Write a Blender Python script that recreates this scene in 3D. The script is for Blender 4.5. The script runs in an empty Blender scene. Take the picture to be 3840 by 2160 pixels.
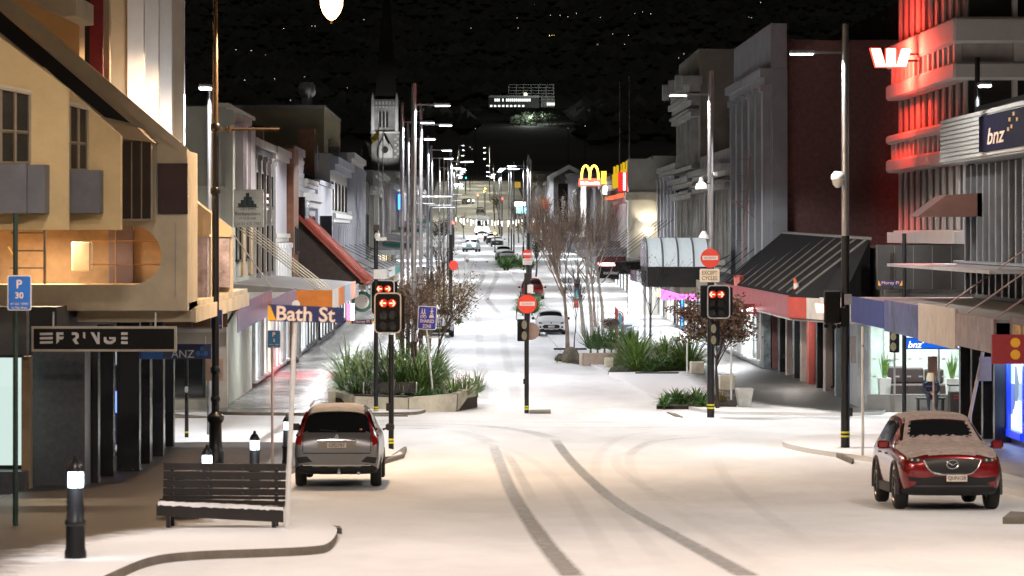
import bpy, bmesh, math, random
import numpy as np
from mathutils import Vector, Matrix, Euler
random.seed(7)
PI = math.pi
R = math.radians
sc = bpy.context.scene
COL = sc.collection

# ------------------------------------------------------------------ camera, sky, exposure
ZC = 5.85                      # eye height above the Moray Place crossing (the near street climbs towards the camera)
K, VX, VY = 12000.0, 1760.0, 880.0
cam_d = bpy.data.cameras.new('camera')
cam = bpy.data.objects.new('camera', cam_d)
COL.objects.link(cam)
cam.location = (0, 0, ZC)
cam.rotation_euler = (PI/2, 0, 0)
cam_d.sensor_width = 36
cam_d.lens = 36*K/3840
cam_d.shift_x = (1920-VX)/3840
cam_d.shift_y = -(1080-VY)/3840
cam_d.clip_start = 0.5
cam_d.clip_end = 9000
cam_d.dof.use_dof = True
cam_d.dof.focus_distance = 125
cam_d.dof.aperture_fstop = 4.0
sc.camera = cam

world = bpy.data.worlds.new('World')
sc.world = world
world.use_nodes = True
nt = world.node_tree
bg = nt.nodes['Background']
sky = nt.nodes.new('ShaderNodeTexSky')
sky.sky_type = 'NISHITA'
sky.sun_disc = False
sky.sun_elevation = R(-9)
sky.sun_rotation = R(200)
nt.links.new(sky.outputs[0], bg.inputs[0])
bg.inputs[1].default_value = 0.08
glow = nt.nodes.new('ShaderNodeBackground')          # faint city glow on low cloud
glow.inputs[0].default_value = (0.012, 0.0112, 0.0102, 1)
glow.inputs[1].default_value = 1.0
add = nt.nodes.new('ShaderNodeAddShader')
nt.links.new(bg.outputs[0], add.inputs[0])
nt.links.new(glow.outputs[0], add.inputs[1])
nt.links.new(add.outputs[0], nt.nodes['World Output'].inputs[0])

sc.view_settings.view_transform = 'Standard'
sc.view_settings.look = 'None'
sc.view_settings.exposure = 0.95
sc.view_settings.gamma = 1.0
sc.view_settings.use_curve_mapping = False
sc.render.engine = 'CYCLES'
sc.cycles.use_denoising = True
sc.cycles.max_bounces = 5
sc.cycles.diffuse_bounces = 3
sc.cycles.glossy_bounces = 3
sc.cycles.transmission_bounces = 4
sc.cycles.transparent_max_bounces = 8
sc.cycles.sample_clamp_indirect = 4.0
sc.cycles.caustics_reflective = False
sc.cycles.caustics_refractive = False
sc.cycles.use_light_tree = True

LED = (0.95, 0.96, 1.0)
NEUTRAL = (1.0, 0.92, 0.85)
WARM = (1.0, 0.60, 0.30)
LAMP_W = 2800.0

# ------------------------------------------------------------------ places
_gy = [-60, 0, 20, 39, 46, 56, 67, 78, 88, 102, 130, 185, 225, 260, 300, 343, 428, 520, 600, 680, 750, 820, 900, 1000]
_gz = [5.2, 3.75, 2.86, 1.92, 1.55, 1.0, 0.55, 0.27, 0.13, 0.04, 0.0, 0.0, 0.35, 0.95, 1.8, 2.75, 4.15, 5.2, 6.2, 9.2, 12.9, 16.8, 20.9, 26.0]
_my = np.linspace(-60, 1000, 1061)
_mz = np.interp(_my, _gy, _gz)
_k = np.ones(13)/13
_mz2 = np.convolve(np.pad(_mz, 6, mode='edge'), _k, 'valid')
def zg(Y): return float(np.interp(Y, _my, _mz2))
def PX(px, Y): return (px-VX)*Y/K
def PZ(py, Y): return ZC-(py-VY)*Y/K
def W(px, py, Y): return Vector((PX(px, Y), Y, PZ(py, Y)))
def GY(py, up=0.0):
    best = None
    for Y in np.arange(25, 950, 0.25):
        if ZC-(py-VY)*Y/K <= zg(Y)+up:
            return float(Y)
    return 900.0
def G(px, py, up=0.0):
    Y = GY(py, up)
    return Vector((PX(px, Y), Y, zg(Y)+up))

# ------------------------------------------------------------------ materials (procedural)
_mats = {}
def M(name, col, rough=0.6, metal=0.0, var=0.18, scale=2.0, bump=0.0, bscale=None, spec=0.5, coat=0.0, emit=None, es=0.0):
    if name in _mats: return _mats[name]
    m = bpy.data.materials.new(name); m.use_nodes = True
    n = m.node_tree; b = n.nodes['Principled BSDF']
    b.inputs['Roughness'].default_value = rough
    b.inputs['Metallic'].default_value = metal
    b.inputs['Specular IOR Level'].default_value = spec
    if coat: b.inputs['Coat Weight'].default_value = coat; b.inputs['Coat Roughness'].default_value = 0.06
    geo = n.nodes.new('ShaderNodeNewGeometry')
    nz = n.nodes.new('ShaderNodeTexNoise'); nz.inputs['Scale'].default_value = scale; nz.inputs['Detail'].default_value = 6; nz.inputs['Roughness'].default_value = 0.62
    n.links.new(geo.outputs['Position'], nz.inputs['Vector'])
    rp = n.nodes.new('ShaderNodeValToRGB')
    c = Vector(col)
    rp.color_ramp.elements[0].position = 0.3; rp.color_ramp.elements[1].position = 0.7
    rp.color_ramp.elements[0].color = (*[max(0, x*(1-var)) for x in c], 1)
    rp.color_ramp.elements[1].color = (*[min(1, x*(1+var)) for x in c], 1)
    n.links.new(nz.outputs[0], rp.inputs[0])
    n.links.new(rp.outputs[0], b.inputs['Base Color'])
    if bump:
        n2 = n.nodes.new('ShaderNodeTexNoise'); n2.inputs['Scale'].default_value = bscale or scale*6; n2.inputs['Detail'].default_value = 4
        n.links.new(geo.outputs['Position'], n2.inputs['Vector'])
        bp = n.nodes.new('ShaderNodeBump'); bp.inputs['Strength'].default_value = bump; bp.inputs['Distance'].default_value = 0.05
        n.links.new(n2.outputs[0], bp.inputs['Height']); n.links.new(bp.outputs[0], b.inputs['Normal'])
    if emit:
        b.inputs['Emission Color'].default_value = (*emit, 1); b.inputs['Emission Strength'].default_value = es
    _mats[name] = m
    return m
def E(name, col, s):
    if name in _mats: return _mats[name]
    m = bpy.data.materials.new(name); m.use_nodes = True
    n = m.node_tree; n.nodes.remove(n.nodes['Principled BSDF'])
    e = n.nodes.new('ShaderNodeEmission'); e.inputs[0].default_value = (*col, 1); e.inputs[1].default_value = s
    n.links.new(e.outputs[0], n.nodes['Material Output'].inputs[0])
    _mats[name] = m
    return m
def LITWIN(name, col, s, sx=1.3, sz=1.1, seed=0.0, dark=0.25):
    """a lit shop interior seen through its window: bright wall, darker blocks of goods and shelves"""
    if name in _mats: return _mats[name]
    m = bpy.data.materials.new(name); m.use_nodes = True
    n = m.node_tree; b = n.nodes['Principled BSDF']
    b.inputs['Roughness'].default_value = 0.08
    b.inputs['Base Color'].default_value = (0.03, 0.03, 0.03, 1)
    geo = n.nodes.new('ShaderNodeNewGeometry')
    mp = n.nodes.new('ShaderNodeMapping'); mp.inputs['Scale'].default_value = (sx, sx, sz); mp.inputs['Location'].default_value = (seed, seed*2, seed*.7)
    n.links.new(geo.outputs['Position'], mp.inputs['Vector'])
    vo = n.nodes.new('ShaderNodeTexVoronoi'); vo.inputs['Scale'].default_value = 1.0; vo.distance = 'CHEBYCHEV'
    n.links.new(mp.outputs[0], vo.inputs['Vector'])
    rp = n.nodes.new('ShaderNodeValToRGB')
    rp.color_ramp.interpolation = 'LINEAR'
    rp.color_ramp.elements[0].position = 0.25; rp.color_ramp.elements[0].color = (*[x*dark for x in col], 1)
    rp.color_ramp.elements[1].position = 0.75; rp.color_ramp.elements[1].color = (*col, 1)
    n.links.new(vo.outputs['Color'], rp.inputs[0])
    n.links.new(rp.outputs[0], b.inputs['Emission Color'])
    b.inputs['Emission Strength'].default_value = s
    _mats[name] = m
    return m

def snow_mat():
    m = bpy.data.materials.new('snow'); m.use_nodes = True
    n = m.node_tree; b = n.nodes['Principled BSDF']
    b.inputs['Roughness'].default_value = 0.72
    b.inputs['Specular IOR Level'].default_value = 0.25
    geo = n.nodes.new('ShaderNodeNewGeometry')
    mp = n.nodes.new('ShaderNodeMapping'); mp.inputs['Scale'].default_value = (0.35, 0.12, 0.3)
    n.links.new(geo.outputs['Position'], mp.inputs['Vector'])
    nz = n.nodes.new('ShaderNodeTexNoise'); nz.inputs['Scale'].default_value = 1.0; nz.inputs['Detail'].default_value = 7; nz.inputs['Roughness'].default_value = 0.6
    n.links.new(mp.outputs[0], nz.inputs['Vector'])
    rp = n.nodes.new('ShaderNodeValToRGB')
    rp.color_ramp.elements[0].position = 0.32; rp.color_ramp.elements[0].color = (0.66, 0.66, 0.66, 1)
    rp.color_ramp.elements[1].position = 0.62; rp.color_ramp.elements[1].color = (0.84, 0.84, 0.84, 1)
    n.links.new(nz.outputs[0], rp.inputs[0]); n.links.new(rp.outputs[0], b.inputs['Base Color'])
    n2 = n.nodes.new('ShaderNodeTexNoise'); n2.inputs['Scale'].default_value = 3.5; n2.inputs['Detail'].default_value = 9
    n.links.new(geo.outputs['Position'], n2.inputs['Vector'])
    bp = n.nodes.new('ShaderNodeBump'); bp.inputs['Strength'].default_value = 0.45; bp.inputs['Distance'].default_value = 0.06
    n.links.new(n2.outputs[0], bp.inputs['Height']); n.links.new(bp.outputs[0], b.inputs['Normal'])
    _mats['snow'] = m
    return m
SNOW = snow_mat()

# ------------------------------------------------------------------ mesh helpers
class MB:
    def __init__(s): s.v = []; s.f = []
    def add(s, vs, fs):
        o = len(s.v); s.v += [tuple(p) for p in vs]; s.f += [tuple(i+o for i in f) for f in fs]; return s
    def box(s, x0, x1, y0, y1, z0, z1):
        if x0 > x1: x0, x1 = x1, x0
        if y0 > y1: y0, y1 = y1, y0
        if z0 > z1: z0, z1 = z1, z0
        return s.add([(x0,y0,z0),(x1,y0,z0),(x1,y1,z0),(x0,y1,z0),(x0,y0,z1),(x1,y0,z1),(x1,y1,z1),(x0,y1,z1)],
                     [(0,3,2,1),(4,5,6,7),(0,1,5,4),(1,2,6,5),(2,3,7,6),(3,0,4,7)])
    def cbox(s, c, d, rot=None):
        h = Vector(d)/2; m = rot.to_matrix() if rot else Matrix.Identity(3); c = Vector(c)
        pts = [c+m@Vector((sx*h.x, sy*h.y, sz*h.z)) for sz in (-1,1) for sx, sy in ((-1,-1),(1,-1),(1,1),(-1,1))]
        return s.add(pts, [(0,3,2,1),(4,5,6,7),(0,1,5,4),(1,2,6,5),(2,3,7,6),(3,0,4,7)])
    def prism_y(s, poly, y0, y1):
        """poly: list of (x,z) ; extruded along y"""
        n = len(poly)
        a = [(x, y0, z) for x, z in poly]; b = [(x, y1, z) for x, z in poly]
        fs = [tuple(range(n)), tuple(range(2*n-1, n-1, -1))]
        fs += [((i+1) % n, i, n+i, n+(i+1) % n) for i in range(n)]
        return s.add(a+b, fs)
    def prism_x(s, poly, x0, x1):
        n = len(poly)
        a = [(x0, y, z) for y, z in poly]; b = [(x1, y, z) for y, z in poly]
        fs = [tuple(range(n)), tuple(range(2*n-1, n-1, -1))]
        fs += [((i+1) % n, i, n+i, n+(i+1) % n) for i in range(n)]
        return s.add(a+b, fs)
    def prism_z(s, poly, z0, z1, zf=None):
        n = len(poly); q = zf or (lambda x, y: 0)
        a = [(x, y, z0+q(x, y)) for x, y in poly]; b = [(x, y, z1+q(x, y)) for x, y in poly]
        fs = [tuple(range(n-1, -1, -1)), tuple(range(n, 2*n))]
        fs += [(i, (i+1) % n, n+(i+1) % n, n+i) for i in range(n)]
        return s.add(a+b, fs)
    def tube(s, p0, p1, r0, r1=None, n=8, caps=True):
        p0, p1 = Vector(p0), Vector(p1); r1 = r0 if r1 is None else r1
        d = (p1-p0)
        if d.length < 1e-6: return s
        d.normalize()
        u = d.cross(Vector((0,0,1)))
        if u.length < 1e-3: u = Vector((1,0,0))
        u.normalize(); w = d.cross(u)
        a = [p0+(u*math.cos(2*PI*i/n)+w*math.sin(2*PI*i/n))*r0 for i in range(n)]
        b = [p1+(u*math.cos(2*PI*i/n)+w*math.sin(2*PI*i/n))*r1 for i in range(n)]
        fs = [((i+1) % n, i, n+i, n+(i+1) % n) for i in range(n)]
        if caps: fs += [tuple(range(n)), tuple(range(2*n-1, n-1, -1))]
        return s.add(a+b, fs)
    def path(s, pts, r, n=6):
        rr = r if isinstance(r, (list, tuple)) else [r]*len(pts)
        for i in range(len(pts)-1): s.tube(pts[i], pts[i+1], rr[i], rr[i+1], n)
        return s
    def lathe(s, c, prof, n=16):
        """prof: list of (r,z) from bottom to top"""
        c = Vector(c); vs = []; fs = []
        for r, z in prof:
            vs += [c+Vector((r*math.cos(2*PI*i/n), r*math.sin(2*PI*i/n), z)) for i in range(n)]
        for k in range(len(prof)-1):
            fs += [(k*n+i, k*n+(i+1) % n, (k+1)*n+(i+1) % n, (k+1)*n+i) for i in range(n)]
        fs += [tuple(range(n-1, -1, -1)), tuple(range((len(prof)-1)*n, len(prof)*n))]
        return s.add(vs, fs)
    def disc_y(s, c, r, t, n=24, rz=None):
        """disc facing -Y"""
        c = Vector(c); rz = rz or r
        poly = [(c.x+r*math.cos(2*PI*i/n), c.z+rz*math.sin(2*PI*i/n)) for i in range(n)]
        return s.prism_y(poly, c.y, c.y+t)
    def quad(s, a, b, c, d): return s.add([a,b,c,d], [(0,1,2,3)])
    def build(s, name, mat, parent=None, world=True, smooth=False, bevel=0.0, link=True):
        me = bpy.data.meshes.new(name)
        off = parent_loc(parent) if (parent is not None and world) else Vector((0,0,0))
        me.from_pydata([(p[0]-off.x, p[1]-off.y, p[2]-off.z) for p in s.v], [], s.f)
        me.materials.append(mat)
        if bevel:
            bm = bmesh.new(); bm.from_mesh(me)
            bmesh.ops.remove_doubles(bm, verts=bm.verts, dist=1e-5)
            bmesh.ops.bevel(bm, geom=[e for e in bm.edges if len(e.link_faces) == 2 and e.calc_face_angle(0) > 0.5], offset=bevel, segments=1, affect='EDGES')
            bm.to_mesh(me); bm.free()
        if smooth:
            me.polygons.foreach_set('use_smooth', [True]*len(me.polygons))
            try: me.set_sharp_from_angle(angle=R(40))
            except Exception: pass
        me.update()
        o = bpy.data.objects.new(name, me)
        COL.objects.link(o)
        if parent is not None: o.parent = parent
        return o
_ploc = {}
def parent_loc(p):
    v = Vector(p.location)
    while p.parent is not None:
        p = p.parent; v = v+Vector(p.location)
    return v
def tag(o, label, cat, group=None):
    o['label'] = label; o['category'] = cat
    if group: o['group'] = group
    return o
def thing(name, label, cat, loc=(0,0,0), rotz=0.0, group=None):
    o = bpy.data.objects.new(name, None); COL.objects.link(o)
    o.empty_display_size = 0.3
    o.location = loc; o.rotation_euler = (0, 0, rotz)
    return tag(o, label, cat, group)
def struct(o):
    o['kind'] = 'structure'; return o
def copy_tree(o, parent=None):
    c = o.copy(); COL.objects.link(c); c.parent = parent
    for ch in o.children: copy_tree(ch, c)
    return c
def area_light(name, loc, energy, col, size=(0.5, 0.2), parent=None, rot=(0,0,0), spread=2.95):
    d = bpy.data.lights.new(name, 'AREA'); d.energy = energy; d.color = col
    d.shape = 'RECTANGLE'; d.size, d.size_y = size; d.spread = spread
    o = bpy.data.objects.new(name, d); COL.objects.link(o)
    off = parent_loc(parent) if parent is not None else Vector((0,0,0))
    o.location = Vector(loc)-off; o.rotation_euler = rot
    if parent is not None: o.parent = parent
    return o
def point_light(name, loc, energy, col, r=0.1, parent=None):
    d = bpy.data.lights.new(name, 'POINT'); d.energy = energy; d.color = col; d.shadow_soft_size = r
    o = bpy.data.objects.new(name, d); COL.objects.link(o)
    off = parent_loc(parent) if parent is not None else Vector((0,0,0))
    o.location = Vector(loc)-off
    if parent is not None: o.parent = parent
    return o
def spot_light(name, loc, target, energy, col, angle=60, r=0.1, parent=None):
    d = bpy.data.lights.new(name, 'SPOT'); d.energy = energy; d.color = col; d.shadow_soft_size = r
    d.spot_size = R(angle); d.spot_blend = 0.6 if angle < 140 else 0.12
    o = bpy.data.objects.new(name, d); COL.objects.link(o)
    off = parent_loc(parent) if parent is not None else Vector((0,0,0))
    o.location = Vector(loc)-off
    o.rotation_euler = (Vector(target)-Vector(loc)).to_track_quat('-Z', 'Y').to_euler()
    if parent is not None: o.parent = parent
    return o
ORD = ['first','second','third','fourth','fifth','sixth','seventh','eighth','ninth','tenth','eleventh','twelfth','thirteenth','fourteenth','fifteenth','sixteenth','seventeenth','eighteenth','nineteenth','twentieth','twenty-first','twenty-second','twenty-third']
def text(name, body, mat, parent, loc, w=None, h=None, rot=(PI/2,0,0), shear=0.0, depth=0.006, world=True, space=1.0, bold=0.0):
    """lettering as a mesh, centred on loc; w/h the wanted width and height in metres"""
    cu = bpy.data.curves.new(name, 'FONT'); cu.body = body; cu.size = 1; cu.align_x = 'CENTER'; cu.align_y = 'CENTER'
    cu.extrude = 0.01; cu.shear = shear; cu.space_character = space; cu.offset = bold
    cu.resolution_u = 3
    tmp = bpy.data.objects.new(name, cu); COL.objects.link(tmp)
    dg = bpy.context.evaluated_depsgraph_get()
    me = bpy.data.meshes.new_from_object(tmp.evaluated_get(dg))
    bpy.data.objects.remove(tmp); bpy.data.curves.remove(cu)
    xs = np.empty(len(me.vertices)*3); me.vertices.foreach_get('co', xs); xs = xs.reshape(-1, 3)
    lo, hi = xs.min(0), xs.max(0); sz = hi-lo; c = (lo+hi)/2
    sx = w/sz[0] if w else (h/sz[1]); sy = h/sz[1] if h else sx
    xs = (xs-c)*np.array([sx, sy, depth/max(sz[2], 1e-4)])
    me.vertices.foreach_set('co', xs.ravel())
    me.materials.clear(); me.materials.append(mat); me.update()
    me.name = name
    o = bpy.data.objects.new(name, me); COL.objects.link(o)
    off = parent_loc(parent) if (parent is not None and world) else Vector((0,0,0))
    o.location = Vector(loc)-off; o.rotation_euler = rot
    if parent is not None: o.parent = parent
    return o
# ------------------------------------------------------------------ shared materials
BLACK = M('black_paint', (0.012, 0.012, 0.013), 0.35, 0.2, 0.2)
GREYPOLE = M('galvanised_pole', (0.36, 0.36, 0.37), 0.38, 0.85, 0.15)
WHITEP = M('white_paint', (0.72, 0.72, 0.70), 0.5, 0, 0.08, 3)
GLASS = M('dark_glass', (0.012, 0.014, 0.016), 0.06, 0, 0.1, spec=0.7)
CONC = M('concrete', (0.42, 0.40, 0.35), 0.8, 0, 0.22, 1.5, 0.3)
KERB = M('kerb_concrete', (0.16, 0.14, 0.11), 0.8, 0, 0.3, 1.5, 0.4)
WET = M('wet_paving', (0.085, 0.078, 0.068), 0.32, 0, 0.35, 1.2, 0.25, 14)
BRICKP = M('red_brown_paving', (0.16, 0.085, 0.045), 0.5, 0, 0.4, 1.6, 0.3, 20)
PAVER = M('stone_paver', (0.27, 0.26, 0.25), 0.24, 0, 0.25, 1.1, 0.15, 12)
CREAM = M('cream_render', (0.62, 0.53, 0.37), 0.75, 0, 0.16, 1.1, 0.15)
TAN = M('tan_render', (0.46, 0.34, 0.20), 0.8, 0, 0.14, 0.8, 0.1)
STEEL = M('steel', (0.45, 0.45, 0.46), 0.3, 0.9, 0.1)
ALU = M('aluminium', (0.55, 0.55, 0.56), 0.4, 0.7, 0.1)
NAVY = M('navy_sign', (0.018, 0.022, 0.10), 0.4, 0, 0.08)
SIGNBLUE = M('sign_blue', (0.015, 0.07, 0.38), 0.4, 0, 0.08)
SIGNRED = M('sign_red', (0.72, 0.05, 0.025), 0.35, 0, 0.05)
SIGNWHITE = M('sign_white', (0.80, 0.70, 0.62), 0.35, 0, 0.05)
SIGNYEL = M('sign_yellow', (0.85, 0.42, 0.02), 0.4, 0, 0.05)
INK = M('sign_ink', (0.02, 0.02, 0.02), 0.5)
RUBBER = M('tyre_rubber', (0.014, 0.014, 0.014), 0.75, 0, 0.3, 8)
LENSGREY = M('signal_lens', (0.20, 0.18, 0.12), 0.15, 0, 0.2, 20)
REDLED = E('signal_red_light', (1.0, 0.13, 0.07), 7.0)
LEDPANEL = E('led_panel', (0.88, 0.95, 1.0), 14.0)
YELBAND = M('yellow_band', (0.75, 0.70, 0.05), 0.5)
SNOWCAP = SNOW
# ------------------------------------------------------------------ ground: terrain, snow-covered road, footpaths, tyre tracks
def hill(x, y):
    if y < 900: base = zg(min(y, 900))
    else: base = 20.9+(y-900)*0.088+max(0, y-1700)*0.035
    n = 0
    if y > 850 or abs(x) > 60:
        a = min(1, max(0, (y-850)/400))
        n = 0.3*a*(14*math.sin(x*0.006+y*0.002)+9*math.sin(x*0.013-y*0.004+1.3)+5*math.sin(x*0.027+y*0.011)) + a*abs(x)*0.03
    return base-0.25+n
def make_terrain():
    xs = sorted(set([-1600, -1200, -900, -700]+list(range(-550, 551, 50))+[-30, 30, -60, 60]+[700, 900, 1200, 1600]))
    ys = list(np.arange(-60, 900, 20))+list(np.arange(900, 2000, 40))+list(np.arange(2000, 4400, 80))
    mb = MB(); nx = len(xs)
    for y in ys:
        for x in xs: mb.v.append((x, float(y), hill(x, float(y))))
    for j in range(len(ys)-1):
        for i in range(nx-1):
            a = j*nx+i; mb.f.append((a, a+1, a+1+nx, a+nx))
    g = M('night_hillside', (0.10, 0.10, 0.09), 0.95, 0, 0.3, 0.03)
    return struct(mb.build('terrain', g, smooth=True))
make_terrain()
def strip_sheet(name, edges, ys, up, mat, nx=6):
    """edges: function Y -> (xl, xr)"""
    mb = MB()
    for y in ys:
        xl, xr = edges(y)
        for i in range(nx+1): mb.v.append((xl+(xr-xl)*i/nx, y, zg(y)+up))
    for j in range(len(ys)-1):
        for i in range(nx):
            a = j*(nx+1)+i; mb.f.append((a, a+1, a+nx+2, a+nx+1))
    return struct(mb.build(name, mat, smooth=True))
ys_near = list(np.arange(8, 320, 2.0))+list(np.arange(320, 921, 6.0))
strip_sheet('road', lambda y: (-9.5, 14.5) if y < 330 else (-9.0, 13.0), ys_near, 0.0, SNOW, 16)
# Moray Place crossing left and right under the same snow
mb = MB()
for x0, x1 in ((-60, -9.4), (14.4, 60)):
    mb.quad((x0, 86, 0.105), (x1, 86, 0.105), (x1, 106, 0.035), (x0, 106, 0.035))
struct(mb.build('side_street', SNOW))

def snow_edge_mat(name, c0, rough, pts, soft=0.35, sign=1, snowmin=0.0):
    """paving with a ragged lie of drifted snow on one side of the line x = f(y) given by points"""
    m = bpy.data.materials.new(name); m.use_nodes = True
    n = m.node_tree; b = n.nodes['Principled BSDF']
    geo = n.nodes.new('ShaderNodeNewGeometry')
    at = n.nodes.new('ShaderNodeAttribute'); at.attribute_name = 'drift'
    nz = n.nodes.new('ShaderNodeTexNoise'); nz.inputs['Scale'].default_value = 2.2; nz.inputs['Detail'].default_value = 8; nz.inputs['Roughness'].default_value = 0.7
    n.links.new(geo.outputs['Position'], nz.inputs['Vector'])
    ns = n.nodes.new('ShaderNodeMath'); ns.operation = 'MULTIPLY_ADD'; ns.inputs[1].default_value = 1.6; ns.inputs[2].default_value = -0.8
    n.links.new(nz.outputs[0], ns.inputs[0])
    ad = n.nodes.new('ShaderNodeMath'); ad.operation = 'ADD'
    n.links.new(at.outputs['Fac'], ad.inputs[0]); n.links.new(ns.outputs[0], ad.inputs[1])
    fk = n.nodes.new('ShaderNodeMapRange'); fk.inputs[1].default_value = -soft; fk.inputs[2].default_value = soft; fk.inputs[3].default_value = snowmin
    n.links.new(ad.outputs[0], fk.inputs[0])
    n3 = n.nodes.new('ShaderNodeTexNoise'); n3.inputs['Scale'].default_value = 1.4; n3.inputs['Detail'].default_value = 8
    n.links.new(geo.outputs['Position'], n3.inputs['Vector'])
    rp = n.nodes.new('ShaderNodeValToRGB')
    rp.color_ramp.elements[0].position = 0.3; rp.color_ramp.elements[0].color = (*[v*0.6 for v in c0], 1)
    rp.color_ramp.elements[1].position = 0.7; rp.color_ramp.elements[1].color = (*[v*1.35 for v in c0], 1)
    n.links.new(n3.outputs[0], rp.inputs[0])
    mx = n.nodes.new('ShaderNodeMixRGB'); n.links.new(fk.outputs[0], mx.inputs[0]); n.links.new(rp.outputs[0], mx.inputs[1])
    mx.inputs[2].default_value = (0.78, 0.78, 0.78, 1)
    n.links.new(mx.outputs[0], b.inputs['Base Color'])
    rr = n.nodes.new('ShaderNodeMapRange'); rr.inputs[3].default_value = rough; rr.inputs[4].default_value = 0.75
    n.links.new(fk.outputs[0], rr.inputs[0]); n.links.new(rr.outputs[0], b.inputs['Roughness'])
    bp = n.nodes.new('ShaderNodeBump'); bp.inputs['Strength'].default_value = 0.3; bp.inputs['Distance'].default_value = 0.03
    n4 = n.nodes.new('ShaderNodeTexNoise'); n4.inputs['Scale'].default_value = 16; n.links.new(geo.outputs['Position'], n4.inputs['Vector'])
    n.links.new(n4.outputs[0], bp.inputs['Height']); n.links.new(bp.outputs[0], b.inputs['Normal'])
    _mats[name] = m; _drift[name] = (pts, sign)
    return m
_drift = {}

def slab(name, poly, up, mat, kerbm=None, sub=2.0):
    """raised footpath: top follows the ground, sides drop to it. poly (x,y) counter-clockwise"""
    bm = bmesh.new()
    pts = []
    n = len(poly)
    for _ in range(2):
        q = []
        for i in range(len(poly)):
            a, b = Vector(poly[i]), Vector(poly[(i+1) % len(poly)])
            q += [a*.75+b*.25, a*.25+b*.75] if (b-a).length < 9 else [a+(b-a).normalized()*1.2, b-(b-a).normalized()*1.2]
        poly = q
    n = len(poly)
    for i in range(n):
        a, b = Vector(poly[i]), Vector(poly[(i+1) % n])
        k = max(1, int((b-a).length/sub))
        for j in range(k): pts.append(a+(b-a)*j/k)
    top = [bm.verts.new((p.x, p.y, 0)) for p in pts]
    bm.faces.new(top)
    ymin, ymax = min(p.y for p in pts), max(p.y for p in pts)
    y = ymin+sub
    while y < ymax-0.1:
        bmesh.ops.bisect_plane(bm, geom=bm.verts[:]+bm.edges[:]+bm.faces[:], plane_co=(0, y, 0), plane_no=(0, 1, 0))
        y += sub
    bm.verts.ensure_lookup_table()
    for v in bm.verts: v.co.z = zg(v.co.y)+up
    me = bpy.data.meshes.new(name); bm.to_mesh(me); bm.free()
    me.materials.append(mat)
    dp, sg = _drift[mat.name]
    at = me.attributes.new('drift', 'FLOAT', 'POINT')
    at.data.foreach_set('value', [sg*(v.co.x-float(np.interp(v.co.y, [p[0] for p in dp], [p[1] for p in dp]))) for v in me.vertices])
    o = bpy.data.objects.new(name, me); COL.objects.link(o); struct(o)
    kb = MB()
    for i, p in enumerate(pts):
        q = pts[(i+1) % len(pts)]
        kb.quad((p.x, p.y, zg(p.y)-0.1), (q.x, q.y, zg(q.y)-0.1), (q.x, q.y, zg(q.y)+up), (p.x, p.y, zg(p.y)+up))
    kb.build('kerb', kerbm or KERB, o, world=False)
    return o

near_left_mat = snow_edge_mat('near_left_paving', (0.042, 0.027, 0.018), 0.42,
    [(30, -4.9), (38, -5.2), (42, -4.95), (45, -4.45), (48, -3.6), (52, -2.3), (56, -2.6), (60, -3.3), (76, -3.2), (79, -3.0), (84, -3.2), (90, -6.0)])
slab('footpath_left', [(-8.75, 20), (-3.9, 20), (-3.78, 34.5), (-3.72, 37.4), (-3.3, 38.5), (-2.6, 39.0), (-1.95, 39.6), (-1.75, 40.4), (-1.85, 45.6), (-2.1, 47.2), (-4.0, 53), (-4.15, 60),
      (-4.1, 74), (-2.4, 78.2), (-1.75, 79.6), (-1.65, 81.0), (-2.2, 83.6), (-4.0, 86), (-8.75, 86.4)], 0.105, near_left_mat)
far_left_mat = snow_edge_mat('far_left_paving', (0.17, 0.16, 0.15), 0.24, [(100, -4.0), (104, -4.2), (107, -4.5), (330, -4.3)], soft=0.3)
flp = slab('footpath_left_far', [(-8.6, 103.4), (-6.5, 102.6), (-2.2, 102.6), (-1.4, 103.6), (-1.3, 330), (-8.6, 330)], 0.10, far_left_mat, sub=4)
far_right_mat = snow_edge_mat('far_right_paving', (0.045, 0.042, 0.037), 0.48, [(100, 12.6), (104.5, 11.4), (106, 10.6), (110, 9.4), (116, 8.9), (135, 9.2), (150, 10.5), (170, 12.8), (330, 13.4)], soft=0.35, sign=-1)
slab('footpath_right_far', [(8.7, 103.0), (13.6, 102.2), (13.6, 330), (3.9, 330), (4.6, 150), (5.6, 140), (6.6, 112), (7.6, 104)], 0.10, far_right_mat, SNOW, sub=4)
near_right_mat = snow_edge_mat('near_right_paving', (0.20, 0.20, 0.21), 0.30, [(20, 11.4), (52, 11.4), (66, 11.5), (74, 12.6), (84, 12.2), (92, 13.6)], soft=0.8, sign=-1, snowmin=0.18)
slab('footpath_right', [(11.2, 20), (14.6, 20), (14.6, 91.5), (11.4, 91), (9.3, 89), (8.3, 86.6), (8.6, 83), (9.9, 78), (10.55, 74), (10.7, 62), (10.5, 57.8), (10.2, 56.6), (10.6, 55.6), (11.0, 55.2)], 0.13, near_right_mat, SNOW)

# stone pavers of the wet footpath beyond the crossing, each its own piece
pav_meshes = []
for k in range(4):
    mb = MB(); e = 0.012
    mb.box(-0.45+e, 0.45-e, -0.29+e, 0.29-e, -0.03, 0.012+0.003*k)
    pav_meshes.append(mb.build('paver', PAVER, None, bevel=0.006))
npv = 0
for r in range(75):
    y = 105.2+r*0.60
    for c in range(4):
        x = -7.95+c*0.91+(0.45 if r % 2 else 0.0)
        if x > -4.7: continue
        src = pav_meshes[(r*3+c*7) % 4]
        o = src if npv < 4 and src.parent is None else src.copy()
        if o is not src: COL.objects.link(o)
        o.parent = flp
        o.location = (x, y, zg(y)+0.10)
        o.rotation_euler = (random.uniform(-.004, .004), random.uniform(-.004, .004), 0)
        npv += 1
for o in pav_meshes:
    if o.parent is None: bpy.data.objects.remove(o)

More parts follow.
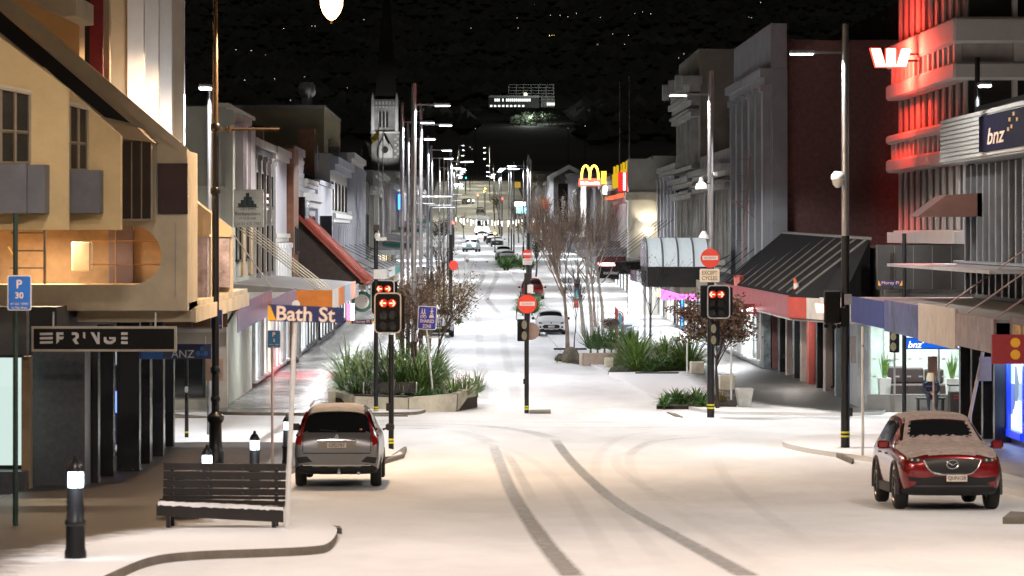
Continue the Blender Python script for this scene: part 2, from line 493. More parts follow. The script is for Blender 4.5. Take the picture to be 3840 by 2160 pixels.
# tyre tracks: thin slush worn into the snow
def slush_mat():
    m = bpy.data.materials.new('slush'); m.use_nodes = True
    n = m.node_tree; b = n.nodes['Principled BSDF']; out = n.nodes['Material Output']
    b.inputs['Base Color'].default_value = (0.25, 0.235, 0.215, 1); b.inputs['Roughness'].default_value = 0.45
    tr = n.nodes.new('ShaderNodeBsdfTransparent'); mx = n.nodes.new('ShaderNodeMixShader')
    at = n.nodes.new('ShaderNodeAttribute'); at.attribute_name = 'cover'
    geo = n.nodes.new('ShaderNodeNewGeometry')
    nz = n.nodes.new('ShaderNodeTexNoise'); nz.inputs['Scale'].default_value = 3.5; nz.inputs['Detail'].default_value = 9
    n.links.new(geo.outputs['Position'], nz.inputs['Vector'])
    mr = n.nodes.new('ShaderNodeMapRange'); mr.inputs[1].default_value = 0.25; mr.inputs[2].default_value = 0.75; mr.inputs[3].default_value = 0.5; mr.inputs[4].default_value = 1.1
    n.links.new(nz.outputs[0], mr.inputs[0])
    mu = n.nodes.new('ShaderNodeMath'); mu.operation = 'MULTIPLY'; mu.use_clamp = True
    n.links.new(at.outputs['Fac'], mu.inputs[0]); n.links.new(mr.outputs[0], mu.inputs[1])
    n.links.new(mu.outputs[0], mx.inputs[0]); n.links.new(tr.outputs[0], mx.inputs[1]); n.links.new(b.outputs[0], mx.inputs[2])
    n.links.new(mx.outputs[0], out.inputs[0])
    return m
SLUSH = slush_mat()
_ntrk = [0]
def catmull(pts, k=10):
    P = [pts[0]]+list(pts)+[pts[-1]]; out = []
    for i in range(1, len(P)-2):
        a, b, c, d = [np.array(q, float) for q in P[i-1:i+3]]
        for t in np.linspace(0, 1, k, endpoint=False):
            out.append(0.5*((2*b)+(-a+c)*t+(2*a-5*b+4*c-d)*t*t+(-a+3*b-3*c+d)*t**3))
    out.append(np.array(pts[-1], float)); return out
def track(pix, width, cover=0.7, fade=(0.1, 0.1)):
    g = [G(x*3840/2576, y*3840/2576) for x, y in pix]
    line = catmull([(p.x, p.y) for p in g], 10)
    mb = MB(); cov = []; n = len(line); up = 0.004+0.001*_ntrk[0]; _ntrk[0] += 1
    for i, p in enumerate(line):
        t = i/(n-1)
        d = line[min(i+1, n-1)]-line[max(i-1, 0)]; d = d/np.linalg.norm(d); nn = np.array([d[1], -d[0]])
        f = min(1, t/fade[0] if fade[0] else 1, (1-t)/fade[1] if fade[1] else 1)
        for q, c in ((-1.1, 0), (-0.58, 1), (0.58, 1), (1.1, 0)):
            w = p+nn*q*width/2
            mb.v.append((w[0], w[1], zg(w[1])+up)); cov.append(c*cover*f)
    for i in range(n-1):
        for j in range(3):
            a = i*4+j; mb.f.append((a, a+1, a+5, a+4))
    o = struct(mb.build('tyre_track', SLUSH))
    at = o.data.attributes.new('cover', 'FLOAT', 'POINT'); at.data.foreach_set('value', cov)
track([(1240,1118),(1252,1150),(1275,1210),(1318,1290),(1372,1370),(1440,1449)], 0.30, 0.70, (0.12, 0))
track([(1395,1104),(1420,1140),(1480,1205),(1610,1300),(1745,1375),(1880,1449)], 0.30, 0.70, (0.12, 0))
track([(1262,1130),(1290,1165),(1318,1215),(1345,1265)], 0.25, 0.28, (0.3, 0.4))
track([(1000,1078),(1120,1082),(1195,1096),(1240,1118)], 0.55, 0.28, (0.2, 0.15))
track([(1050,1066),(1200,1072),(1320,1085),(1395,1104)], 0.55, 0.25, (0.2, 0.15))
track([(1560,1130),(1550,1170),(1600,1215),(1690,1260),(1800,1310)], 0.30, 0.10, (0.3, 0.3))
track([(1800,1150),(1830,1210),(1920,1290),(2060,1390)], 0.30, 0.13, (0.3, 0.3))
track([(1200,790),(1180,770),(1185,745),(1205,715),(1215,690),(1200,668)], 0.5, 0.35, (0.1, 0.3))
track([(1265,795),(1240,772),(1225,748),(1240,716),(1250,690),(1235,665)], 0.5, 0.35, (0.1, 0.3))
track([(1800,1100),(1650,1112),(1570,1150)], 0.4, 0.15, (0.3, 0.3))
track([(980,1100),(1150,1108),(1300,1140),(1420,1230),(1560,1449)], 0.3, 0.08, (0.3, 0.1))
track([(1700,1449),(1560,1300),(1500,1200),(1520,1130),(1620,1090),(1900,1075)], 0.3, 0.07, (0.1, 0.3))
track([(1960,1449),(1700,1290),(1590,1190),(1600,1130),(1700,1098),(2000,1085)], 0.3, 0.07, (0.1, 0.3))
track([(700,1062),(1000,1060),(1400,1064),(1900,1062)], 0.5, 0.12, (0.2, 0.2))
track([(700,1074),(1000,1072),(1400,1078),(1900,1074)], 0.5, 0.12, (0.2, 0.2))
track([(1300,1040),(1290,960),(1270,880),(1262,800)], 0.5, 0.13, (0.2, 0.1))
track([(1210,1040),(1215,960),(1208,880),(1202,792)], 0.5, 0.13, (0.2, 0.1))
# ------------------------------------------------------------------ street lamps
def led_pole(label, base, arm_dx, h=11.0, arm_z=10.25, black_to=5.6, armlen=1.4, energy=LAMP_W, col=LED, group='tall street lamp poles', r=0.105, banner=0, light=True, name='street_lamp'):
    b = Vector(base)
    t = thing(name, label, 'street lamp', b, 0, group)
    x, y, z = b
    MB().tube((x,y,z-0.1), (x,y,z+black_to), r*1.12, r*1.05, 12).build('lower_pole', BLACK, t, smooth=True)
    MB().tube((x,y,z+black_to), (x,y,z+h), r*0.92, r*0.85, 12).build('upper_pole', GREYPOLE, t, smooth=True)
    MB().tube((x,y,z+0.28), (x,y,z+0.33), r*1.16, r*1.16, 12).tube((x,y,z+0.38), (x,y,z+0.43), r*1.16, r*1.16, 12).build('reflective_band', YELBAND, t, smooth=True)
    s = 1 if arm_dx > 0 else -1
    az = z+arm_z
    MB().box(x, x+s*armlen*0.62, y-0.03, y+0.03, az-0.03, az+0.03).build('arm', GREYPOLE, t)
    hx0, hx1 = x+s*armlen*0.55, x+s*armlen
    hd = MB().box(hx0, hx1, y-0.14, y+0.14, az-0.03, az+0.06).build('lamp_head', ALU, t, bevel=0.015)
    MB().box(hx0+s*0.05, hx1-s*0.03, y-0.11, y+0.11, az-0.055, az-0.032).build('led_lens', LEDPANEL, hd)
    if banner:
        MB().tube((x, y, z+banner), (x+s*1.25, y, z+banner), 0.035, 0.03, 8).build('banner_arm', GREYPOLE, t)
    if light:
        spot_light('lamp_light', ((hx0+hx1)/2, y, az-0.07), ((hx0+hx1)/2, y+0.001, az-5), energy, col, 166, 0.12, t)
    return t

led_pole('tall dark street lamp pole carrying the back of a signal on the near right corner', G(3170,1680,0.12), -1, armlen=1.45, black_to=5.5, col=NEUTRAL, energy=LAMP_W*0.8)
led_pole('tall street lamp pole behind the round no-entry sign and framed red arrow signal', G(2665,1566), -1, armlen=1.32, black_to=5.1, col=NEUTRAL, energy=LAMP_W*0.85)
lp = Vector((PX(1552,111.5), 111.5, zg(111.5)+0.1))
led_pole('tallest brown street lamp pole rising out of the flax planter', lp, 1, armlen=1.28, black_to=2.0, col=NEUTRAL)
for px, Y, lab, bz in ((1578, 131.0, 'second tall lamp pole just behind the tallest one in the flax planter', 7.3), (1508, 128.0, 'dark lamp pole left of the tallest planter pole, with a small white camera', 0),
                   (1530, 150.0, 'slim grey lamp pole showing between the two darkest planter poles', 7.2), (1604, 170.0, 'silver lamp pole just right of the planter poles, lamp arm near the church side', 7.3),
                   (1618, 190.0, 'silver lamp pole with horizontal banner bar right of the planter poles', 7.3)):
    led_pole(lab, (PX(px, Y), Y, zg(Y)+0.1), 1, black_to=3.5, armlen=1.3, banner=bz, energy=LAMP_W*1.0, r=0.085)
led_pole('lone bluish lamp pole with a round disc, left of the roadway', (PX(1690, 203), 203, zg(203)+0.1), 1, armlen=1.45, energy=LAMP_W*1.2, banner=0)
led_pole('dark lamp pole over the upper no-entry sign in mid street', (PX(1982, 222), 222, zg(222)+0.05), -1, armlen=1.5, energy=LAMP_W*1.2)
# the row of poles receding up both sides of the street
for i, Y in enumerate((235, 262, 292, 325, 362, 404, 450, 502, 556, 600, 642, 690, 740, 790, 840, 890)):
    xl = -2.2 if Y < 500 else -3.0
    led_pole(ORD[i]+' small lamp pole receding up the left, counting from the bluish pole', (xl+0.12*(i % 3), Y, zg(Y)), 1, armlen=1.6, black_to=3.0, r=0.075, group='receding lamp poles on the left', energy=LAMP_W*(1.15 if Y < 600 else 0.7), col=LED if Y < 600 else (1.0,0.93,0.70), light=(i % 2 == 0 or Y > 400), banner=(7.3 if i < 5 else 0))
for i, Y in enumerate((255, 285, 318, 352, 392, 438, 490, 540, 580, 620, 665, 715, 765, 815, 865)):
    led_pole(ORD[i]+' small lamp pole receding up the right, counting from the mid-street pole', (4.9+0.25*(i % 3), Y, zg(Y)), -1, armlen=1.6, black_to=3.0, r=0.075, group='receding lamp poles on the right', energy=LAMP_W*(1.15 if Y < 600 else 0.7), col=LED if Y < 600 else (1.0,0.93,0.70), light=(i % 2 == 0 or Y > 400))
# lamps along the side street: ends of arms towards us
def side_lamp(label, px, ytop, ylamp, Y, base_z=0.05, energy=LAMP_W*0.8, r=0.08):
    x = PX(px, Y)
    t = thing('street_lamp', label, 'street lamp', (x, Y, base_z), 0)
    MB().tube((x,Y,base_z-.1), (x,Y,PZ(ytop,Y)), r, r*0.8, 10).build('pole', BLACK if r > 0.09 else GREYPOLE, t, smooth=True)
    z = PZ(ylamp, Y)
    MB().box(x-0.04, x+0.04, Y-1.2, Y, z+0.03, z+0.09).build('arm', GREYPOLE, t)
    hd = MB().box(x-0.17, x+0.17, Y-1.75, Y-1.1, z-0.0, z+0.1).build('lamp_head', ALU, t, bevel=0.02)
    MB().box(x-0.15, x+0.15, Y-1.72, Y-1.15, z-0.05, z-0.002).build('led_lens', LEDPANEL, hd)
    spot_light('lamp_light', (x, Y-1.43, z-0.07), (x, Y-1.43+0.001, z-5), energy, LED, 166, 0.12, t)
    return t
side_lamp('street lamp lit white beside the warm lamp post on the left', 786, 318, 338, 92)
side_lamp('street lamp lit white in front of the upper floors at the right edge', 3665, 215, 328, 98, r=0.1)

def pendant_post(label, base, armdir=1, energy=900, bar=True, group=None, lcol=WARM):
    """heritage post: ribbed base, slim shaft, arm and hanging warm globe"""
    b = Vector(base); x, y, z = b
    t = thing('pendant_lamp_post', label, 'lamp post', b, 0, group)
    pb = MB().lathe((x,y,z), [(0.200,-0.1),(0.200,0.28),(0.174,0.33),(0.152,0.5),(0.144,0.95),(0.178,1.0),(0.204,1.05),(0.204,1.13),(0.148,1.17),(0.096,1.22),(0.092,1.45),(0.118,1.5),(0.118,1.56),(0.085,1.62)], 16).build('post_base', BLACK, t, smooth=True)
    MB().tube((x,y,z+1.6), (x,y,z+7.9), 0.09, 0.078, 12).build('shaft', BLACK, t, smooth=True)
    for k in (2.2, 6.4, 7.9):
        MB().lathe((x,y,z+k), [(0.08,-0.1),(0.12,-0.05),(0.12,0.05),(0.08,0.1)], 12).build('collar', BLACK, t, smooth=True)
    MB().tube((x,y,z+7.9), (x,y,z+11.9), 0.07, 0.05, 12).build('upper_shaft', M('brown_pole', (0.10, 0.07, 0.045), 0.35, 0.6), t, smooth=True)
    if bar:
        MB().tube((x,y,z+7.85), (x+1.5*armdir,y,z+7.85), 0.035, 0.03, 8).tube((x+0.33*armdir,y,z+7.77), (x+0.33*armdir,y,z+7.93), 0.06, 0.06, 8).build('banner_arm', M('brown_pole', (0.1,0.07,0.045)), t, smooth=True)
    gx = x+2.72*armdir; gz = z+10.15
    ax = MB().path([(x,y,z+11.6),(x+0.9*armdir,y,z+12.05),(x+1.9*armdir,y,z+12.1),(gx,y,z+11.75),(gx,y,z+11.25)], 0.04, 8).build('arm', BLACK, t, smooth=True)
    MB().lathe((gx,y,z+10.95), [(0.30,0.0),(0.34,0.05),(0.25,0.2),(0.08,0.3)], 16).build('lamp_hood', BLACK, t, smooth=True)
    gl = MB().lathe((gx,y,gz), [(0.02,0.25),(0.10,0.29),(0.20,0.42),(0.26,0.58),(0.27,0.72),(0.25,0.8)], 20).build('globe', E('warm_globe', (1.0, 0.56, 0.26), 5.0), t, smooth=True)
    MB().lathe((gx,y,gz), [(0.012,0.16),(0.03,0.18),(0.03,0.22),(0.012,0.26)], 8).build('finial', M('brass', (0.5,0.3,0.08), 0.3, 0.9), gl, smooth=True)
    spot_light('lamp_light', (gx, y, gz+0.1), (gx, y+0.001, gz-5), energy, lcol, 172, 0.2, t)
    return t
pb = G(808, 1742, 0.12)
pendant_post('dark heritage lamp post with ribbed base and a warm hanging globe', pb, 1, energy=2700, lcol=(1.0,0.67,0.40))
# unseen heritage posts round the square; the tall poles after them are added light
pendant_post('heritage lamp post with warm globe on the near right footpath', (11.9, 35, zg(35)+0.13), -1, energy=2600, lcol=(1.0,0.77,0.62), bar=False, group='heritage posts around the square')
pendant_post('heritage lamp post with warm globe on the near left footpath', (-6.4, 26, zg(26)+0.13), 1, energy=2400, lcol=(1.0,0.86,0.79), bar=False, group='heritage posts around the square')
led_pole('tall added lamp pole, unseen, brightening the foreground from the near right footpath', (12.6, 52, zg(52)+0.13), -1, armlen=1.5, energy=1500, group='tall street lamp poles', col=NEUTRAL)  # this and the next two poles are added out of view to brighten near snow
led_pole('tall added lamp pole, unseen, brightening the foreground from the left footpath', (-7.4, 43, zg(43)+.13), 1, armlen=3.6, energy=1500, col=(1.0,0.88,0.82))
led_pole('tall added lamp pole, unseen, brightening the foreground, closest to the viewer on the left', (-7.6, 24, zg(24)+.13), 1, armlen=3.0, energy=1500, col=(1.0,0.88,0.82))

def bollard_light(label, base, h=1.12, lit=True, energy=3, group='bollard lights'):
    b = Vector(base); x, y, z = b
    t = thing('bollard_light', label, 'bollard', b, 0, group)
    k = h/1.12
    MB().lathe((x,y,z), [(0.125*k,-0.05),(0.125*k,0.06),(0.113*k,0.1),(0.108*k,0.36*k),(0.125*k,0.38*k),(0.125*k,0.41*k),(0.105*k,0.44*k),(0.092*k,0.76*k),(0.098*k,0.8*k)], 16).build('shaft', BLACK, t, smooth=True)
    MB().lathe((x,y,z), [(0.085*k,0.80*k),(0.092*k,0.83*k),(0.092*k,0.95*k),(0.082*k,0.98*k)], 16).build('light_ring', E('bollard_lens', (0.62, 0.82, 1.0), 6.0), t, smooth=True)
    MB().lathe((x,y,z), [(0.098*k,0.98*k),(0.10*k,1.01*k),(0.07*k,1.08*k),(0.03*k,1.12*k),(0.03*k,1.15*k),(0.01*k,1.17*k)], 16).build('cap', BLACK, t, smooth=True)
    for a in range(4):
        an = a*PI/2+0.4
        MB().tube((x+0.094*k*math.cos(an), y+0.094*k*math.sin(an), z+0.8*k), (x+0.094*k*math.cos(an), y+0.094*k*math.sin(an), z+k), 0.008, 0.008, 5).build('cage_bar', BLACK, t)
    if lit: area_light('lamp_light', (x, y-0.25, z+0.9*k), energy, (0.8,0.9,1.0), (0.2,0.2), t, (R(40),0,0))
    return t
bollard_light('black fluted bollard with lit blue-white lantern in the left foreground', G(283, 2092, 0.12))
bollard_light('bollard with lit band just above the back of the bench', (PX(776, 52), 52, zg(52)+0.17), h=1.0, group='bollard lights')
bollard_light('bollard with bright white lantern between lamp post and parking sign', (PX(955, 62), 62, zg(62)+0.13), group='bollard lights')
bollard_light('bollard light half hidden behind the white sign pole beside the silver car', (PX(1077, 75), 75, zg(75)+0.13), group='bollard lights')
# ------------------------------------------------------------------ street buildings
FRAMEW = M('window_frame_pale', (0.5, 0.5, 0.48), 0.5)
FRAMED = M('window_frame_dark', (0.03, 0.03, 0.032), 0.4)
SHOPFR = M('shop_frame_grey', (0.20,0.19,0.18), 0.5)
def window_x(parent, xf, o, y0, y1, z0, z1, frame=FRAMED, pane=GLASS, proud=0.06, fw=0.08, mull=1, trans=0, name='window'):
    """window on a facade whose normal is +-X (o = outward sign); frame proud of the wall, pane set back inside"""
    x1 = xf+o*proud
    mb = MB()
    mb.box(xf, x1, y0, y0+fw, z0, z1); mb.box(xf, x1, y1-fw, y1, z0, z1)
    mb.box(xf, x1, y0+fw, y1-fw, z1-fw, z1); mb.box(xf, x1+o*0.05, y0+fw, y1-fw, z0, z0+fw)
    for k in range(mull):
        yc = y0+(y1-y0)*(k+1)/(mull+1); mb.box(xf, x1-o*0.01, yc-fw*0.3, yc+fw*0.3, z0+fw, z1-fw)
    for k in range(trans):
        zc = z0+(z1-z0)*(k+1)/(trans+1); mb.box(xf, x1-o*0.015, y0+fw, y1-fw, zc-fw*0.3, zc+fw*0.3)
    w = mb.build(name, frame, parent)
    MB().box(xf+o*0.004, xf+o*proud*0.4, y0+fw*.5, y1-fw*.5, z0+fw*.5, z1-fw*.5).build('pane', pane, w)
    return w
def window_y(parent, yf, x0, x1, z0, z1, frame=FRAMED, pane=GLASS, proud=0.06, fw=0.07, mull=1, trans=0, name='window'):
    y1 = yf-proud
    mb = MB()
    mb.box(x0, x0+fw, y1, yf, z0, z1); mb.box(x1-fw, x1, y1, yf, z0, z1)
    mb.box(x0+fw, x1-fw, y1, yf, z1-fw, z1); mb.box(x0+fw, x1-fw, y1-0.04, yf, z0, z0+fw)
    for k in range(mull):
        xc = x0+(x1-x0)*(k+1)/(mull+1); mb.box(xc-fw*.3, xc+fw*.3, y1+0.01, yf, z0+fw, z1-fw)
    for k in range(trans):
        zc = z0+(z1-z0)*(k+1)/(trans+1); mb.box(x0+fw, x1-fw, y1+0.015, yf, zc-fw*.3, zc+fw*.3)
    w = mb.build(name, frame, parent)
    MB().box(x0+fw*.5, x1-fw*.5, yf-proud*.4, yf-0.004, z0+fw*.5, z1-fw*.5).build('pane', pane, w)
    return w
def facade(label, name, side, Y0, Y1, xf, ztop, wall, depth=12, zb=None, cornices=(), pil=None, rows=(), shop=None, ver=None, parapet=None, roofm=None, group=None, cat='building'):
    o = -side
    zb = zg((Y0+Y1)/2)-0.4 if zb is None else zb
    t = thing(name, label, cat, (xf, Y0, zg(Y0)), 0, group)
    MB().box(xf, xf+side*depth, Y0, Y1, zb-0.5, ztop).build('wall', wall, t)
    for z, h, pr, mt in cornices:
        pr2 = pr*0.6
        MB().box(xf, xf+o*pr, Y0-0.02, Y1, z+h*0.45, z+h).box(xf, xf+o*pr2, Y0, Y1-0.02, z, z+h*0.45).build('cornice', mt, t)
    if pil:
        n, w, pr, z0, z1, mt = pil
        for i in range(n):
            yc = Y0+w/2+0.03+(Y1-Y0-w-0.06)*i/max(1, n-1)
            MB().box(xf, xf+o*pr, yc-w/2, yc+w/2, z0, z1).box(xf, xf+o*(pr+0.06), yc-w*.65, yc+w*.65, z1-0.22, z1-0.02).box(xf, xf+o*(pr+0.05), yc-w*.62, yc+w*.62, z0, z0+0.2).build('pilaster', mt, t)
    for row in rows:
        z0, z1, n, frac = row[:4]; kw = row[4] if len(row) > 4 else {}
        step = (Y1-Y0)/n
        for i in range(n):
            yc = Y0+step*(i+0.5); hw = step*frac/2
            window_x(t, xf, o, yc-hw, yc+hw, z0, z1, **kw)
    if shop:
        z0, z1, n, mt = shop[:4]; fr = shop[4] if len(shop) > 4 else [FRAMED, SHOPFR, FRAMEW][int(Y0) % 3]
        step = (Y1-Y0)/n
        for i in range(n):
            mi = mt[i % len(mt)] if isinstance(mt, (list, tuple)) else mt
            window_x(t, xf, o, Y0+step*i+0.08, Y0+step*(i+1)-0.08, z0, z1, frame=fr, pane=mi, proud=0.12, fw=0.1, mull=0, name='shop_window')
    if parapet:
        h, pr, mt = parapet
        MB().box(xf-o*0.3, xf+o*pr, Y0-0.03, Y1+0.0, ztop, ztop+h).build('parapet', mt, t)
    return t
def verandah(label, side, Y0, Y1, xf, xe, z0, z1, fascia, roof=None, slope=0.25, soffit=None, lights=0, lcol=LED, le=60, split=None, group=None, name='verandah', rods=0, ztie=None, roddark=True):
    """shop verandah: thin roof from the wall to the fascia over the footpath edge; tie rods to the wall"""
    o = -side
    t = thing(name, label, 'verandah', (xf, Y0, zg(Y0)), 0, group)
    roof = roof or M('verandah_roof', (0.22, 0.21, 0.2), 0.6); soffit = soffit or M('soffit', (0.55, 0.53, 0.5), 0.6)
    MB().prism_y([(xf, z1-0.06), (xe-o*0.05, z1-0.10), (xe-o*0.05, z1-0.03), (xf, z1+slope)], Y0, Y1).build('roof', roof, t)
    MB().box(xf, xe-o*0.06, Y0+0.02, Y1-0.02, z0+0.08, z0+0.14).build('soffit', soffit, t)
    fs = fascia if isinstance(fascia, (list, tuple)) else [fascia]
    step = (Y1-Y0)/len(fs)
    for i, fm in enumerate(fs):
        MB().box(xe-o*0.045, xe, Y0+step*i+0.01, Y0+step*(i+1)-0.01, z0, z1).build('fascia', fm, t)
    MB().box(xf, xe-o*0.046, Y0-0.02, Y0+0.015, z0+0.02, z1-0.04).build('end_panel', fs[0], t)
    for i in range(rods):
        yy = Y0+(Y1-Y0)*(i+0.5)/rods
        MB().tube((xf, yy, ztie), (xe-o*0.35, yy, z1), 0.022, 0.022, 6).build('tie_rod', M('tie_rod', (0.3,0.28,0.24), 0.5, 0.4) if not roddark else FRAMED, t)
    for i in range(lights):
        yy = Y0+(Y1-Y0)*(i+0.5)/lights
        xm = (xf*0.45+xe*0.55)
        MB().box(xm-0.3, xm+0.3, yy-0.6, yy+0.6, z0+0.055, z0+0.078).build('soffit_light', E('soffit_lamp', (0.92,0.96,1.0), 7.0), t)
        area_light('lamp_light', (xm, yy, z0+0.045), le, lcol, (0.5, 1.1), t)
    return t

# ---------------- far side of the crossing, left
GREENGREY = M('green_grey_render', (0.40, 0.41, 0.35), 0.8, 0, 0.10, 0.7, 0.1)
LILAC = M('pale_lilac_render', (0.44, 0.41, 0.43), 0.75, 0, 0.1, 0.8)
DKBROWN = M('dark_brown_cladding', (0.03, 0.026, 0.024), 0.5)
ORANGEBR = M('orange_brown_brick', (0.20, 0.085, 0.04), 0.7, 0, 0.25, 3)
SILVERG = M('silver_grey_render', (0.46, 0.46, 0.50), 0.6, 0.1, 0.12, 1)
WHITER = M('white_render', (0.72, 0.72, 0.76), 0.6, 0, 0.08, 0.7)
LWH = M('warm_white_plaster', (0.50, 0.48, 0.43), 0.7, 0, 0.15, 0.8)
DIRTYW = M('weathered_plaster', (0.40, 0.38, 0.34), 0.75, 0, 0.25, 1.1, 0.2)
SHOPCOOL = LITWIN('shop_interior_cool', (0.80, 0.92, 1.0), 0.65, 0.9, 0.7, 1.0)
SHOPWHITE = LITWIN('shop_interior_white', (1.0, 0.97, 0.92), 0.9, 0.8, 0.6, 3.1, 0.4)
SHOPWARM = LITWIN('shop_interior_warm', (1.0, 0.80, 0.50), 1.6, 1.1, 0.9, 5.2)
SHOPDIM = LITWIN('shop_interior_dim', (0.55, 0.52, 0.48), 0.25, 1.4, 1.1, 7.7)
SHOPBLUE = E('shop_neon_blue', (0.02, 0.22, 1.0), 3.0)
SHOPGREEN = LITWIN('shop_interior_pale_green', (0.72, 0.95, 0.88), 0.7, 0.6, 0.5, 2.2, 0.45)

XL = -8.1
# L1 corner block
t = facade('tall grey-green corner building with plain side wall across the crossing', 'corner_building', -1, 106.2, 119.3, XL, 10.1, GREENGREY, 16,
           parapet=(0.12, 0.12, LWH))
for i in range(2):
    y0 = 111.6+i*3.9
    MB().box(XL, XL+0.28, y0-0.8, y0+1.5, 6.9, 9.75).build('projecting_panel', LILAC, t)
    window_x(t, XL, 1, y0-0.7, y0+1.4, 4.9, 6.75, pane=GLASS, mull=0)
    MB().box(XL, XL+0.10, y0+1.7, y0+2.9, 4.4, 9.7).build('recess_panel', TAN, t)
MB().box(XL, XL+0.25, 106.15, 106.6, 4.2, 10.0).build('corner_pier', GREENGREY, t)
MB().box(XL-3.6, XL-2.1, 106.1, 106.18, 5.0, 6.3).build('window', FRAMED, t)
MB().tube((PX(784,106), 106.1, 3.6), (PX(784,106), 106.1, 10.0), 0.06, 0.06, 8).build('downpipe', WHITEP, t)
MB().box(XL-15.9, XL+0.02, 106.08, 106.19, 7.4, 7.46).build('string_course', LWH, t)
# ground floor of the corner building, dark glazing facing the crossing
for i in range(4):
    x0 = XL-6.4+i*1.45
    window_y(t, 106.18, x0, x0+1.40, 0.45, 3.0, frame=FRAMED, pane=SHOPDIM if i == 1 else GLASS, mull=0, fw=0.1, name='shop_window')
MB().box(XL-0.55, XL+0.1, 105.75, 106.16, 0.05, 3.1).build('corner_column', LWH, t)
rng = random.Random(3)
for i, (z, w, h, c) in enumerate(((2.75,.30,.36,0), (2.35,.26,.2,1), (2.05,.3,.2,2), (1.75,.28,.34,0), (1.42,.16,.5,3), (1.15,.34,.16,0), (0.95,.34,.26,1), (0.62,.34,.22,0), (0.33,.34,.34,2))):
    cm = [M('poster_grey', (0.32,0.32,0.31), 0.7, 0, 0.9, 14), M('poster_white', (0.6,0.6,0.58), 0.7, 0, 0.6, 18), M('poster_black', (0.03,0.03,0.03), 0.7, 0, 0.8, 20), M('poster_red', (0.4,0.03,0.03), 0.7)][c]
    xx = XL-0.36+rng.uniform(-.06, .06)
    MB().box(xx-w/2, xx+w/2, 105.735-0.003*i, 105.748, z-h/2, z+h/2).build('poster', cm, t)
text('poster_lettering', 'REJECT', SIGNWHITE, t, (XL-0.36, 105.70, 0.95), w=0.28, h=0.09)
# L2..L9 up the left side
t = facade('dark two-storey shop with pale vertical ribs beside the corner building', 'shop_building', -1, 119.4, 131.8, XL, 9.2, DKBROWN, 12, parapet=(0.3, 0.15, DIRTYW),
       pil=(5, 0.16, 0.14, 3.9, 8.9, DIRTYW), rows=((6.9, 8.3, 4, 0.7, dict(mull=0)), (4.3, 6.3, 4, 0.7, dict(mull=0))), shop=(0.3, 2.9, 5, [SHOPCOOL, SHOPDIM, SHOPWHITE, SHOPWARM, SHOPCOOL]))
for k in range(3):
    for j in range(3):
        MB().box(XL+0.05, XL+0.09, 120.6+k*2.9, 121.9+k*2.9, 7.35-j*0.26, 7.47-j*0.26).build('window_louvre', SIGNWHITE, t)
t = facade('pale lilac shop front with four fluted lower columns', 'shop_building', -1, 131.9, 142.0, XL, 9.55, LILAC, 12, cornices=((9.0, 0.5, 0.22, LWH), (5.55, 0.35, 0.16, LWH)),
       pil=(6, 0.35, 0.22, 3.7, 5.5, WHITEP), shop=(0.3, 2.9, 4, [SHOPWHITE, SHOPCOOL, SHOPDIM, SHOPCOOL]))
facade('narrow orange-brown brick shop wall between the lilac and scale-clad fronts', 'shop_building', -1, 142.1, 146.2, XL+0.3, 9.7, ORANGEBR, 12, shop=(0.3, 2.9, 2, SHOPDIM), rows=((5.0, 6.2, 1, 0.5, {}),))
SCALE = M('scale_cladding', (0.36, 0.36, 0.38), 0.35, 0.6, 0.2, 3)
t = facade('shop front clad in silvery fish-scale shingles with a tall black sign', 'shop_building', -1, 146.3, 156.2, XL, 9.6, DIRTYW, 12, parapet=(0.35, 0.1, DIRTYW), shop=(0.3, 2.9, 4, [SHOPCOOL, SHOPWHITE]))
sm = None
for r in range(16):
    for c in range(8):
        y = 146.5+c*1.2+(0.6 if r % 2 else 0); z = 9.25-r*0.3
        if y > 155.4: continue
        if sm is None:
            sm = MB().prism_x([(-0.58,0.16),(-0.58,-0.05),(-0.3,-0.17),(0.3,-0.17),(0.58,-0.05),(0.58,0.16)], 0.0, 0.07).build('scale_shingle', SCALE, None)
            q = sm
        else:
            q = sm.copy(); COL.objects.link(q)
        q.parent = t
        q.location = Vector((XL, y, z))-Vector(t.location); q.rotation_euler = (0, R(9), 0)
MB().box(XL+0.1, XL+0.5, 148.0, 148.5, 4.6, 7.6).build('blade_sign', M('glossy_black', (0.01,0.01,0.012), 0.15), t)
MB().box(XL+0.1, XL+0.42, 150.6, 153.4, 4.55, 7.5).build('projecting_window', M('pale_glass', (0.3,0.32,0.34), 0.12, 0.3, 0.6, 1.5), t)
facade('old grey shop front with curved parapet and arched columns', 'shop_building', -1, 156.3, 168.2, XL, 8.6, SILVERG, 12, cornices=((7.2, 0.7, 0.45, WHITEP), (8.2, 0.4, 0.2, DIRTYW)),
       pil=(6, 0.3, 0.3, 3.6, 5.6, WHITEP), rows=((5.9, 6.8, 3, 0.5, {}),), shop=(0.3, 2.9, 4, [SHOPCOOL, SHOPWHITE]))
t = facade('bright white rendered shop front with a black square sign', 'shop_building', -1, 168.3, 186.0, XL+0.15, 8.5, WHITER, 12, parapet=(0.25, 0.1, WHITER), shop=(0.3, 3.0, 5, [SHOPWHITE, SHOPCOOL]),
       rows=((4.3, 5.3, 2, 0.25, dict(frame=FRAMEW)),))
MB().box(XL+0.16, XL+0.8, 170, 170.2, 5.35, 6.85).build('projecting_sign', M('glossy_black', (0.01,0.01,0.012), 0.15), t)
MB().box(XL+0.2, XL+0.72, 171.6, 171.75, 3.5, 5.1).build('framed_poster', WHITEP, t)
MB().box(XL+0.25, XL+0.67, 171.56, 171.6, 3.6, 5.0).build('framed_poster', DIRTYW, t)
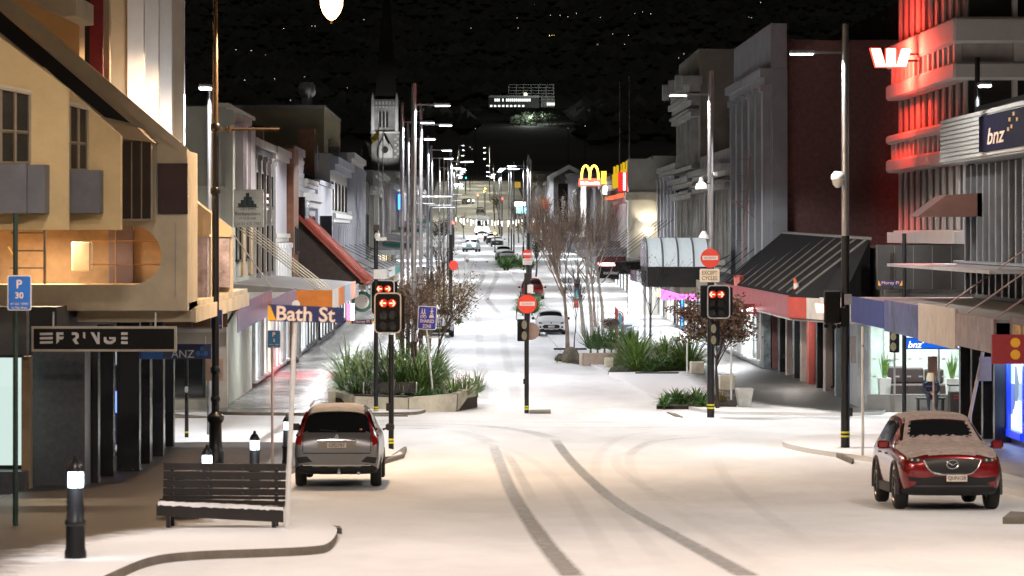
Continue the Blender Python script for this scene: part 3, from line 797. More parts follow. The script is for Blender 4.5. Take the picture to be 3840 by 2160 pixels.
facade('grey stone shop front with tall round columns and wrought balcony', 'shop_building', -1, 186.2, 212, XL, 10.6, LWH, 12, cornices=((9.6, 0.8, 0.5, SILVERG), (6.6, 0.5, 0.35, WHITEP), (3.6, 0.3, 0.3, SILVERG)),
       pil=(8, 0.4, 0.4, 4.0, 6.5, SILVERG), rows=((7.3, 9.0, 5, 0.4, {}), (4.2, 6.1, 6, 0.45, {})), shop=(0.4, 3.0, 6, [SHOPCOOL, SHOPWHITE, SHOPCOOL]))
facade('tall narrow grey shop front with columns just before the dark gap', 'shop_building', -1, 212.2, 236, XL, 11.3, SILVERG, 12, cornices=((10.6, 0.7, 0.5, WHITEP), (7.0, 0.4, 0.3, WHITEP)),
       pil=(9, 0.4, 0.45, 3.8, 10.5, SILVERG), rows=((7.6, 9.8, 6, 0.45, {}), (4.3, 6.6, 6, 0.45, {})), shop=(0.5, 3.2, 6, [SHOPWHITE, SHOPCOOL]))
facade('black-fronted building in the gap left of the lit church tower', 'shop_building', -1, 236.3, 256, XL+0.05, 10.0, M('black_wall', (0.015,0.015,0.017), 0.5), 12, rows=((5, 7.5, 3, 0.6, {}),), shop=(1.0, 3.6, 4, [SHOPDIM, SHOPCOOL]))
wl = [LWH, SILVERG, DIRTYW, WHITER, LILAC]
rng = random.Random(11)
Y = 256.3; i = 0
while Y < 690:
    L = rng.uniform(16, 30); h = rng.uniform(6.5, 10.5); zz = zg(Y+L/2)
    facade(ORD[i]+' small distant shop front on the left, counting away from the black front', 'distant_shop', -1, Y, Y+L-0.3, XL+rng.uniform(-.4, .2), zz+h, wl[i % 5], 12, cornices=((zz+h-0.7, 0.6, 0.4, WHITEP),),
           pil=(rng.choice((4,6)), 0.4, 0.35, zz+3.7, zz+h-0.8, wl[(i+2) % 5]), rows=((zz+4.2, zz+5.8, 4, 0.5, {}),), shop=(zz+0.3, zz+2.9, 4, [SHOPCOOL, SHOPWHITE, SHOPWARM, SHOPDIM][i % 4]), group='distant shops on the left')
    if i < 9: verandah(ORD[i]+' small distant verandah on the left, counting away from the black front', -1, Y+0.2, Y+L-0.5, XL+0.2, XL+3.0, zz+3.1, zz+3.55, [M('fascia_white', (0.6,0.6,0.58)), M('fascia_green', (0.02,0.2,0.16)), M('fascia_grey', (0.2,0.2,0.22))][i % 3], lights=1 if i < 5 else 0, le=260, group='distant verandahs on the left')
    Y += L; i += 1
# large plain yellowish building standing behind the left row
t = thing('warehouse_building', 'plain yellowish windowless building rising behind the left shop row', 'building', (-12, 206, 0))
MB().box(-34, -9.35, 206, 232, -0.3, 14.0).build('wall', M('yellow_render', (0.36, 0.30, 0.17), 0.8, 0, 0.12, 0.4), t)
MB().box(-34, -9.3, 205.9, 232, 14.0, 14.2).build('roof_edge', DIRTYW, t)
MB().tube((-10.5, 207, 14.2), (-10.5, 207, 14.7), 0.35, 0.35, 10).lathe((-10.5, 207, 14.7), [(0.35,0),(0.55,0.25),(0.55,0.75),(0.4,1.0)], 10).build('roof_ventilator', ALU, t, smooth=True)
for k, (px, y0, y1) in enumerate(((1217, 520, 610), (1247, 545, 640))):
    MB().cbox(W(px, (y0+y1)/2, 212), (0.8, 0.3, 1.5)).build('dormer_window', M('pale_glass', (0.3,0.32,0.34)), t)
t = thing('pitched_roof_building', 'dark steep roof with low chimneys behind the scale-clad shop', 'building', (-14, 180, 0))
MB().prism_y([(-20, 0), (-8.6, 0), (-8.6, 9.0), (-14, 11.6), (-20, 9.0)], 178, 203).build('roof', M('dark_slate', (0.03,0.03,0.035), 0.7), t)
for k in range(2): MB().box(-12.5+k*2.6, -11.6+k*2.6, 180+k*6, 181+k*6, 9, 12.0).build('chimney', ORANGEBR, t)

# left verandahs beyond the crossing
ORANGE = M('orange_fascia', (0.75, 0.22, 0.02), 0.5)
SHEEN = M('lilac_sheen_panel', (0.30, 0.26, 0.42), 0.25, 0.3, 0.25, 1.5)
t = verandah('wide verandah with orange end panel and tie rods on the far left corner', -1, 108, 131, XL, -4.65, 3.3, 3.95, [M('fascia_white', (0.6,0.6,0.58)), ORANGE, M('fascia_blue_pale', (0.35,0.5,0.62)), M('fascia_peach', (0.65,0.35,0.25))], lights=3, le=70, rods=0)
MB().box(-5.95, -4.62, 107.90, 107.96, 3.34, 3.98).build('end_sign_panel', ORANGE, t)
for i in range(5):
    yy = 108.6+i*2.0
    MB().tube((XL+0.1, yy, 6.2), (-5.1, yy, 3.93), 0.025, 0.025, 6).build('tie_rod', M('tie_rod', (0.42,0.38,0.30), 0.5, 0.3), t)
MB().tube((XL+0.1, 108.2, 5.9), (-6.6, 108.2, 3.93), 0.025, 0.025, 6).build('tie_rod', M('tie_rod', (0.42,0.38,0.30)), t)
# the sloped red canopy with a closed dark side
t = thing('sloped_canopy', 'steep red ribbed canopy roof with dark brown closed side', 'canopy', (XL, 146, 0))
RED = M('red_oxide_roof', (0.30, 0.045, 0.018), 0.5, 0, 0.2, 2)
cx0, cz0, cx1, cz1 = XL, 6.95, -4.72, 3.62
MB().prism_y([(cx0, cz0), (cx0, 3.62), (cx1, 3.62)], 147.0, 147.2).build('side_panel', M('dark_brown_board', (0.05, 0.032, 0.022), 0.7, 0, 0.3, 4), t)
MB().add([(cx0, 146.4, cz0+0.02), (cx1, 146.4, cz1+0.02), (cx1, 157.6, cz1+0.02), (cx0, 157.6, cz0+0.02), (cx0, 146.4, cz0-0.12), (cx1, 146.4, cz1-0.12), (cx1, 157.6, cz1-0.12), (cx0, 157.6, cz0-0.12)],
         [(0,1,2,3), (7,6,5,4), (0,4,5,1), (1,5,6,2), (2,6,7,3), (3,7,4,0)]).build('roof_sheet', RED, t)
for k in range(6):
    y = 146.6+k*2.1
    MB().tube((cx0, y, cz0+0.06), (cx1, y, cz1+0.06), 0.05, 0.05, 6).build('standing_seam', RED, t)
MB().box(cx0, cx1, 147.3, 157.4, 3.3, 3.55).build('soffit', M('soffit', (0.55,0.53,0.5)), t)
area_light('lamp_light', (-6.3, 152, 3.25), 160, LED, (0.5, 1.1), t)
verandah('white-edged verandah with a bright red lit sign before the red canopy', -1, 131.3, 146, XL, -5.05, 3.05, 3.62, [M('fascia_white', (0.6,0.6,0.58)), M('fascia_red', (0.5,0.03,0.03)), M('fascia_grey', (0.2,0.2,0.22)), M('fascia_white', (0.6,0.6,0.58))], lights=2, le=90)
s = thing('lit_sign', 'glowing red and white blade sign under the left verandah edge', 'sign', (-4.9, 131.1, 3))
MB().box(-5.02, -4.86, 130.9, 131.2, 2.35, 3.02).build('red_face', E('blade_red', (1.0,0.03,0.06), 9.0), s)
MB().box(-4.855, -4.72, 130.9, 131.2, 2.35, 3.02).build('white_face', E('blade_white', (1.0,0.9,0.92), 9.0), s)
area_light('sign_light', (-4.9, 130.7, 2.4), 480, (1.0,0.05,0.10), (0.5,0.5), s)
t = verandah('grey verandah with truss roof and hanging coffee shop roundel', -1, 158, 186, XL, -4.75, 3.1, 3.75, [M('fascia_grey2', (0.3,0.3,0.3)), M('fascia_white', (0.6,0.6,0.58))], lights=3, le=100, rods=3, ztie=5.2)
MB().disc_y((-5.3, 157.9, 2.55), 0.52, 0.06, 24).build('round_sign', M('roundel_green', (0.02,0.12,0.07), 0.4), t)
MB().disc_y((-5.3, 157.88, 2.55), 0.36, 0.03, 24).build('round_sign_face', SIGNWHITE, t)
verandah('long pale verandah beneath the round-columned grey front', -1, 186.3, 235, XL, -4.7, 3.3, 3.85, [M('fascia_white', (0.6,0.6,0.58)), M('fascia_green', (0.02,0.2,0.16)), M('fascia_grey', (0.2,0.2,0.22))], lights=4, le=120, rods=6, ztie=5.4)
# ------------------------------------------------------------------ near left building with saw-tooth bays over the footpath
t = thing('bay_building', 'cream near-left building with saw-tooth bays, stadium-shaped opening and white lit fins', 'building', (-9, 62, zg(62)))
XN = -8.55
MB().box(-24, XN, 66.3, 86.6, -0.2, 4.35).box(-24, -10.6, 28, 66.3, -0.2, 4.35).build('lower_wall', M('lower_wall_dark', (0.05,0.05,0.052), 0.5), t)
MB().box(-24, XN-0.25, 72.2, 91, 4.35, 16).box(-24, -12.5, 28, 72.2, 4.35, 16).build('upper_wall', TAN, t)
# end wall of the lean-to storey facing us at Y=68, with the stadium opening
YC = 68.0
def pc(px, py, Y=YC): return (PX(px, Y), PZ(py, Y))
outer = [pc(703,1165), pc(703,560), pc(-260,-128), pc(-260,1165)]
def prism_with_hole(outer, hole, y0, y1, name, mat, parent):
    bm = bmesh.new()
    vo = [bm.verts.new((x, y0, z)) for x, z in outer]; vh = [bm.verts.new((x, y0, z)) for x, z in hole]
    eo = [bm.edges.new((vo[i], vo[(i+1) % len(vo)])) for i in range(len(vo))]
    eh = [bm.edges.new((vh[i], vh[(i+1) % len(vh)])) for i in range(len(vh))]
    r = bmesh.ops.triangle_fill(bm, use_beauty=True, edges=eo+eh)
    fs = [f for f in r['geom'] if isinstance(f, bmesh.types.BMFace)]
    ex = bmesh.ops.extrude_face_region(bm, geom=fs)
    bmesh.ops.translate(bm, vec=(0, y1-y0, 0), verts=[v for v in ex['geom'] if isinstance(v, bmesh.types.BMVert)])
    bmesh.ops.recalc_face_normals(bm, faces=bm.faces)
    off = parent_loc(parent)
    bmesh.ops.translate(bm, vec=-off, verts=bm.verts)
    me = bpy.data.meshes.new(name); bm.to_mesh(me); bm.free(); me.materials.append(mat)
    o = bpy.data.objects.new(name, me); COL.objects.link(o); o.parent = parent
    return o
hole = [pc(-200,845), pc(495,848)]+[pc(495+110*math.cos(a), 957-110*math.sin(a)) for a in np.linspace(PI/2*0.9, -PI/2, 14)]+[pc(-200,1068)]
prism_with_hole(outer, hole, YC, YC+0.35, 'end_wall', CREAM, t)
# flat black strip painting the sloping groove's shade, and pale coping on that wall
def band(pts, Y, th, mat, name, parent=t): return MB().prism_y([pc(x, y, Y) for x, y in pts], Y-th, Y).build(name, mat, parent)
band([(-20,25),(-20,105),(395,440),(490,462)], YC, 0.03, M('groove_shade_black', (0.008,0.008,0.008), 0.6), 'roof_slot')
band([(-20,-62),(703,555),(703,585),(540,470),(-20,22)], YC, 0.12, CREAM, 'sloping_coping')
# interior of the opening
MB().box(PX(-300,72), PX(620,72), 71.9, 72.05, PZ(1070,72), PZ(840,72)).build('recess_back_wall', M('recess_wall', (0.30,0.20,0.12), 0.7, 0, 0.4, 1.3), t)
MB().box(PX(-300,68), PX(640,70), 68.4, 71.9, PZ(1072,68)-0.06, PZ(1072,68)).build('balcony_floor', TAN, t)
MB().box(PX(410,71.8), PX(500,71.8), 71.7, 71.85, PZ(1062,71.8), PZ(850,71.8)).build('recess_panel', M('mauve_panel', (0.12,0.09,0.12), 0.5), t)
for y in (903, 992):
    MB().tube(W(340,y,69.2), W(600,y,69.2), 0.014, 0.014, 6).build('balcony_rail', M('rail_orange', (0.45,0.26,0.1), 0.4, 0.5), t)
MB().tube(W(434,850,69.2), W(434,1065,69.2), 0.016, 0.016, 6).build('rail_post', M('rail_orange', (0.45,0.26,0.1)), t)
for x in (168,): MB().tube(W(x,862,69.3), W(x,1066,69.3), 0.035, 0.035, 6).build('frame_post', M('frame_grey', (0.12,0.11,0.10)), t)
for y in (873, 940, 1005): MB().tube(W(40,y,69.3), W(170,y,69.3), 0.02, 0.02, 6).build('frame_bar', M('frame_grey', (0.12,0.11,0.10)), t)
MB().box(PX(268,70), PX(338,70), 70, 70.5, PZ(1018,70), PZ(907,70)).build('white_cabinet', M('cabinet_cream', (0.36,0.30,0.22), 0.5), t, bevel=0.02)
area_light('balcony_lamp', (-9.2, 69.9, PZ(852,70)-0.02), 130, (1.0,0.74,0.46), (0.8,0.6), t)
# nearer bays A and B with windows and grey boxes
for (x0, x1, ytopl, ytopr, Y, nm) in ((-260, 252, -60, 330, 55.5, 'bay_wall'), (160, 452, 250, 508, 60.5, 'bay_wall')):
    MB().prism_y([pc(x0, 862, Y), pc(x1, 862, Y), pc(x1, ytopr, Y), pc(x0, ytopl, Y)], Y, Y+0.3).build(nm, M('ochre_render', (0.64,0.47,0.23), 0.8, 0, 0.14, 1.0, 0.15), t)
WARMPANE = M('warm_dim_pane', (0.05,0.045,0.035), 0.08, 0, 0.3)
def cut_window(x0, x1, y0, y1, Y, skew):
    f = MB()
    def P(px, py): p = W(px, py, Y); return p
    for a, b in (((x0,y0),(x1,y0+skew)), ((x0,y1),(x1,y1)), ((x0,y0),(x0,y1)), ((x1,y0+skew),(x1,y1)), (((x0+x1)/2,y0+skew/2),((x0+x1)/2,y1)), ((x0,(y0+y1)/2+20),(x1,(y0+y1)/2+20+skew*.3))):
        f.tube(P(*a)+Vector((0,-0.05,0)), P(*b)+Vector((0,-0.05,0)), 0.03, 0.03, 4)
    w = f.build('window', M('frame_tan', (0.3,0.24,0.16)), t)
    MB().prism_y([(PX(x0,Y),PZ(y1,Y)), (PX(x1,Y),PZ(y1,Y)), (PX(x1,Y),PZ(y0+skew,Y)), (PX(x0,Y),PZ(y0,Y))], Y-0.03, Y-0.004).build('pane', WARMPANE, w)
    MB().tube(P(x0-8,y0-6)+Vector((0,-0.1,0)), P(x1+8,y0+skew-4)+Vector((0,-0.1,0)), 0.05, 0.05, 6).build('window_hood', CREAM, w)
cut_window(4, 112, 330, 612, 55.5, 22)
cut_window(262, 328, 392, 638, 60.5, 18)
GREYBOX = M('grey_box', (0.14,0.14,0.15), 0.6)
MB().box(PX(10,55.5), PX(122,55.5), 54.7, 55.5, PZ(800,55.5), PZ(618,55.5)).box(PX(122,55.5)+.002, PX(186,55.5), 54.9, 55.5, PZ(800,55.5), PZ(620,55.5)).build('window_box', GREYBOX, t)
MB().box(PX(259,60.5), PX(388,60.5), 59.9, 60.5, PZ(800,60.5), PZ(640,60.5)).build('window_box', GREYBOX, t)
# glazed bay and dark glass panel on the end wall
GL = M('bay_glass', (0.02,0.02,0.028), 0.05, 0.2, 0.2)
g = MB().box(PX(454,66.8), PX(566,66.8), 66.9, 68, PZ(825,66.8), PZ(522,66.8)).build('glazed_bay', M('frame_cream', (0.45,0.38,0.26)), t)
for k in range(3):
    MB().box(PX(458+k*37,66.8), PX(490+k*37,66.8), 66.86, 66.895, PZ(820,66.8), PZ(530,66.8)).build('pane', GL, g)
MB().prism_y([pc(448,520,66.8), pc(578,535,66.8), pc(520,480,66.8), pc(425,462,66.8)], 66.6, 68).build('bay_roof', TAN, g)
MB().box(PX(590,67.8), PX(702,67.8), 67.9, 67.97, PZ(802,67.8), PZ(612,67.8)).build('dark_glass_panel', M('violet_glass', (0.05,0.04,0.06), 0.1, 0.3), t)
MB().tube(W(658,835,67.9), W(658,1115,67.9), 0.012, 0.012, 5).build('conduit', DIRTYW, t)
MB().tube(W(575,520,67.7), W(575,825,67.7), 0.05, 0.05, 6).build('downpipe', CREAM, t)
# the side of the lean-to storey along the street
MB().box(PX(703,68)-0.3, PX(703,68), 68.36, 70.5, PZ(1165,68), PZ(565,68)).build('street_wall', CREAM, t)
MB().box(XN-0.3, PX(703,68), 68.36, 86.4, PZ(1165,68)-0.02, PZ(1165,68)+0.16).build('overhang_floor', CREAM, t)
# two more low bays beyond, lit orange by the lamp
for (xr, Y, yt, yb, wl_) in ((792, 74.5, 800, 1140, 0), (872, 81.0, 858, 1096, 0)):
    x1 = PX(xr, Y); dx = 0.95
    MB().prism_y([(x1-2.2, PZ(yb, Y)), (x1, PZ(yb, Y)), (x1, PZ(yt, Y)), (x1-2.2, PZ(yt, Y)+1.75)], Y, Y+0.25).build('bay_wall', CREAM, t)
    MB().box(x1-0.62, x1-0.05, Y-0.45, Y-0.02, PZ(yb-20, Y), PZ(yb-250 if xr < 800 else yb-205, Y)).build('glass_balustrade', M('milky_film', (0.42,0.38,0.46), 0.25, 0, 0.5, 3), t)
    MB().box(x1-0.66, x1-0.0, Y-0.5, Y-0.0, PZ(yb-252 if xr < 800 else yb-208, Y), PZ(yb-262 if xr < 800 else yb-218, Y)).build('handrail', CREAM, t)
# white uplit fins on the upper storeys
FIN = M('white_fin', (0.66,0.66,0.66), 0.6, 0, 0.06)
for k, (pl, pr, Y) in enumerate(((478, 538, 76.7), (537, 594, 80.0), (592, 644, 84.0), (645, 690, 90.2))):
    x0, x1 = PX(pl, Y), PX(pr, Y)
    f = MB().box(x0, x1, Y, Y+0.35, 6.3, 16).build('fin', FIN, t)
    MB().box(x0-0.5, x0, Y+0.5, Y+0.9, 6.3, 16).build('fin_recess', TAN, t)
    if k < 3:
        bx = (x0+x1)/2
        MB().box(bx-0.1, bx+0.1, Y-1.2, Y-1.0, 6.6, 6.72).build('floodlight', BLACK, t)
        spot_light('lamp_light', (bx+0.05, Y-1.0, 6.9), (bx, Y+0.1, 9.2), 340, (0.92,0.96,1.0), 75, 0.08, t)
MB().box(PX(322,69.8), PX(352,69.8), 69.6, 70, PZ(430,69.8), 16).build('black_pier', BLACK, t)
MB().box(PX(340,69.7), PX(390,69.7), 69.5, 69.595, PZ(430,69.7), 16).build('maroon_pier', M('maroon_paint', (0.20,0.012,0.03), 0.5), t)
MB().prism_y([pc(60,-20,64), pc(285,-20,64), pc(285,58,64), pc(235,62,64)], 64, 67).build('upper_bay', CREAM, t)
MB().box(PX(392,70.2), PX(414,70.2), 70.0, 70.3, PZ(430,70.2), 16).build('pier', CREAM, t)
# ground floor: lit window, dark granite column, black columns
COLB = M('black_column', (0.012,0.012,0.013), 0.25)
MB().box(PX(118,65.2), PX(318,65.2), 65.2, 66.2, zg(65), PZ(1318,65.2)+0.4).build('granite_column', M('dark_granite', (0.055,0.058,0.064), 0.35, 0, 0.3, 9), t)
w = MB().box(PX(88,64), PX(120,64), 63.7, 64.1, zg(64), PZ(1335,64)).build('window_jamb', M('timber_jamb', (0.28,0.19,0.10), 0.5), t)
MB().box(PX(-60,63.6), PX(86,63.6), 64.0, 64.1, PZ(1750,63.6), PZ(1345,63.6)).build('lit_window', LITWIN('shop_interior_near', (0.80,1.0,0.93), 0.5, 1.2, 0.4, 4.0, 0.75), t)
MB().box(PX(-60,63.4), PX(100,63.4), 63.3, 64.2, zg(63)-0.1, PZ(1768,63.4)).build('stall_riser', M('dark_granite', (0.055,0.058,0.064)), t)
MB().box(-20, PX(120,64), 63.2, 63.6, PZ(1330,63.4), PZ(1160,63.4)).build('shop_lintel', M('lintel_grey', (0.10,0.10,0.10), 0.6), t)
for px, wd, Y in ((345, 45, 66.5), (395, 60, 69.5), (480, 84, 72), (545, 34, 75.5), (592, 40, 79), (635, 32, 84)):
    x = PX(px, Y)
    MB().box(x-wd*Y/K/2, x+wd*Y/K/2, Y, Y+0.4, zg(Y), 3.7+zg(Y)*.4).build('black_column', COLB, t)
MB().box(-24, PX(655,86), 86.1, 86.5, 3.0, 4.2).build('end_beam', LWH, t)
# glossy dark shopfront behind the columns
for i in range(6):
    window_x(t, XN+0.0, 1, 66.4+i*3.3, 66.4+i*3.3+3.1, zg(66+i*3.3)+0.25, 3.3, pane=SHOPDIM if i != 3 else SHOPCOOL, proud=0.1, mull=0, name='shop_window')
MB().box(XN+0.05, XN+0.35, 74.6, 75.6, zg(75)+0.6, 2.8).build('cash_machine', M('machine_blue', (0.01,0.05,0.22), 0.3), t)
MB().box(XN+0.12, XN+0.34, 74.55, 74.598, zg(75)+1.35, 2.2).build('cash_screen', E('cash_screen', (0.2,0.35,1.0), 1.0), t)
for i, px in enumerate((146, 185, 226)):
    pass
# canopy underside and clerestory strip
cv = verandah('flat cream verandah with dark clerestory strip over the near left shops', -1, 69.0, 85.8, XN+0.1, -5.9, 3.95, 4.28, CREAM, slope=0.0, soffit=M('soffit', (0.55,0.53,0.5)), lights=0)
ts = MB().box(PX(308,84), PX(850,84), 84.0, 84.3, PZ(1300,84), PZ(1172,84)).build('clerestory_panel', LWH, cv)
for k in range(4):
    MB().box(PX(316+k*136,84), PX(446+k*136,84), 83.93, 83.985, PZ(1226,84), PZ(1176,84)).build('clerestory_pane', M('warm_dim_pane2', (0.16,0.09,0.045), 0.2, 0, 0.5, 0.8), ts)
MB().box(PX(310,84), PX(852,84), 83.9, 84.0, PZ(1246,84), PZ(1232,84)).build('strip_sill', WHITEP, ts)

# hanging signs
def box_sign(name, label, x0, x1, y0, y1, Y, face, border, cat='sign', th=0.12):
    s = thing(name, label, cat, W((x0+x1)/2, y1, Y))
    MB().box(PX(x0,Y), PX(x1,Y), Y, Y+th, PZ(y1,Y), PZ(y0,Y)).build('sign_case', border, s)
    e = 0.045
    MB().box(PX(x0,Y)+e, PX(x1,Y)-e, Y-0.012, Y-0.002, PZ(y1,Y)+e, PZ(y0,Y)-e).build('sign_face', face, s)
    return s
s = box_sign('hanging_sign', 'black hanging shop sign with pale frame and broken white capitals', 118, 662, 1224, 1318, 62.5, M('sign_black', (0.016,0.015,0.014), 0.8, spec=0.15), M('sign_frame_cream', (0.45,0.40,0.32)))
SW = M('sign_letter_grey', (0.62,0.60,0.56), 0.5)
def glyphs(s, Y, items, mat=SW):
    for it in items:
        MB().prism_y([(PX(x,Y), PZ(y,Y)) for x, y in it], Y-0.03, Y-0.013).build('lettering', mat, s)
Yf = 62.5; lt, lb = 1246, 1290
gl = []
for k in range(3): gl.append([(150,lt+2+k*16),(198,lt+k*16+1),(198,lt+10+k*16),(150,lt+11+k*16)])
gl += [[(212,lt),(238,lt),(238,lt+10),(222,lt+10),(222,lb-10),(212,lb)], [(222,lt+16),(240,lt+16),(236,lt+27),(222,lt+27)]]
gl += [[(270,lt),(288,lt),(296,lt+8),(296,lt+20),(286,lt+28),(296,lb),(283,lb),(272,lt+27),(284,lt+18),(284,lt+10),(270,lt+10)]]
gl += [[(312,lt),(320,lt),(320,lt+24),(312,lt+20)]]
gl += [[(340,lt),(352,lt),(366,lt+24),(366,lt),(374,lt),(374,lb),(364,lb)]]
gl += [[(390,lt+18),(399,lt+18),(400,lt+28),(410,lt+34),(424,lt+30),(424,lt+26),(410,lt+26),(410,lt+18),(434,lt+18),(434,lt+34),(420,lb),(402,lb),(390,lt+36)]]
for k in range(3): gl.append([(455,lt+k*17),(479,lt+k*17),(479,lt+10+k*17),(455,lt+10+k*17)])
glyphs(s, Yf, gl)
MB().tube(W(583,1170,62.55), W(583,1224,62.55), 0.02, 0.02, 6).build('hanger', ALU, s)
MB().tube(W(200,1170,62.55), W(200,1224,62.55), 0.02, 0.02, 6).build('hanger', ALU, s)
s = box_sign('bank_sign', 'dark blue hanging bank sign with white capitals behind the black sign', 462, 792, 1290, 1346, 72.5, M('bank_navy', (0.012,0.02,0.07), 0.4), NAVY)
MB().box(PX(464,72.5), PX(610,72.5), 72.46, 72.485, PZ(1346,72.5), PZ(1318,72.5)).build('sign_stripe', M('bank_blue', (0.01,0.10,0.36), 0.4), s)
text('lettering', 'ANZ', M('bank_white', (0.5,0.55,0.6), 0.4), s, W(685,1327,72.44), w=0.52, h=0.17)
for dx, dz, rx, rz in ((0,.075,.05,.06), (-.085,-.03,.05,.06), (.085,-.03,.05,.06), (0,-.05,.03,.05)):
    c = W(757,1321,72.44); MB().disc_y((c.x+dx, c.y, c.z+dz), rx, 0.015, 12, rz).build('emblem_petal', M('bank_blue', (0.01,0.10,0.36)), s)
MB().tube(W(640,1270,72.5), W(640,1290,72.5), 0.015).tube(W(770,1262,72.5), W(770,1290,72.5), 0.015).build('hanger', ALU, s)
# ------------------------------------------------------------------ right side beyond the crossing
XR = 13.0
BRICKD = M('maroon_painted_brick', (0.19, 0.090, 0.080), 0.85, 0, 0.25, 5, 0.3, 30)
GREYF = M('blue_grey_render', (0.30, 0.31, 0.32), 0.7, 0, 0.15, 0.8)
STONE = M('ornate_stone', (0.42, 0.40, 0.36), 0.7, 0, 0.25, 1.3, 0.25)
t = facade('tall dark maroon brick building with blank side wall', 'brick_building', 1, 137.2, 156.0, XR, 14.2, BRICKD, 16)
MB().box(XR-0.1, XR+0.6, 137.0, 156, 13.0, 14.9).build('parapet', GREYF, t)
MB().box(XR-0.55, XR, 137.05, 156, 12.6, 12.98).box(XR-0.35, XR, 137.1, 155.9, 12.3, 12.598).build('cornice', GREYF, t)
MB().box(XR-0.02, XR+0.62, 137.02, 137.19, 3.5, 12.98).build('corner_return', GREYF, t)
MB().box(XR-0.06, XR-0.002, 137.3, 155.9, 3.6, 12.3).build('street_facing', GREYF, t)
for i in range(6):
    yc = 138.0+i*3.35
    MB().box(XR-0.38, XR-0.062, yc-0.4, yc+0.4, 3.6, 12.0).box(XR-0.5, XR-0.06, yc-0.5, yc+0.5, 12.0, 12.28).build('pilaster', GREYF, t)
for i in range(5):
    yc = 139.7+i*3.35
    for z0, z1 in ((8.6, 11.4), (4.3, 7.4)): window_x(t, XR-0.06, -1, yc-0.8, yc+0.8, z0, z1, proud=0.08)
# caged ladder
lad = thing('fire_ladder', 'rusty caged fire ladder on the grey pilaster front', 'ladder', (XR-0.9, 141.5, 3.8))
RUST = M('rusty_pink_steel', (0.36,0.24,0.22), 0.6, 0.3)
for dy in (0, 0.55): MB().tube((XR-0.95, 141.5+dy, 4.0), (XR-0.55, 141.5+dy, 9.3), 0.025, 0.025, 6).build('rail', RUST, lad)
for k in range(17):
    f = k/17; MB().tube((XR-0.95+0.4*f, 141.5, 4.0+5.3*f), (XR-0.95+0.4*f, 142.05, 4.0+5.3*f), 0.015, 0.015, 5).build('rung', RUST, lad)
for k in range(6):
    z = 5.6+k*0.72; x = XR-0.85+0.06*k
    MB().path([(x,141.45,z),(x-0.45,141.45,z),(x-0.6,141.78,z),(x-0.45,142.1,z),(x,142.1,z)], 0.015, 5).build('cage_hoop', RUST, lad)
MB().box(XR-1.3, XR-0.1, 141.2, 143.2, 7.3, 7.36).build('platform', RUST, lad)
MB().tube((XR-1.2,141.3,7.3), (XR-0.4,141.3,6.6), 0.03, 0.03, 5).build('bracket', RUST, lad)
# ornate two-storey and tall ornate
def ornate(label, Y0, Y1, ztop, levels, n, sidewall):
    t = facade(label, 'ornate_building', 1, Y0, Y1, XR, ztop, sidewall, 14)
    MB().box(XR-0.05, XR-0.002, Y0+0.02, Y1-0.02, 3.4, ztop-0.02).build('street_facing', STONE, t)
    for (z0, z1) in levels:
        step = (Y1-Y0)/n
        for i in range(n):
            y0 = Y0+step*i
            for k in range(5):
                yy = y0+step*(0.12+0.19*k)
                MB().box(XR-0.30-0.06*(k % 2), XR-0.052, yy-0.10, yy+0.10, z0+0.25, z1-0.3).build('colonnette', STONE, t)
            window_x(t, XR-0.05, -1, y0+step*0.2, y0+step*0.78, z0+0.4, z1-0.5, proud=0.05, mull=2)
            MB().box(XR-0.55, XR-0.052, y0+0.1, y0+step-0.1, z1-0.28, z1-0.02).box(XR-0.7, XR-0.052, y0+0.3, y0+step-0.3, z1, z1+0.14).build('window_hood', STONE, t)
            MB().box(XR-0.5, XR-0.052, y0+0.05, y0+step-0.05, z0-0.05, z0+0.2).build('window_ledge', STONE, t)
        MB().box(XR-0.75, XR-0.052, Y0-0.05, Y1, z1+0.62, z1+0.95).box(XR-0.5, XR-0.052, Y0, Y1, z1+0.35, z1+0.618).build('cornice', STONE, t)
    return t
t = ornate('ornate two-storey stone front with slim colonnettes and heavy cornice', 156.2, 179.5, 10.2, ((4.4, 8.4),), 4, DIRTYW)
MB().box(XR-1.3, XR-0.05, 157, 179, 3.55, 3.85).build('balcony_slab', M('bluish_slab', (0.36,0.38,0.42), 0.5), t)
for i in range(5): MB().prism_y([(XR-0.05,3.5),(XR-1.1,3.52),(XR-0.05,2.8)], 157.6+i*5, 157.9+i*5).build('bracket', STONE, t)
t = ornate('tallest ornate stone building with stepped cornices and bare side wall', 180, 197.4, 15.3, ((4.4, 8.2), (9.6, 12.8)), 2, M('bare_side_wall', (0.26,0.22,0.17), 0.8, 0, 0.2, 0.8))
MB().box(XR-1.0, XR+0.1, 179.9, 197.4, 14.3, 14.8).box(XR-0.6, XR, 180, 197.3, 13.9, 14.298).build('cornice', STONE, t)
for i in range(3): MB().box(XR-1.3, XR-0.9, 181.5+i*6, 182.3+i*6, 14.0, 14.9).build('cornice_block', STONE, t)
MB().box(XR-0.1, XR+14, 179.95, 197, 15.3, 16.3).build('parapet', M('bare_side_wall', (0.26,0.22,0.17)), t)
facade('plain weathered grey building with tall flat pilasters', 'pilaster_building', 1, 197.6, 217, XR, 10.4, DIRTYW, 14, cornices=((9.7, 0.6, 0.3, DIRTYW), (8.3, 0.3, 0.2, M('dark_band', (0.08,0.08,0.08)))),
       pil=(6, 0.9, 0.3, 3.6, 9.6, SILVERG), rows=((4.4, 6.5, 5, 0.4, {}),), shop=(0.3, 2.9, 5, [SHOPDIM, SHOPCOOL, SHOPWHITE]))
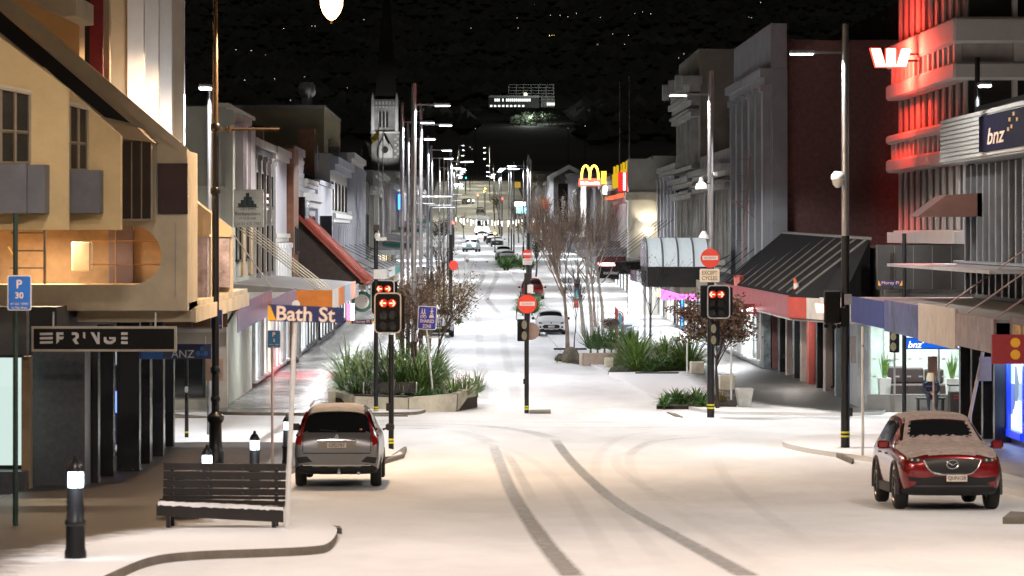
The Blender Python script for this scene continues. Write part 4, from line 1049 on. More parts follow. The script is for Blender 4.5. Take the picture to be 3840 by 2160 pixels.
t = facade('pale stone building lit from below by a wall lamp', 'uplit_building', 1, 217.2, 246, XR-0.1, 11.2, LWH, 14, cornices=((10.6, 0.6, 0.4, LWH), (8.2, 0.5, 0.4, STONE)),
       pil=(7, 0.7, 0.4, 4.2, 8.1, LWH), rows=((4.6, 7.6, 6, 0.3, {}),), shop=(0.5, 3.1, 5, [SHOPCOOL, SHOPWHITE]))
MB().prism_y([(XR-2.2,0.2),(XR-0.1,0.2),(XR-0.1,11),(XR-2.2,11)], 217.3, 219).build('corner_pavilion', LWH, t)
for xx in (XR-2.15, XR-0.35): MB().box(xx, xx+0.22, 217.15, 217.3, 4.2, 8.2).build('pilaster', LWH, t)
MB().box(XR-2.4, XR, 217.0, 219, 8.2, 8.75).build('cornice', STONE, t)
c = Vector((XR-0.9, 216.8, 6.05))
MB().lathe(c, [(0.05,-0.25),(0.3,0.0),(0.42,0.28)], 14).build('wall_lamp', E('uplight_bowl', (1.0,0.88,0.66), 5.0), t, smooth=True)
spot_light('lamp_light', c+Vector((0,-0.1,0.35)), c+Vector((0,0.3,2.2)), 110, (1.0,0.86,0.62), 120, 0.1, t)
t = facade('dark shop with slim white columns beneath a yellow spiked sign', 'column_shop', 1, 246.2, 285, XR, 10.2, M('slate_wall', (0.10,0.10,0.11), 0.6), 14, pil=(9, 0.35, 0.45, 4.0, 8.4, WHITEP),
       cornices=((8.5, 0.7, 0.4, LILAC),), rows=((4.4, 8.0, 8, 0.5, {}),), shop=(1.0, 3.6, 7, [SHOPWHITE, SHOPCOOL, SHOPWHITE]))
for k in range(6):
    MB().box(XR-0.5, XR-0.42, 249+k*5.4, 253+k*5.4, 9.9, 11.1).build('yellow_panel', E('yellow_sign', (1.0,0.62,0.02), 0.4), t)
    MB().box(XR-0.6, XR-0.4, 248.2+k*5.4, 248.5+k*5.4, 9.8, 11.7).build('yellow_fin', E('yellow_sign', (1.0,0.62,0.02), 0.4), t)
MB().box(XR-0.9, XR-0.05, 247, 284, 8.95, 9.15).build('red_strip', E('red_strip', (1.0,0.12,0.05), 1.0), t)
MB().box(XR-1.5, XR-0.6, 247.2, 247.5, 9.2, 10.7).build('red_blade_sign', E('red_blade', (0.9,0.03,0.03), 0.7), t)
MB().box(XR-1.1, XR-0.95, 247.1, 247.19, 9.3, 10.6).build('white_tube', E('white_tube', (1,0.9,0.9), 6), t)
facade('mauve shop front beside the yellow arches sign', 'shop_building', 1, 285.3, 318, XR, 11.3, LILAC, 14, pil=(6, 0.5, 0.4, 5.6, 9.8, LWH), rows=((6.2, 9.2, 5, 0.5, {}),), shop=(1.9, 4.6, 6, [SHOPWHITE, SHOPCOOL]), cornices=((10.4,0.7,0.4,LWH),))
rng = random.Random(5); Y = 318.3; i = 0
while Y < 700:
    L = rng.uniform(18, 34); h = rng.uniform(6.0, 10.0); zz = zg(Y+L/2); xx = XR-0.2+rng.uniform(-.6, .3)
    facade(ORD[i]+' small distant shop front on the right, counting away from the mauve front', 'distant_shop', 1, Y, Y+L-0.3, xx, zz+h, [DIRTYW, M('dark_brick', (0.10,0.06,0.045)), STONE, SILVERG, M('ochre_wall', (0.35,0.24,0.1))][i % 5], 14,
           cornices=((zz+h-0.7, 0.6, 0.4, LWH),), pil=(5, 0.5, 0.35, zz+3.8, zz+h-0.8, wl[(i+1) % 5]), rows=((zz+4.3, zz+5.9, 4, 0.5, {}),), shop=(zz+0.3, zz+3.0, 5, [SHOPWHITE, SHOPCOOL, SHOPDIM, SHOPWARM][i % 4]), group='distant shops on the right')
    verandah(ORD[i]+' small distant verandah on the right, counting away from the mauve front', 1, Y+0.2, Y+L-0.5, xx-0.1, xx-3.1, zz+3.2, zz+3.65, [M('fascia_white', (0.6,0.6,0.58)), M('fascia_grey', (0.2,0.2,0.22)), M('fascia_orange', (0.6,0.2,0.03))][i % 3], lights=1 if i < 6 else 0, le=200, group='distant verandahs on the right')
    Y += L; i += 1
# white gabled front
t = thing('gabled_building', 'white gabled shop front with open dark attic, right of the roadway', 'building', (9.5, 398, zg(398)))
z0 = zg(398); gx0, gx1 = PX(2062,398), PX(2205,398); gm = (gx0+gx1)/2
MB().prism_y([(gx0, z0-0.3), (gx1, z0-0.3), (gx1, PZ(655,398)), (gm, PZ(617,398)), (gx0, PZ(655,398))], 398, 412).build('wall', WHITER, t)
MB().prism_y([(gx0+0.45, z0+4.6), (gx1-0.3, z0+4.6), (gx1-0.3, PZ(668,398)), (gm, PZ(634,398)), (gx0+0.45, PZ(668,398))], 397.9, 397.99).build('dark_recess', M('recess_dark', (0.06,0.055,0.05), 0.6, 0, 0.8, 0.8), t)
MB().box(gx0-0.2, gx1, 397.5, 397.89, z0+3.4, z0+4.0).build('verandah_edge', WHITEP, t)
s = thing('banner_sign', 'black vertical banner with rotated white lettering below the gable', 'sign', W(2110, 820, 330))
MB().box(PX(2093,330), PX(2130,330), 330, 330.15, PZ(835,330), PZ(688,330)).build('banner', M('sign_black', (0.03,0.03,0.03)), s)
text('lettering', 'smiggle', SIGNWHITE, s, W(2111, 772, 329.98), w=2.0, h=0.5, rot=(PI/2, -PI/2, 0))
# dark gable roof and trees behind at right
t = thing('pitched_roof_building', 'black pitched roof behind the plain grey pilaster building', 'building', (20, 215, 0))
MB().prism_y([(13.3, 0), (26, 0), (26, 11), (20.5, 14.6), (16.5, 12.8), (13.3, 10.2)], 214, 250).build('roof', M('dark_slate', (0.03,0.03,0.035)), t)
t = thing('pitched_roof_building', 'dark corrugated roof rising behind the maroon brick wall', 'building', (22, 140, 0))
MB().prism_y([(12.8+3, 0), (34, 0), (34, 17.5), (23, 18.2), (15.8, 14.5)], 141, 155).build('roof', M('dark_iron_roof', (0.05,0.04,0.035), 0.6), t)
for k in range(26):
    x = 15.9+k*0.28; MB().box(x, x+0.06, 140.93, 140.998, 14.3, 14.5+(x-15.8)*0.51).build('roof_rib', M('dark_iron_roof', (0.05,0.04,0.035)), t)

# right verandahs
PURP = M('purple_fascia', (0.17,0.10,0.17), 0.5)
t = verandah('verandah with purple fascia and pink lit sign on the right', 1, 150, 197, XR, 9.9, 3.05, 3.7, [M('fascia_cream', (0.42,0.38,0.30)), PURP, M('fascia_white', (0.6,0.6,0.58)), PURP, M('fascia_white', (0.6,0.6,0.58)), PURP], lights=5, le=170, rods=4, ztie=5.0)
MB().box(XR-3.0, XR-1.0, 167, 167.2, 2.45, 3.0).build('hanging_sign', E('pink_sign', (1.0,0.15,0.75), 1.6), t)
MB().box(XR-2.9, XR-1.4, 172, 172.2, 2.5, 2.95).build('hanging_sign', E('pale_yellow_sign', (1.0,0.9,0.4), 1.5), t)
t = thing('barrel_canopy', 'arched white barrel canopy with painted lamplight glow over the right footpath', 'canopy', (11, 150, 0))
bx0, bx1, bz = PX(2428,150), PX(2660,150), PZ(1000,150)
arc = [(a, b) for a, b in [(150+2.6-2.6*math.cos(u), bz+1.35*math.sin(u)) for u in np.linspace(0, PI, 17)]]
BARREL = M('barrel_painted_glow', (0.62,0.64,0.64), 0.4, 0, 0.05, emit=(0.8,0.9,0.95), es=0.25)  # emission stands in for street lamp light falling on the canopy top
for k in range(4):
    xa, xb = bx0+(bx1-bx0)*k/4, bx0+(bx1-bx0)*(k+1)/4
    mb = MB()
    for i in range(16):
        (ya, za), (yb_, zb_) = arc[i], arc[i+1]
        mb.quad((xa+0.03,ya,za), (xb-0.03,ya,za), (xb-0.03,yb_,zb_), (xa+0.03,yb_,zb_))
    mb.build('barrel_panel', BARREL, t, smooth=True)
for k in range(5):
    xa = bx0+(bx1-bx0)*k/4
    MB().path([(xa, y, z+0.02) for y, z in arc], 0.05, 6).build('barrel_rib', M('rib_grey', (0.25,0.25,0.25)), t)
mb = MB(); n = len(arc)
mb.add([(bx0-0.02, y, z) for y, z in arc]+[(bx0-0.06, y, z) for y, z in arc], [tuple(range(n)), tuple(range(2*n-1, n-1, -1))])
mb.build('end_window', M('stained_end', (0.22,0.20,0.34), 0.2, 0, 0.9, 3), t)
MB().box(bx0, bx1, 149.9, 155.3, bz-0.95, bz-0.02).build('canopy_box', M('canopy_dark', (0.03,0.028,0.025), 0.5), t)
for k, (xx, yy) in enumerate(((bx0+0.15, 150.2), (bx0+0.15, 155))): MB().tube((xx,yy,0.1), (xx,yy,bz-0.9), 0.07, 0.07, 8).build('post', ALU, t)
t = verandah('bank of grey verandah panels between the barrel canopy and the red fascia', 1, 137.3, 149.6, XR, 10.6, 2.9, 3.75, [M('fascia_cream', (0.42,0.38,0.30)), M('fascia_panel', (0.32,0.30,0.27)), M('fascia_cream', (0.42,0.38,0.30))], lights=1, le=300, rods=3, ztie=5.4)
# shop fronts under there
facade('shop fronts with pale tiles and bright doorways under the right verandah', 'tiled_shop', 1, 137.5, 156, XR-0.35, 3.0, M('tiled_pier', (0.2,0.25,0.27), 0.3, 0, 0.6, 4), 0.3, shop=(0.3, 2.85, 9, [SHOPDIM, SHOPCOOL, SHOPWHITE, SHOPDIM, SHOPGREEN]))
facade('dark shop with bright blue doorway under the purple verandah', 'doorway_shop', 1, 156.3, 197, XR-0.3, 3.0, M('tiled_pier', (0.2,0.25,0.27)), 0.25, shop=(0.3, 2.85, 14, [SHOPWHITE, FRAMED, SHOPWHITE, SHOPBLUE, SHOPWHITE, SHOPDIM, SHOPGREEN, SHOPCOOL]))
verandah('black clothing shop verandah with white lettering and red lit edge', 1, 197.5, 246, XR, 9.0, 3.4, 4.2, [M('sign_black', (0.035,0.033,0.03)), M('fascia_grey', (0.2,0.2,0.22))], lights=4, le=180, rods=9, ztie=7.0, name='verandah')
s = box_sign('hanging_sign', 'black hanging sign with pale lower-case lettering under the verandah', 2245, 2322, 1000, 1044, 197.3, M('sign_black', (0.035,0.033,0.03)), BLACK)
text('lettering', 'ascolour', SIGNWHITE, s, W(2292, 1022, 197.27), w=0.95, h=0.22)
s = box_sign('hanging_sign', 'smaller dark sign with pale lettering below the clothing shop sign', 2290, 2322, 1034, 1048, 200.3, M('sign_navy', (0.02,0.025,0.04)), BLACK)
text('lettering', 'ascolour', SIGNWHITE, s, W(2306, 1041, 200.27), w=0.46, h=0.1)
s = thing('lit_sign', 'red and white glowing light-box strip above the clothing shop sign', 'sign', W(2290, 995, 198))
MB().box(PX(2240,198), PX(2345,198), 197.6, 197.9, PZ(997,198), PZ(985,198)).build('light_box', E('red_white_strip', (1.0,0.35,0.33), 4.0), s)
MB().box(PX(2238,198), PX(2347,198), 197.62, 198.4, PZ(985,198)+0.003, PZ(962,198)).build('sign_hood', M('maroon_hood', (0.12,0.02,0.03)), s)
for k in range(3):
    verandah(['nearest','middle','farthest'][k]+' of three dark verandahs under the far right columns', 1, 247+k*23, 268+k*23, XR, 9.2, zg(257+k*23)+3.2, zg(257+k*23)+3.7, M('fascia_grey', (0.2,0.2,0.22)), lights=1, le=230, group='verandahs under the far right columns')

# ---------------- far right corner: bank on the ground floor, tower with red sign above
t = thing('bank_tower', 'white banded office tower washed red by its illuminated sign', 'building', (16, 105, 0))
WB = M('white_precast', (0.50,0.46,0.43), 0.7, 0, 0.08, 0.8)
xt, ya, yb = 15.95, 105.4, 122.6
MB().box(xt+0.6, 40, ya+0.6, yb, 4.4, 22).build('dark_core', M('dark_glazing', (0.02,0.016,0.012), 0.3), t)
bands = ((140, 285), (445, 610)) 
def Zb(py): return PZ(py, ya)
for (zlo, zhi) in ((PZ(298,ya), PZ(230,ya)), (PZ(160,ya), PZ(62,ya)), (PZ(612,ya), PZ(555,ya)), (PZ(488,ya), PZ(450,ya)), (PZ(-260,ya), PZ(-420,ya))):
    MB().box(xt, 40, ya, yb, zlo, zhi).build('spandrel_band', WB, t, bevel=0.08)
for (zlo, zhi) in ((PZ(230,ya), PZ(160,ya)), (PZ(555,ya), PZ(488,ya))):
    MB().box(xt+0.35, 39, ya+0.35, yb-0.3, zlo, zhi).build('band_recess', M('recess_grey', (0.35,0.32,0.30), 0.7), t)
    for k in range(14):
        y = ya+0.6+k*1.2
        MB().box(xt+0.12, xt+0.35, y, y+0.35, zlo+0.002, zhi-0.002).build('band_fin', WB, t)
    for k in range(4):
        MB().box(xt+2+k*5.5, xt+2.5+k*5.5, ya+0.1, ya+0.35, zlo+0.002, zhi-0.002).build('band_fin', WB, t)
MB().box(xt+0.05, 40, ya+0.1, yb, PZ(915,ya), PZ(870,ya)).box(xt+0.3, 38, ya+0.4, yb, PZ(870,ya)+.002, PZ(862,ya)).build('spandrel_band', WB, t)
for (zlo, zhi) in ((PZ(450,ya), PZ(298,ya)), (PZ(862,ya), PZ(612,ya)), (PZ(62,ya), PZ(-260,ya))):
    for k in range(11):
        y = ya+0.75+k*1.6
        for dy in (0, 0.34):
            MB().box(xt+0.5, xt+0.585, y+dy, y+dy+0.13, zlo+0.003, zhi-0.003).build('window_mullion', WB, t)
    for xx in (xt+2.0, xt+3.35):
        MB().box(xx, xx+0.16, ya+0.3, ya+0.58, zlo+0.003, zhi-0.003).build('window_mullion', WB, t)
# illuminated red W
s = thing('illuminated_sign', 'glowing white and red three-stroke letter sign on brackets', 'sign', W(3340, 250, 114))
Yw = 113.4
REDW = E('sign_glow_face', (1.0, 0.55, 0.45), 4.0)
for poly in ([(3268,183),(3302,183),(3322,249),(3286,249)], [(3326,183),(3359,183),(3359,249),(3326,249)], [(3382,183),(3416,183),(3398,249),(3362,249)]):
    MB().prism_y([(PX(x,Yw), PZ(y,Yw)) for x, y in poly], Yw, Yw+0.25).build('letter_stroke', REDW, s)
    cx = sum(p[0] for p in poly)/4; cy = 216
    MB().prism_y([(PX(cx+(x-cx)*1.16,Yw), PZ(cy+(y-cy)*1.10,Yw)) for x, y in poly], Yw+0.06, Yw+0.30).build('letter_return', E('sign_red_return', (1.0,0.05,0.03), 3.0), s)
for yy in (203, 228): MB().tube(W(3400,yy,Yw+0.2), W(3445,yy,Yw+0.2), 0.04, 0.04, 6).build('bracket', BLACK, s)
spot_light('sign_light', Vector((14.75, Yw+2.6, PZ(216,Yw))), (16, Yw+2.9, PZ(240,Yw)), 1700, (1.0,0.05,0.03), 140, 0.5, s)
spot_light('sign_light', W(3345, 216, Yw)+Vector((0.0,-0.5,0)), (16, Yw-1, PZ(240,Yw)), 500, (1.0,0.06,0.035), 150, 0.5, s)
# podium: sloped black roof, dark panels, bank shop
p = thing('bank_podium', 'single-storey bank corner with black ribbed roof and glazed shop', 'building', (13, 105, 0))
BLKROOF = M('black_ribbed_roof', (0.012,0.011,0.011), 0.75, 0, 0.3, spec=0.08)
tx, bxx = 13.35, 10.95
MB().add([(tx,106.6,5.68), (tx,137.1,5.9), (bxx,137.1,3.84), (bxx,109,3.76), (12.2,104.9,3.70), (tx,106.6,5.5), (tx,137.1,3.0), (bxx,137.1,3.0), (bxx,109,3.0), (12.2,104.9,3.0), (tx,106.6,3.0)],
         [(0,1,2,3), (0,3,4), (1,6,7,2), (2,7,8,3), (3,8,9,4), (0,4,9,10), (10,9,8,7,6)]).build('sloped_roof', BLKROOF, p)
for k in range(10):
    y = 107.2+k*3.05; f = 0.0
    MB().tube((tx-0.02, y, 5.72), (bxx+0.05, y+0.6, 3.86), 0.04, 0.04, 5).build('roof_seam', M('seam_grey', (0.13,0.12,0.10), 0.5), p)
MB().tube((tx,106.5,5.72), (tx,137,5.95), 0.06, 0.06, 5).build('ridge_cap', M('seam_grey', (0.13,0.12,0.10)), p)
MB().box(tx, 17.2, 104.7, 105.1, PZ(1085,105), PZ(918,105)).build('parapet_wall', M('dark_panel', (0.030,0.027,0.024), 0.55, 0, 0.3), p)
for k in range(6): MB().box(tx+0.55+k*0.62, tx+0.57+k*0.62, 104.67, 104.698, PZ(1085,105), PZ(922,105)).build('panel_joint', M('seam_grey', (0.13,0.12,0.10)), p)
MB().box(tx+0.3, 30, 109.4, 137, 0, 5.4).box(17.7, 30, 105.3, 109.4, 0, 5.4).box(tx+.3, 17.7, 105.3, 109.4, 3.35, 5.4).build('wall', M('podium_wall', (0.16,0.15,0.14)), p)
# piers and glazing on the street side
for i, (yy, w_, m_) in enumerate(((110.2,.5,'g'),(113.5,.25,'g'),(116.8,.5,'w'),(119.6,.25,'b'),(122.6,.5,'r'),(125.2,.4,'w'),(128.0,.5,'b'),(131,.4,'w'),(134,.5,'b'))):
    mm = {'g': M('grey_tile', (0.26,0.28,0.30), 0.35), 'w': M('pink_stone', (0.42,0.34,0.30), 0.4), 'b': COLB, 'r': M('red_tile', (0.25,0.05,0.04), 0.4)}[m_]
    MB().box(tx-0.35, tx-0.002, yy, yy+w_*1.6, 0.05, 3.0).build('pier', mm, p)
for i in range(9):
    y0 = 110.9+i*2.9
    window_x(p, tx, -1, y0, y0+2.2, 0.25, 2.9, pane=[SHOPGREEN, GLASS, SHOPDIM, SHOPWHITE, GLASS][i % 5], proud=0.1, mull=1, name='shop_window')
MB().box(tx-0.45, tx-0.02, 106.3, 109.8, 0.05, 3.0).build('grey_tiled_pier', M('grey_tile', (0.26,0.28,0.30)), p)
# the lit bank room facing us
RM = M('bank_room_wall', (0.55,0.62,0.58), 0.6)
MB().box(13.05, 17.4, 104.75, 105.0, 0.0, 0.62).build('stall_riser', M('grey_stone', (0.22,0.22,0.21), 0.5), p)
rb = MB().box(13.3, 17.6, 109.2, 109.3, 0.05, 3.3).build('back_wall', RM, p)
MB().box(13.2, 17.6, 105.0, 109.2, 0.0, 0.08).build('room_floor', M('room_floor', (0.35,0.36,0.36), 0.3), p)
MB().box(13.2, 17.6, 105.0, 109.2, 3.25, 3.3).build('room_ceiling', RM, p)
for k in range(3):
    MB().box(13.6+k*1.3, 14.5+k*1.3, 106.2, 108.2, 3.2, 3.245).build('ceiling_light', E('room_light', (0.88,1.0,0.95), 3.0), p)
area_light('room_lamp', (15.2, 106.9, 3.15), 120, (0.85,1.0,0.94), (3.0, 2.6), p)
for x in (13.08, 13.9, 15.35, 16.7, 17.35):
    MB().box(x, x+0.06, 104.8, 104.86, 0.62, 3.2).build('glazing_bar', ALU, p)
for zz in (1.18, 1.75):
    for k in range(22): MB().box(13.2+k*0.19, 13.33+k*0.19, 104.83, 104.836, zz, zz+0.05).build('manifestation_dot', M('frosted_dots', (0.6,0.65,0.65), 0.5), p) if k % 2 == 0 else None
MB().box(14.15, 14.5, 109.1, 109.19, 1.6, 2.6).build('wall_poster', E('poster_white', (0.95,1,1), 1.1), p)
MB().box(14.8, 15.9, 109.12, 109.19, 0.5, 0.9).build('red_graphic', M('pink_graphic', (0.6,0.1,0.12)), p)
sofa = thing('sofa', 'long dark brown waiting sofa inside the bank window', 'sofa', (15, 107.2, 0.08))
SOF = M('sofa_brown', (0.05,0.03,0.03), 0.7)
sx0, sx1 = PX(3325,107), PX(3550,107)
MB().box(sx0, sx1, 106.9, 107.7, 0.45, 0.85).build('seat', SOF, sofa, bevel=0.04)
for k in range(3): MB().box(sx0+(sx1-sx0)*k/3+0.02, sx0+(sx1-sx0)*(k+1)/3-0.02, 107.5, 107.8, 0.85, 1.42-0.04*k).build('back_cushion', SOF, sofa, bevel=0.05)
for k in range(4): MB().box(sx0+0.05+(sx1-sx0-0.15)*k/3, sx0+0.1+(sx1-sx0-0.15)*k/3, 107.0, 107.05, 0.08, 0.45).build('leg', STEEL, sofa)
MB().box(sx0+0.5, sx1, 107.82, 107.86, 0.3, 0.5).build('pink_strip', E('pink_underglow', (1.0,0.35,0.35), 0.8), sofa)
def potted(label, px, Y, n):
    c = Vector((PX(px,Y), Y, 0.08))
    q = thing('potted_plant', label, 'plant', c)
    MB().add([(c.x-0.14,c.y-0.14,c.z),(c.x+0.14,c.y-0.14,c.z),(c.x+0.14,c.y+0.14,c.z),(c.x-0.14,c.y+0.14,c.z),(c.x-0.21,c.y-0.21,c.z+1.0),(c.x+0.21,c.y-0.21,c.z+1.0),(c.x+0.21,c.y+0.21,c.z+1.0),(c.x-0.21,c.y+0.21,c.z+1.0)],
             [(0,3,2,1),(4,5,6,7),(0,1,5,4),(1,2,6,5),(2,3,7,6),(3,0,4,7)]).build('pot', WHITEP, q)
    rr = random.Random(n)
    for k in range(12):
        a = rr.uniform(0, 2*PI); l = rr.uniform(0.5, 0.95); d = Vector((math.cos(a)*0.14, math.sin(a)*0.14, 0)); wv = Vector((-math.sin(a), math.cos(a), 0))*0.035
        b0 = c+Vector((0,0,1.0))+d*0.4; tip = b0+d*1.1+Vector((0,0,l))
        MB().add([b0-wv, b0+wv, b0+d*.5+Vector((0,0,l*.55))+wv*1.1, tip, b0+d*.5+Vector((0,0,l*.55))-wv*1.1], [(0,1,2,3,4)]).build('leaf', M('snake_plant', (0.16,0.30,0.06), 0.5, 0, 0.4, 8), q)
potted('tall sword-leaved plant in white pot left of the sofa', 3316, 106.6, 1)
potted('tall sword-leaved plant in white pot right of the sofa', 3570, 106.2, 2)
# verandah of the bank corner: red taped fascia along the street, white face towards us with the logo
v = thing('bank_verandah', 'verandah with red plastic-wrapped fascia and white end with glowing logo', 'verandah', (11, 109, 3))
TAPE = M('red_plastic_wrap', (0.34,0.022,0.03), 0.3, 0, 0.4, 4, 0.6, 3, spec=0.25)
for k in range(6):
    y0 = 109+k*4.67
    MB().box(10.88, 10.93, y0+0.01, y0+4.66, 3.02, 3.77).build('fascia', TAPE, v)
MB().prism_z([(12.22,104.5),(10.86,108.95),(10.92,108.98),(12.26,104.56)], 3.02, 3.73).build('corner_fascia', M('pale_fascia', (0.62,0.58,0.52), 0.5), v)
MB().prism_z([(11.3,107.45),(10.84,108.95),(10.87,108.97),(11.33,107.47)], 3.025, 3.735).build('red_corner', M('fascia_bright_red', (0.55,0.05,0.02), 0.4), v)
MB().box(12.24, 13.4, 104.45, 104.5, 3.02, 3.73).build('front_fascia', M('pale_fascia', (0.62,0.58,0.52)), v)
MB().prism_z([(10.95,137),(10.95,109.1),(12.25,104.6),(13.3,104.6),(13.3,137)], 2.93, 2.99).build('soffit', M('soffit', (0.55,0.53,0.5)), v)
Yv = 104.9; 
for poly in ([(3056,1137),(3066,1137),(3073,1171),(3061,1171)], [(3074,1137),(3084,1137),(3084,1171),(3074,1171)], [(3092,1137),(3102,1137),(3097,1171),(3085,1171)]):
    MB().prism_y([(PX(x,105.6), PZ(y,105.6)) for x, y in poly], 105.0, 105.55).build('logo_stroke', E('logo_glow', (1.0,0.30,0.16), 4.0), v)
for k, (px, Yq) in enumerate(((2785, 127), (2812, 122))):
    q = MB().box(PX(px-26,Yq), PX(px+30,Yq), Yq, Yq+0.12, PZ(1178,Yq), PZ(1140,Yq)).build('hanging_sign', M('sign_dark_red', (0.30,0.015,0.02), 0.4), v)
    for dx in (-9, 0, 9): MB().box(PX(px+dx-3,Yq), PX(px+dx+3,Yq), Yq-0.02, Yq-0.003, PZ(1168,Yq), PZ(1153,Yq)).build('logo_stroke', E('white_logo', (1,0.95,0.95), 2.5), q)
area_light('lamp_light', (12.3, 122, 2.9), 60, NEUTRAL, (0.5, 1.2), v)
s = thing('traffic_cone', 'orange cone with white band lying on the sloped black roof edge', 'cone', (11.3, 110.2, 3.85))
MB().tube((11.30,110.2,3.85), (11.2,110.2,4.35), 0.13, 0.04, 10).build('cone', M('cone_orange', (0.8,0.13,0.03), 0.5), s, smooth=True)
MB().tube((11.27,110.2,4.0), (11.235,110.2,4.18), 0.108, 0.078, 10).build('white_band', SIGNWHITE, s, smooth=True)
s = thing('tarpaulin', 'crumpled salmon plastic bundle on the verandah roof', 'tarpaulin', W(2772, 1050, 131))
mb = MB(); rr = random.Random(4); c = W(2772, 1050, 131)
ring = [(c.x+0.28*math.cos(a)*rr.uniform(.7,1.2), c.y+0.3*math.sin(a), c.z-0.25) for a in np.linspace(0, 2*PI, 9)[:-1]]
r2 = [(c.x+0.2*math.cos(a)*rr.uniform(.6,1.3), c.y+0.2*math.sin(a), c.z+rr.uniform(.05,.22)) for a in np.linspace(0, 2*PI, 9)[:-1]]
mb.add(ring+r2, [(i, (i+1) % 8, 8+(i+1) % 8, 8+i) for i in range(8)]+[tuple(range(8,16))]).build('bundle', M('salmon_plastic', (0.62,0.16,0.13), 0.4), s)
# hanging blue bank sign inside
s = box_sign('bank_sign', 'lit blue hanging bank sign above the bank window', 3386, 3600, 1266, 1310, 104.55, E('bank_lit_blue', (0.01,0.10,0.55), 0.8), SIGNBLUE, th=0.1)
text('lettering', 'bnz', E('lit_white_letters', (1,1,1), 1.2), s, W(3432, 1292, 104.5), w=0.46, h=0.22, shear=0.25, bold=0.01)
for a, b in ((3453,1277), (3462,1284), (3458,1270)): MB().disc_y(W(a,b,104.52), 0.025, 0.01, 8).build('star', E('star_yellow', (1,0.75,0.1), 1.2), s)
text('lettering', 'Dunedin', E('lit_white_letters', (1,1,1), 1.2), s, W(3584, 1300, 104.5), w=0.38, h=0.08)

# ---------------- near right building: ribbed bank sign box, fins, verandah
n = thing('fin_building', 'dark near-right building with vertical metal fins and ribbed sign band', 'building', (14, 80, 0))
XQ = 14.1
MB().box(XQ+0.35, 30, 40, 91.5, 3.6, 9.5).build('wall', M('fin_wall', (0.02,0.02,0.022), 0.35), n)
MB().box(XQ+0.35, 30, 40, 91.5, -0.3, 3.595).build('shop_wall', M('shop_wall_dark', (0.05,0.05,0.055), 0.4), n)
for k in range(16):
    y = 90.6-k*1.05
    MB().box(XQ-0.05, XQ+0.34, y, y+0.22, 4.2, PZ(615,88)).build('fin', M('fin_metal', (0.26,0.28,0.31), 0.35, 0.6), n)
MB().box(XQ-0.3, XQ+0.3, 74, 91.3, 5.05, 5.12).build('fin_ledge', M('fin_metal', (0.26,0.28,0.31)), n)
RIB = M('ribbed_cladding', (0.40,0.41,0.41), 0.5, 0.2, 0.1)
for k in range(10):
    z0 = 7.9+k*0.12
    MB().box(13.35, 13.5, 66, 90.6, z0, z0+0.09).box(13.35, 20, 90.6, 90.75, z0, z0+0.09).box(13.34, 20, 65.8, 65.95, z0, z0+.09).build('cladding_rib', RIB, n)
MB().box(13.42, 20, 66.0, 90.55, 7.85, 9.1).build('sign_band', RIB, n)
MB().box(13.28, 13.345, 66, 83.4, 8.0, 8.92).build('sign_board', M('bank_black', (0.012,0.012,0.03), 0.85, spec=0.05), n)
# lettering faces the street, seen obliquely
text('lettering', 'bnz', M('letter_cream', (0.66,0.52,0.42), 0.5), n, (13.26, 80.6, 8.36), w=2.7, h=0.42, rot=(PI/2, 0, -PI/2), shear=0.25, bold=0.012)
for a, b in ((78.6,8.68), (78.0,8.8), (78.3,8.5), (77.5,8.65), (78.8,8.45)): MB().cbox((13.27, a, b), (0.02, 0.22, 0.09)).build('star', M('star_gold', (0.6,0.35,0.08)), n)
# awning fin over it
MB().prism_y([(12.4, 6.35), (16, 6.35), (16, 7.1), (13.2, 6.95)], 88.5, 90.5).build('upper_awning', M('dark_red_awning', (0.12,0.06,0.05), 0.5), n)
MB().box(11.9, 18, 73.2, 91.2, 4.95, 5.03).build('lower_ledge', M('galv_beam', (0.40,0.40,0.41), 0.4, 0.4), n)
# shop windows at the right edge: blue framed and lit
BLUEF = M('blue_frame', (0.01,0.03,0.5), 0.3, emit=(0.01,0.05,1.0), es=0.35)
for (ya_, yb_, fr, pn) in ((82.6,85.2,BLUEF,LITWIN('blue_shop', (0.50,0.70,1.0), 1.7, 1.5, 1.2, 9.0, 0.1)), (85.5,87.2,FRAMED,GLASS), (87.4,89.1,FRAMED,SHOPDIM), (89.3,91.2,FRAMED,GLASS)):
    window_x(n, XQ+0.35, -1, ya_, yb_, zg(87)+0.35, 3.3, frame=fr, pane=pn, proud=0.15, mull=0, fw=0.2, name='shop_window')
for yy in (85.25, 87.2, 89.12, 91.2): MB().box(XQ-0.1, XQ+0.34, yy, yy+0.3, 0.1, 3.4).build('black_column', COLB, n)
area_light('shop_light', (13.9, 83.8, 2.6), 90, (0.5,0.7,1.0), (0.3, 3.0), n, (0, R(-70), 0))
nv = thing('fascia_verandah', 'verandah with navy film fascia, grey boards and torn brown wrap on the near right', 'verandah', (11, 80, 3.4))
for (y0, y1, mt, zo) in ((84.6, 91.9, M('navy_film', (0.015,0.028,0.15), 0.5, 0, 0.3, 2.5, spec=0.15), 0), (78.2, 84.55, M('navy_film_clear', (0.05,0.065,0.16), 0.35, 0, 0.8, 2.5, 0.4, 2.5, spec=0.2), 0.05), (72.2, 78.15, M('grey_board', (0.42,0.37,0.33), 0.6), 0.1), (66.9, 72.15, M('brown_wrap', (0.20,0.14,0.115), 0.3, 0, 0.6, 2, 0.6, 2.5, spec=0.25), 0)):
    MB().box(10.96, 11.02, y0, y1, 3.36-zo, 4.08+zo).build('fascia', mt, nv)
MB().box(11.02, 14.4, 67, 91.8, 3.40, 3.47).build('soffit', M('soffit', (0.55,0.53,0.5)), nv)
